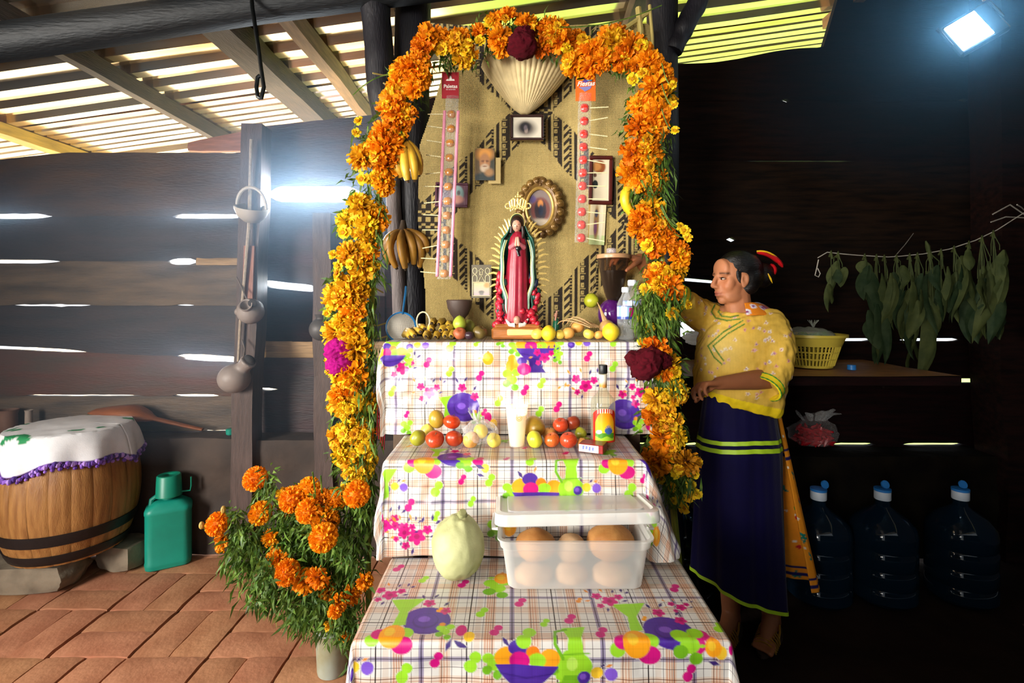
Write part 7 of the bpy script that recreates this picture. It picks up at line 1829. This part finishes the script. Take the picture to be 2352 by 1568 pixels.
mb = MB(); mb.lathe([(.058, .338), (.056, .342), (.052, .435), (.048, .440), (.001, .440)], 30, cap=False); cp = obj('cup', mb, mat('green_cup', C('#0f8468'), .4, .08, 8, 0), t, world=False, angle=40); cp.modifiers.new('th', 'SOLIDIFY').thickness = .002
mb = MB(); mb.tube([(.050, -.01, .350), (.090, -.01, .348), (.094, -.01, .37), (.094, -.01, .415)], .006, 8, flat=.6); o_ = obj('cup_handle', mb, MATS['green_cup'], cp, world=False)
# things on the ledge by the barrel
mb = MB(); q = [P(205, 948, 2.68), P(300, 946, 2.67), P(340, 958, 2.67), P(420, 976, 2.68), P(466, 986, 2.69)]
pts = []
for i in range(4): pts += [q[i].lerp(q[i+1], s) for s in np.linspace(0, 1, 6)[:-1]]
pts.append(q[-1]); n = len(pts)
mb.tube(pts, [(.062*math.sin(PI*min(1, i/11))**.5+.012 if i < 11 else .020-.006*(i-11)/(n-11)) for i in range(n)], 14, flat=.5)
tag(obj('wooden_paddle', mb, mat('brown_paddle_wood', C('#8a4f2c'), .45, .2, 8, .2, 40, stretch=(1, 7, 7)), None), 'long brown wooden paddle lying on the ledge behind the barrel', 'paddle')
for px, py, r, lb, c in ((18, 947, 20, 'brown clay bowl at the far left behind the barrel cloth', '#7a5a4a'), (66, 944, 8, 'small grey cup beside the brown bowl behind the barrel', '#a89a90')):
    mb = MB(); p = P(px, py, 2.69); R = S(r, 2.69); mb.lathe([(R*.6, .594-p.z), (R*.9, (.594-p.z)*.5), (R*.86, -R*.2), (R, R*.3), (R*.94, R*.34), (R*.7, -R*.3), (.001, -R*.6)], 20, TR(p), cap=False); tag(obj('clay_cup', mb, mat('clay_'+c[1:], C(c), .6, .15, 16, .1, 40), None), lb, 'bowl')
mb = MB(); p = P(529, 984, 2.68); mb.lathe([(.012, 0), (.020, .006), (.022, .03), (.018, .034), (.001, .034)], 16, TR((p.x, 2.68, .596)), cap=False); tag(obj('bottle_cap', mb, M_teal, None), 'small teal plastic lid on the ledge against the jug post', 'lid')
# hanging gourds and jugs on the post
M_gourd = mat('pale_gourd', C('#b0a496'), .45, .15, 9, .08, 30); M_jug = mat('grey_clay_jug', C('#8d8079'), .5, .15, 10, .1, 40); M_inside = mat('dark_inside', C('#2a2422'), .8)
YG = 2.52
def hang(name, label, cat, c, parts, cord):
    t = thing(name, label, cat, c)
    for nm, mb, m in parts: obj(nm, mb, m, t)
    mb = MB(); mb.tube(cord, .0035, 6); obj('hanging_cord', mb, mat('grey_cord', C('#6a5f58'), .8), t); return t
c = P(578, 486, YG); R = S(37, YG); mb = MB(); Mx = TR(c) @ rotm('X', 18) @ rotm('Y', 10)
mb.lathe([(.001, -R*.72), (R*.45, -R*.62), (R*.82, -R*.28), (R, R*.12), (R*1.0, R*.30), (R*.93, R*.28), (R*.75, -.0), (.001, -R*.4)], 28, Mx, cap=False); m2 = MB()
m2.tube([Mx @ Vector((R*.9*math.cos(a), 0, R*.3+R*1.2*math.sin(a))) for a in np.linspace(0, PI, 14)], .008, 7)
hang('gourd_bowl', 'pale hanging bowl with hoop handle highest on the jug post', 'bowl', c, [('bowl', mb, M_gourd), ('hoop_handle', m2, M_gourd)], [P(580, 322, 2.53), P(578, 400, YG), P(579, 436, YG)])
c = P(575, 714, YG); mb = MB(); R = S(30, YG); Mx = TR(c) @ rotm('Y', 12) @ rotm('X', 62)
mb.lathe([(.001, -R*.95), (R*.5, -R*.85), (R*.92, -R*.4), (R, 0), (R*.85, R*.45), (R*.45, R*.72), (R*.40, R*.95), (R*.48, R*1.05), (R*.40, R*1.02), (R*.34, R*.8), (.001, R*.5)], 26, Mx, cap=False); mb.cap(P(548, 716, YG), R*.30, c, R*.6, 10, 8)
m2 = MB(); m2.ell(P(580, 696, YG-.045), (R*.36, .006, R*.30), 12, 8)
hang('clay_jug', 'grey clay jug tipped to show its round mouth, middle of the post', 'jug', c, [('jug_body', mb, M_jug), ('mouth', m2, M_inside)], [P(543, 636, 2.53), P(556, 662, 2.52), P(568, 690, 2.50)])
c = P(540, 870, YG); mb = MB(); R = S(36, YG); mb.ell(P(538, 869, YG), (R, R*.95, R*.92), 24, 16); mb.cap(P(545, 858, YG), R*.62, P(567, 836, YG-.01), R*.38, 14, 8); mb.tube([P(560, 842, YG-.01), P(572, 828, YG-.02)], [R*.42, R*.52], 16)
bvv, bff, bnn = melt('jug', mb, .006, 5); m3 = MB(); m3.add(bvv.tolist(), bff); m2 = MB(); m2.ell(P(574, 826, YG-.024), (R*.40, R*.25, R*.25), 12, 8, rotm('Y', 40))
hang('clay_jug', 'round grey gourd-shaped jug lowest on the post', 'jug', c, [('jug_body', m3, M_jug), ('mouth', m2, M_inside)], [P(556, 780, 2.53), P(562, 800, 2.51), P(558, 832, 2.50), P(575, 838, 2.49)])
c = P(738, 756, 2.50); mb = MB(); R = S(27, 2.5); mb.ell(c, (R, R, R*.98), 22, 14); mb.lathe([(R*.5, R*.7), (R*.42, R*1.0), (R*.55, R*1.25)], 18, TR(c), cap=False)
hang('clay_pot', 'dark round pot hanging half behind the left side of the flower arch', 'pot', c, [('pot_body', mb, mat('dark_grey_pot', C('#4a4644'), .5, .15, 10, .1, 40))], [P(744, 690, 2.55), P(742, 715, 2.52), P(741, 732, 2.50)])
mb = MB(); q = [P(577, 320, 2.53), P(572, 520, 2.535), P(562, 640, 2.535), P(552, 740, 2.535), P(547, 830, 2.53)]; mb.tube(q, [.007, .009, .008, .007, .006], 7); tag(obj('rope', mb, mat('pale_rope', C('#a89886'), .8, .2, 60, .4, 200), None), 'pale rope hanging down the front of the jug post', 'rope')
# iron hook from the beam
t = thing('iron_hook', 'long black iron hook with looped end hanging from the roof beam', 'hook', P(598, 120, 1.80)); mb = MB()
q = [P(576, -30, 1.84), P(580, 20, 1.82), P(592, 100, 1.80), P(600, 160, 1.80), P(606, 200, 1.80), P(600, 226, 1.80), P(592, 222, 1.80), P(589, 200, 1.80), P(592, 178, 1.80), P(600, 172, 1.80)]
pts = []
for i in range(len(q)-1): pts += [q[i].lerp(q[i+1], s) for s in np.linspace(0, 1, 5)[:-1]]
mb.tube(pts, .0072, 8); obj('hook_rod', mb, mat('black_iron', C('#0f1416'), .4, .2, 20, .1, 60, metal=.5), t)

# ---------------------------------------------------------------- right side
# water jugs
M_wj = clear_mat('blue_jug_plastic', (.10, .22, .36), .30, .06, (.008, .03, .06), .9); M_wband = mat('white_cap_band', C('#cfd8e4'), .4, .05); M_bcap = mat('blue_cap', C('#2a7fd0'), .4, .05)
def water_jug(label, px, Y, openc, rot=0, cap=True, z=0):
    x = PX(px, Y); t = thing('water_jug', label, 'water jug', (x, Y, z), 'blue water jugs'); T0 = TR((x, Y, z)); R = .128
    pr = [(.001, .006), (R*.88, .0), (R, .016), (R, .06), (R*.95, .072), (R, .084), (R, .138), (R*.95, .150), (R, .162), (R, .216), (R*.95, .228), (R, .240), (R, .290), (R*.94, .318), (R*.72, .352), (R*.36, .382), (.028, .398), (.027, .44)]
    mb = MB(); mb.lathe(pr, 40, T0, cap=False); obj('jug_body', mb, M_wj, t)
    mb = MB(); mb.lathe([(.001, .01), (R*.86, .01), (R*.93, .05), (R*.93, .30), (.001, .30)], 28, T0, cap=False); obj('water', mb, mat('deep_water', C('#03101a'), .15, .1, 6, 0), t)
    if cap:
        mb = MB(); mb.lathe([(.031, .425), (.032, .428), (.032, .462), (.030, .466), (.001, .466)], 24, T0, cap=False); cb = obj('cap_band', mb, M_wband, t, angle=40)
        mb = MB(); mb.lathe([(.033, .462), (.033, .472), (.001, .474)], 24, T0, cap=False); obj('cap_top', mb, M_bcap, t, angle=40)
        mb = MB(); M_ = TR((x+.022*openc, Y-.01, z+.492)) @ rotm('Y', 35*openc) @ rotm('X', 65); mb.lathe([(.001, -.004), (.017, -.004), (.018, .0), (.017, .004), (.001, .004)], 20, M_, cap=False); obj('flip_lid', mb, M_bcap, t, angle=40)
water_jug('blue water jug with flipped cap nearest the orange underskirt', 1880, 2.26, 1); water_jug('blue water jug with tilted open cap, middle of the three', 2027, 2.26, .2); water_jug('blue water jug with cap, farthest to the right in the dark', 2206, 2.26, .1)
water_jug('blue water jug half hidden between the altar cloth and the navy skirt', 1572, 2.24, 1, cap=False)
# teal basin behind the skirt
mb = MB(); c = P(1606, 1298, 1.72); mb.lathe([(.05, 0), (.085, .01), (.115, .10), (.120, .102), (.112, .098), (.08, .02), (.001, .014)], 30, TR((c.x, 1.76, 0)), cap=False); mb2 = MB(); mb2.add(mb.v, mb.f)
tag(obj('plastic_tub', mb, mat('teal_tub', C('#0c5f5c'), .35, .1, 8, 0), None, angle=40), 'small teal plastic tub between the lowest cloth and the navy skirt', 'tub')
# yellow basket of limes
YK2 = 2.40; kx = S(1, YK2); xb_ = PX(1862, YK2); zb_ = .992; t = thing('basket', 'pale yellow plastic colander basket on the shelf behind the woman', 'basket', (xb_, YK2, zb_)); T0 = TR((xb_, YK2, zb_))
M_bask = mat('yellow_basket_plastic', C('#d8c04a'), .4, .08, 10, 0); Rt, Rb_, hb_ = 66*kx, 44*kx, 74*kx
mb = MB(); mb.lathe([(.001, 0), (Rb_, 0), (Rb_+.003, .012), (Rb_-.003, .012), (.001, .004)], 40, T0, cap=False); obj('basket_floor', mb, M_bask, t, angle=40)
def rz(zz): return Rb_+(Rt-Rb_)*(zz/hb_)
mb = MB(); mb.lathe([(rz(hb_*.68), hb_*.68), (Rt+.004, hb_), (Rt+.016, hb_+.002), (Rt+.016, hb_-.010), (Rt+.006, hb_-.012), (rz(hb_*.68)+.004, hb_*.66)], 48, T0, cap=False); obj('basket_rim', mb, M_bask, t, angle=40)
mb = MB()
for k in range(44):
    a = 2*PI*k/44; mb.tube([(xb_+rz(q)*math.cos(a), YK2+rz(q)*math.sin(a), zb_+q) for q in (.010, hb_*.68)], .0038, 5)
for q in (hb_*.27, hb_*.48): mb.tube([(xb_+rz(q)*math.cos(a), YK2+rz(q)*math.sin(a), zb_+q) for a in np.linspace(0, 2*PI, 49)], .0036, 5, cap=False)
o_ = obj('basket_lattice', mb, M_bask, t); o_['kind'] = 'stuff'
t = thing('plastic_bag', 'knotted clear plastic bag of limes lying in the yellow basket', 'bag', (xb_, YK2, zb_+hb_)); mb = crumpled_bag(Vector((xb_-.01, YK2, zb_+hb_-.012)), (.105, .105, .046), 7, .9); obj('bag_film', mb, clear_mat('grey_bag', (.75, .78, .72), .25, .2, (.55, .58, .52), .8, .8, 50), t)
mb = MB(); b0 = Vector((xb_, YK2-.02, zb_+hb_+.03))
for q in range(6): a = q*1.05; mb.tube([b0, b0+Vector((.008*math.cos(a), .004, .018)), b0+Vector((.026*math.cos(a), .01*math.sin(a), .036))], [.004, .006, .003], 5, flat=.35)
obj('bag_knot', mb, MATS['grey_bag'], t)
for k, (dx, dy) in enumerate(((-.05, -.02), (.0, -.05), (.045, -.03), (.02, .02), (-.02, .03), (.065, .01))):
    mb = MB(); mb.ell((xb_+dx, YK2+dy, zb_+hb_-.018+.006*(k % 3)), .024, 14, 10); tag(obj('lime', mb, mat('green_lime', C('#6a9a2a'), .35, .15, 20, .1, 60), None), 'green lime inside the clear bag in the yellow basket', 'lime', 'limes in the basket bag')
# bag of red chillies on the ledge
YR = 2.65; c = P(1868, 988, YR); t = thing('plastic_bag', 'clear plastic bag of red chillies on the dark ledge right of the skirt', 'bag', c)
mb = MB(); r_ = random.Random(6)
for k in range(90):
    p = c+Vector((r_.uniform(-.088, .088), r_.uniform(-.04, .04), r_.uniform(-.062, .012))); p.x = c.x+(p.x-c.x)*(1-.35*((p.z-c.z+.07)/.09)); d = Vector((r_.uniform(-1, 1), r_.uniform(-.5, .5), r_.uniform(-.5, .5))).normalized()*.026; mb.tube([p-d, p, p+d], [.004, .011, .003], 6)
o_ = obj('red_chillies', mb, mat('red_chilli', C('#a81420'), .3, .2, 30, .1, 60), t); o_['kind'] = 'stuff'
mb = crumpled_bag(c+Vector((0, 0, -.012)), (.125, .065, .075), 11, .85, tie=.3); mb.v = [(a, b, max(z_, .518)) for a, b, z_ in mb.v]; obj('bag_film', mb, clear_mat('dim_clear_bag', (.97, .97, .97), .03, .15, (.6, .55, .55), .9, .8, 60), t)
mb = MB()
for (ax, bx, h) in ((-34, -40, 58), (-10, -4, 44), (14, 24, 56), (30, 48, 60), (40, 62, 50)):
    mb.tube([P(1868+ax*.6, 966, YR-.02), P(1868+ax, 950, YR), P(1868+bx, 1000-h, YR+.01)], [.010, .020, .010], 7, flat=.3)
obj('gathered_neck', mb, M_bag, t)
# white plastic bag glimpsed between the arch and the woman, small shelf clutter
mb = crumpled_bag(P(1602, 776, 2.70), (S(30, 2.7), .04, S(18, 2.6)), 15, .9, amp=.3); t = tag(obj('plastic_bag', mb, mat('white_bag', C('#f0ede8'), .35, .04, 10, .2, 40, translucent=.5), None), 'white plastic bag hung on the wall between the arch and the woman', 'bag')
mb = MB(); mb.ell(P(1577, 868, 2.34), (.024, .022, .028), 14, 10); tag(obj('egg', mb, mat('egg_shell', C('#e6dccc'), .5, .04), None), 'white egg on the shelf behind the left hand of the woman', 'egg')
mb = MB(); mb.lathe([(.016, 0), (.018, .002), (.017, .022), (.001, .024)], 18, TR((PX(1956, 2.3), 2.30, .989)), cap=False); tag(obj('bottle_cap', mb, M_bcap, None), 'small blue cap on the shelf right of the basket', 'cap')
mb = MB(); mb.lathe([(.02, 0), (.022, .004), (.024, .05), (.02, .054), (.001, .054)], 18, TR((PX(1806, 2.28), 2.28, .989)), cap=False); tag(obj('jar', mb, mat('pale_jar', C('#d8c8a0'), .4, .05), None), 'small pale jar on the shelf just behind the elbow', 'jar')
# drying leaves on a line
line = [(1878, 592), (1900, 579), (1935, 583), (1970, 586), (2040, 590), (2070, 588), (2120, 583), (2180, 572), (2240, 552), (2290, 528), (2340, 496), (2400, 460)]
YLn = 2.42
mb = MB(); mb.tube([P(a, b, YLn) for a, b in line], .0022, 6); t = thing('drying_line', 'thin white string stretched across the dark wall for drying leaves', 'string', P(2100, 583, YLn)); obj('string', mb, mat('white_string', C('#b8b0a4'), .7), t)
mb = MB(); mb.tube([P(1880, 596, YLn-.004), P(1876, 616, YLn-.004), P(1872, 632, YLn-.004), P(1880, 636, YLn-.004), P(1884, 628, YLn-.004), P(1878, 616, YLn-.004)], .0024, 6); mb.tube([P(2056, 588, YLn), P(2080, 560, 2.6), P(2098, 536, 2.73)], .0018, 5); obj('string_end', mb, MATS['white_string'], t)
mb = MB(); 
for (a, b, c2) in (((2352, 492), (2320, 470), (2280, 492)), ((2352, 500), (2310, 498), (2276, 510)), ((2352, 482), (2346, 476), (2336, 470))): mb.tube([P(*a, 2.5), P(*b, 2.47), P(*c2, 2.45)], .003, 6)
tag(obj('tied_string', mb, MATS['white_string'], None), 'pale string knotted to the corner post at the end of the drying line', 'string')
M_dry = mat('drying_leaf', C('#3f4a28'), .7, .3, 20, .2, 60, col2=C('#525a30'), translucent=.15, spec=.2); M_dry2 = mat('dark_drying_leaf', C('#22351e'), .7, .3, 20, .2, 60, col2=C('#36452a'), translucent=.15, spec=.2)
def ly(px):
    for (a, b), (c2, d2) in zip(line[:-1], line[1:]):
        if a <= px <= c2: return b+(d2-b)*(px-a)/(c2-a)
    return 560
def leaf(parent, p, ln, w, seed, m, yaw):
    mb = MB(); cs, sn = math.cos(yaw), math.sin(yaw)
    def fn(u, v):
        s = (u-.5)*2; wd = w*(math.sin(PI*min(1, v*.97+.03))**.7)*(1-.25*v); curl = .35*wd*s*s+.25*wd*math.sin(v*6+seed)*s
        x_ = s*wd+ln*.10*math.sin(v*3+seed); y_ = curl+ln*.07*math.sin(v*4+seed*2)+.3*wd*noise.noise(Vector((s*2, v*4, seed)))
        return (p.x+x_*cs-y_*sn, p.y+x_*sn+y_*cs, p.z-v*ln)
    mb.grid(fn, 6, 10); o = obj('leaf', mb, m, parent); return o
bun = [(1908, 718, 16, 1, 'single long narrow leaf hanging alone at the left end of the line'), (1924, 660, 16, 2, 'short curled leaf knotted over the left end of the line'), (1985, 690, 24, 3, 'bunch of leaves first after the gap in the line'), (2012, 838, 26, 4, 'long bunch ending in one broad drooping leaf low on the left'), (2030, 760, 20, 3, 'leaf bunch beside the long drooping one'), (2058, 760, 22, 3, 'narrow bunch just left of where the slanting string meets the line'), (2088, 790, 24, 4, 'thick leaf bunch just right of the slanting string'), (2106, 878, 26, 4, 'longest dark leaf bunch reaching down to the shelf'), (2136, 770, 20, 3, 'leaf bunch with an upright stalk above the line'), (2160, 740, 22, 3, 'greenish bunch right of the upright stalk'), (2190, 742, 20, 3, 'slender leaf bunch with pointed green tips right of the greenish bunch'), (2224, 690, 26, 2, 'single broad pale leaf high on the rising part of the line'), (2254, 790, 26, 4, 'large dark leaf bunch near the corner post'), (2280, 780, 26, 4, 'last leaf bunch against the corner post')]
for i, (px, yb_, w, n, lb) in enumerate(bun):
    top = P(px, ly(px), YLn); t = thing('leaf_bunch', lb, 'leaves', top, 'leaves drying on the line'); tot = top.z-PZ(yb_, YLn); r_ = random.Random(i)
    mb = MB(); mb.tube([top+Vector((.004, -.006, -.03)), top+Vector((0, -.002, .008)), top+Vector((-.004, .006, -.02))], .005, 6); obj('tied_stem', mb, M_dry, t)
    if i == 8: mb = MB(); mb.tube([top+Vector((0, 0, -.04)), top+Vector((-.01, 0, .03)), top+Vector((-.02, 0, .055))], [.005, .010, .003], 6); obj('stalk', mb, M_dry, t)
    for k in range(n*2):
        z_off = 0 if k == 0 else tot*r_.uniform(0, .55); ln = tot-z_off if k % 2 == 0 else min(tot-z_off, tot*r_.uniform(.35, .6))
        mb = MB(); q = top+Vector((r_.uniform(-.02, .02), r_.uniform(-.03, .01), -z_off)); st_ = ln*.22
        mb.tube([top+Vector((0, -.002, -.005)), q+Vector((0, 0, -st_*.5)), q+Vector((0, 0, -st_))], .0022, 4); s_ = obj('leaf_stem', mb, M_dry, t)
        leaf(t, q+Vector((0, 0, -st_)), ln-st_, S(w*r_.uniform(.5, .8), YLn), r_.uniform(0, 9), M_dry if r_.random() < .6 else M_dry2, r_.uniform(-.9, .9))
# floodlight
YF = 2.0; c = P(2240, 62, YF); t = thing('floodlight', 'bright white floodlight fixed under the roof in the right corner', 'lamp', c); t.rotation_euler = (math.radians(-8), math.radians(-28), math.radians(-24))
mb = MB(); mb.box((0, .018, 0), (.17, .03, .15), b=.008); obj('housing', mb, mat('black_housing', C('#15181c'), .4, .1, 20, 0), t, world=False, smooth=False)
mb = MB(); mb.box((-.022, -.0005, .0), (.105, .006, .120), b=.002); obj('light_panel', mb, mat('lit_panel', (1, 1, 1), .4, 0, bump=0, emit=(.62, .84, 1), estr=60), t, world=False, smooth=False)
for s in (-1, 1):
    mb = MB(); mb.box((s*.088, .01, .03), (.006, .02, .10), b=.002); obj('bracket_arm', mb, MATS['black_housing'], t, world=False, smooth=False)
for k in range(5):
    mb = MB(); mb.box((0, .040, -.06+.03*k), (.15, .016, .006)); obj('cooling_fin', mb, MATS['black_housing'], t, world=False, smooth=False)
mb = MB(); mb.tube([(.08, .01, .08), (.10, .02, .13), (.14, .03, .22), (.2, .04, .33)], .006, 6); obj('cable', mb, MATS['white_string'], t, world=False)
# bent pole and rafters' yellow tip at top right
mb = MB(); mb.tube([P(1905, 112, 2.9), P(1935, 106, 2.9), P(2050, 92, 2.88), P(2150, 62, 2.86), P(2230, 40, 2.84)], [.012, .010, .008, .014, .010], 7); tag(obj('roof_pole', mb, mat('reddish_pole', C('#8a6030'), .5, .2, 10, .2, 40), None), 'thin reddish pole running under the roof toward the floodlight', 'pole')

mb = MB(); mb.ell((1.80, 2.08, 2.30), (.95, .62, .62), 32, 20); tag(obj('lamp_halo_volume', mb, M_haze2, None, smooth=False), 'blue smoke haze lit up around the floodlight', kind='stuff')  # added volume, density fading outward, stands in for the lamp's glow
# ---------------------------------------------------------------- smoke hanging in front of the plank wall, and daylight pushing through its widest gaps
mb = MB(); mb.box((-1.70, 2.36, 1.46), (2.55, .70, 1.62)); tag(obj('smoke_haze', mb, M_haze, None, smooth=False), 'thin blue smoke haze hanging before the left plank wall', kind='stuff')
for i, (xa, xb, yc, hh, e_) in enumerate(((616, 830, 446, 34, 20), (394, 564, 497, 10, 3), (-100, 120, 497, 10, 3), (404, 556, 823, 12, 2), (602, 732, 657, 14, 1.6), (390, 450, 600, 12, .7))):
    c = P((xa+xb)/2, yc, YW+.06)
    add_light('AREA', 'gap_daylight', c, e_, (.80, .91, 1.0), aim=c+Vector((0, -1, 0)), shape='RECTANGLE', size=S(xb-xa, YW), size_y=S(hh, YW))
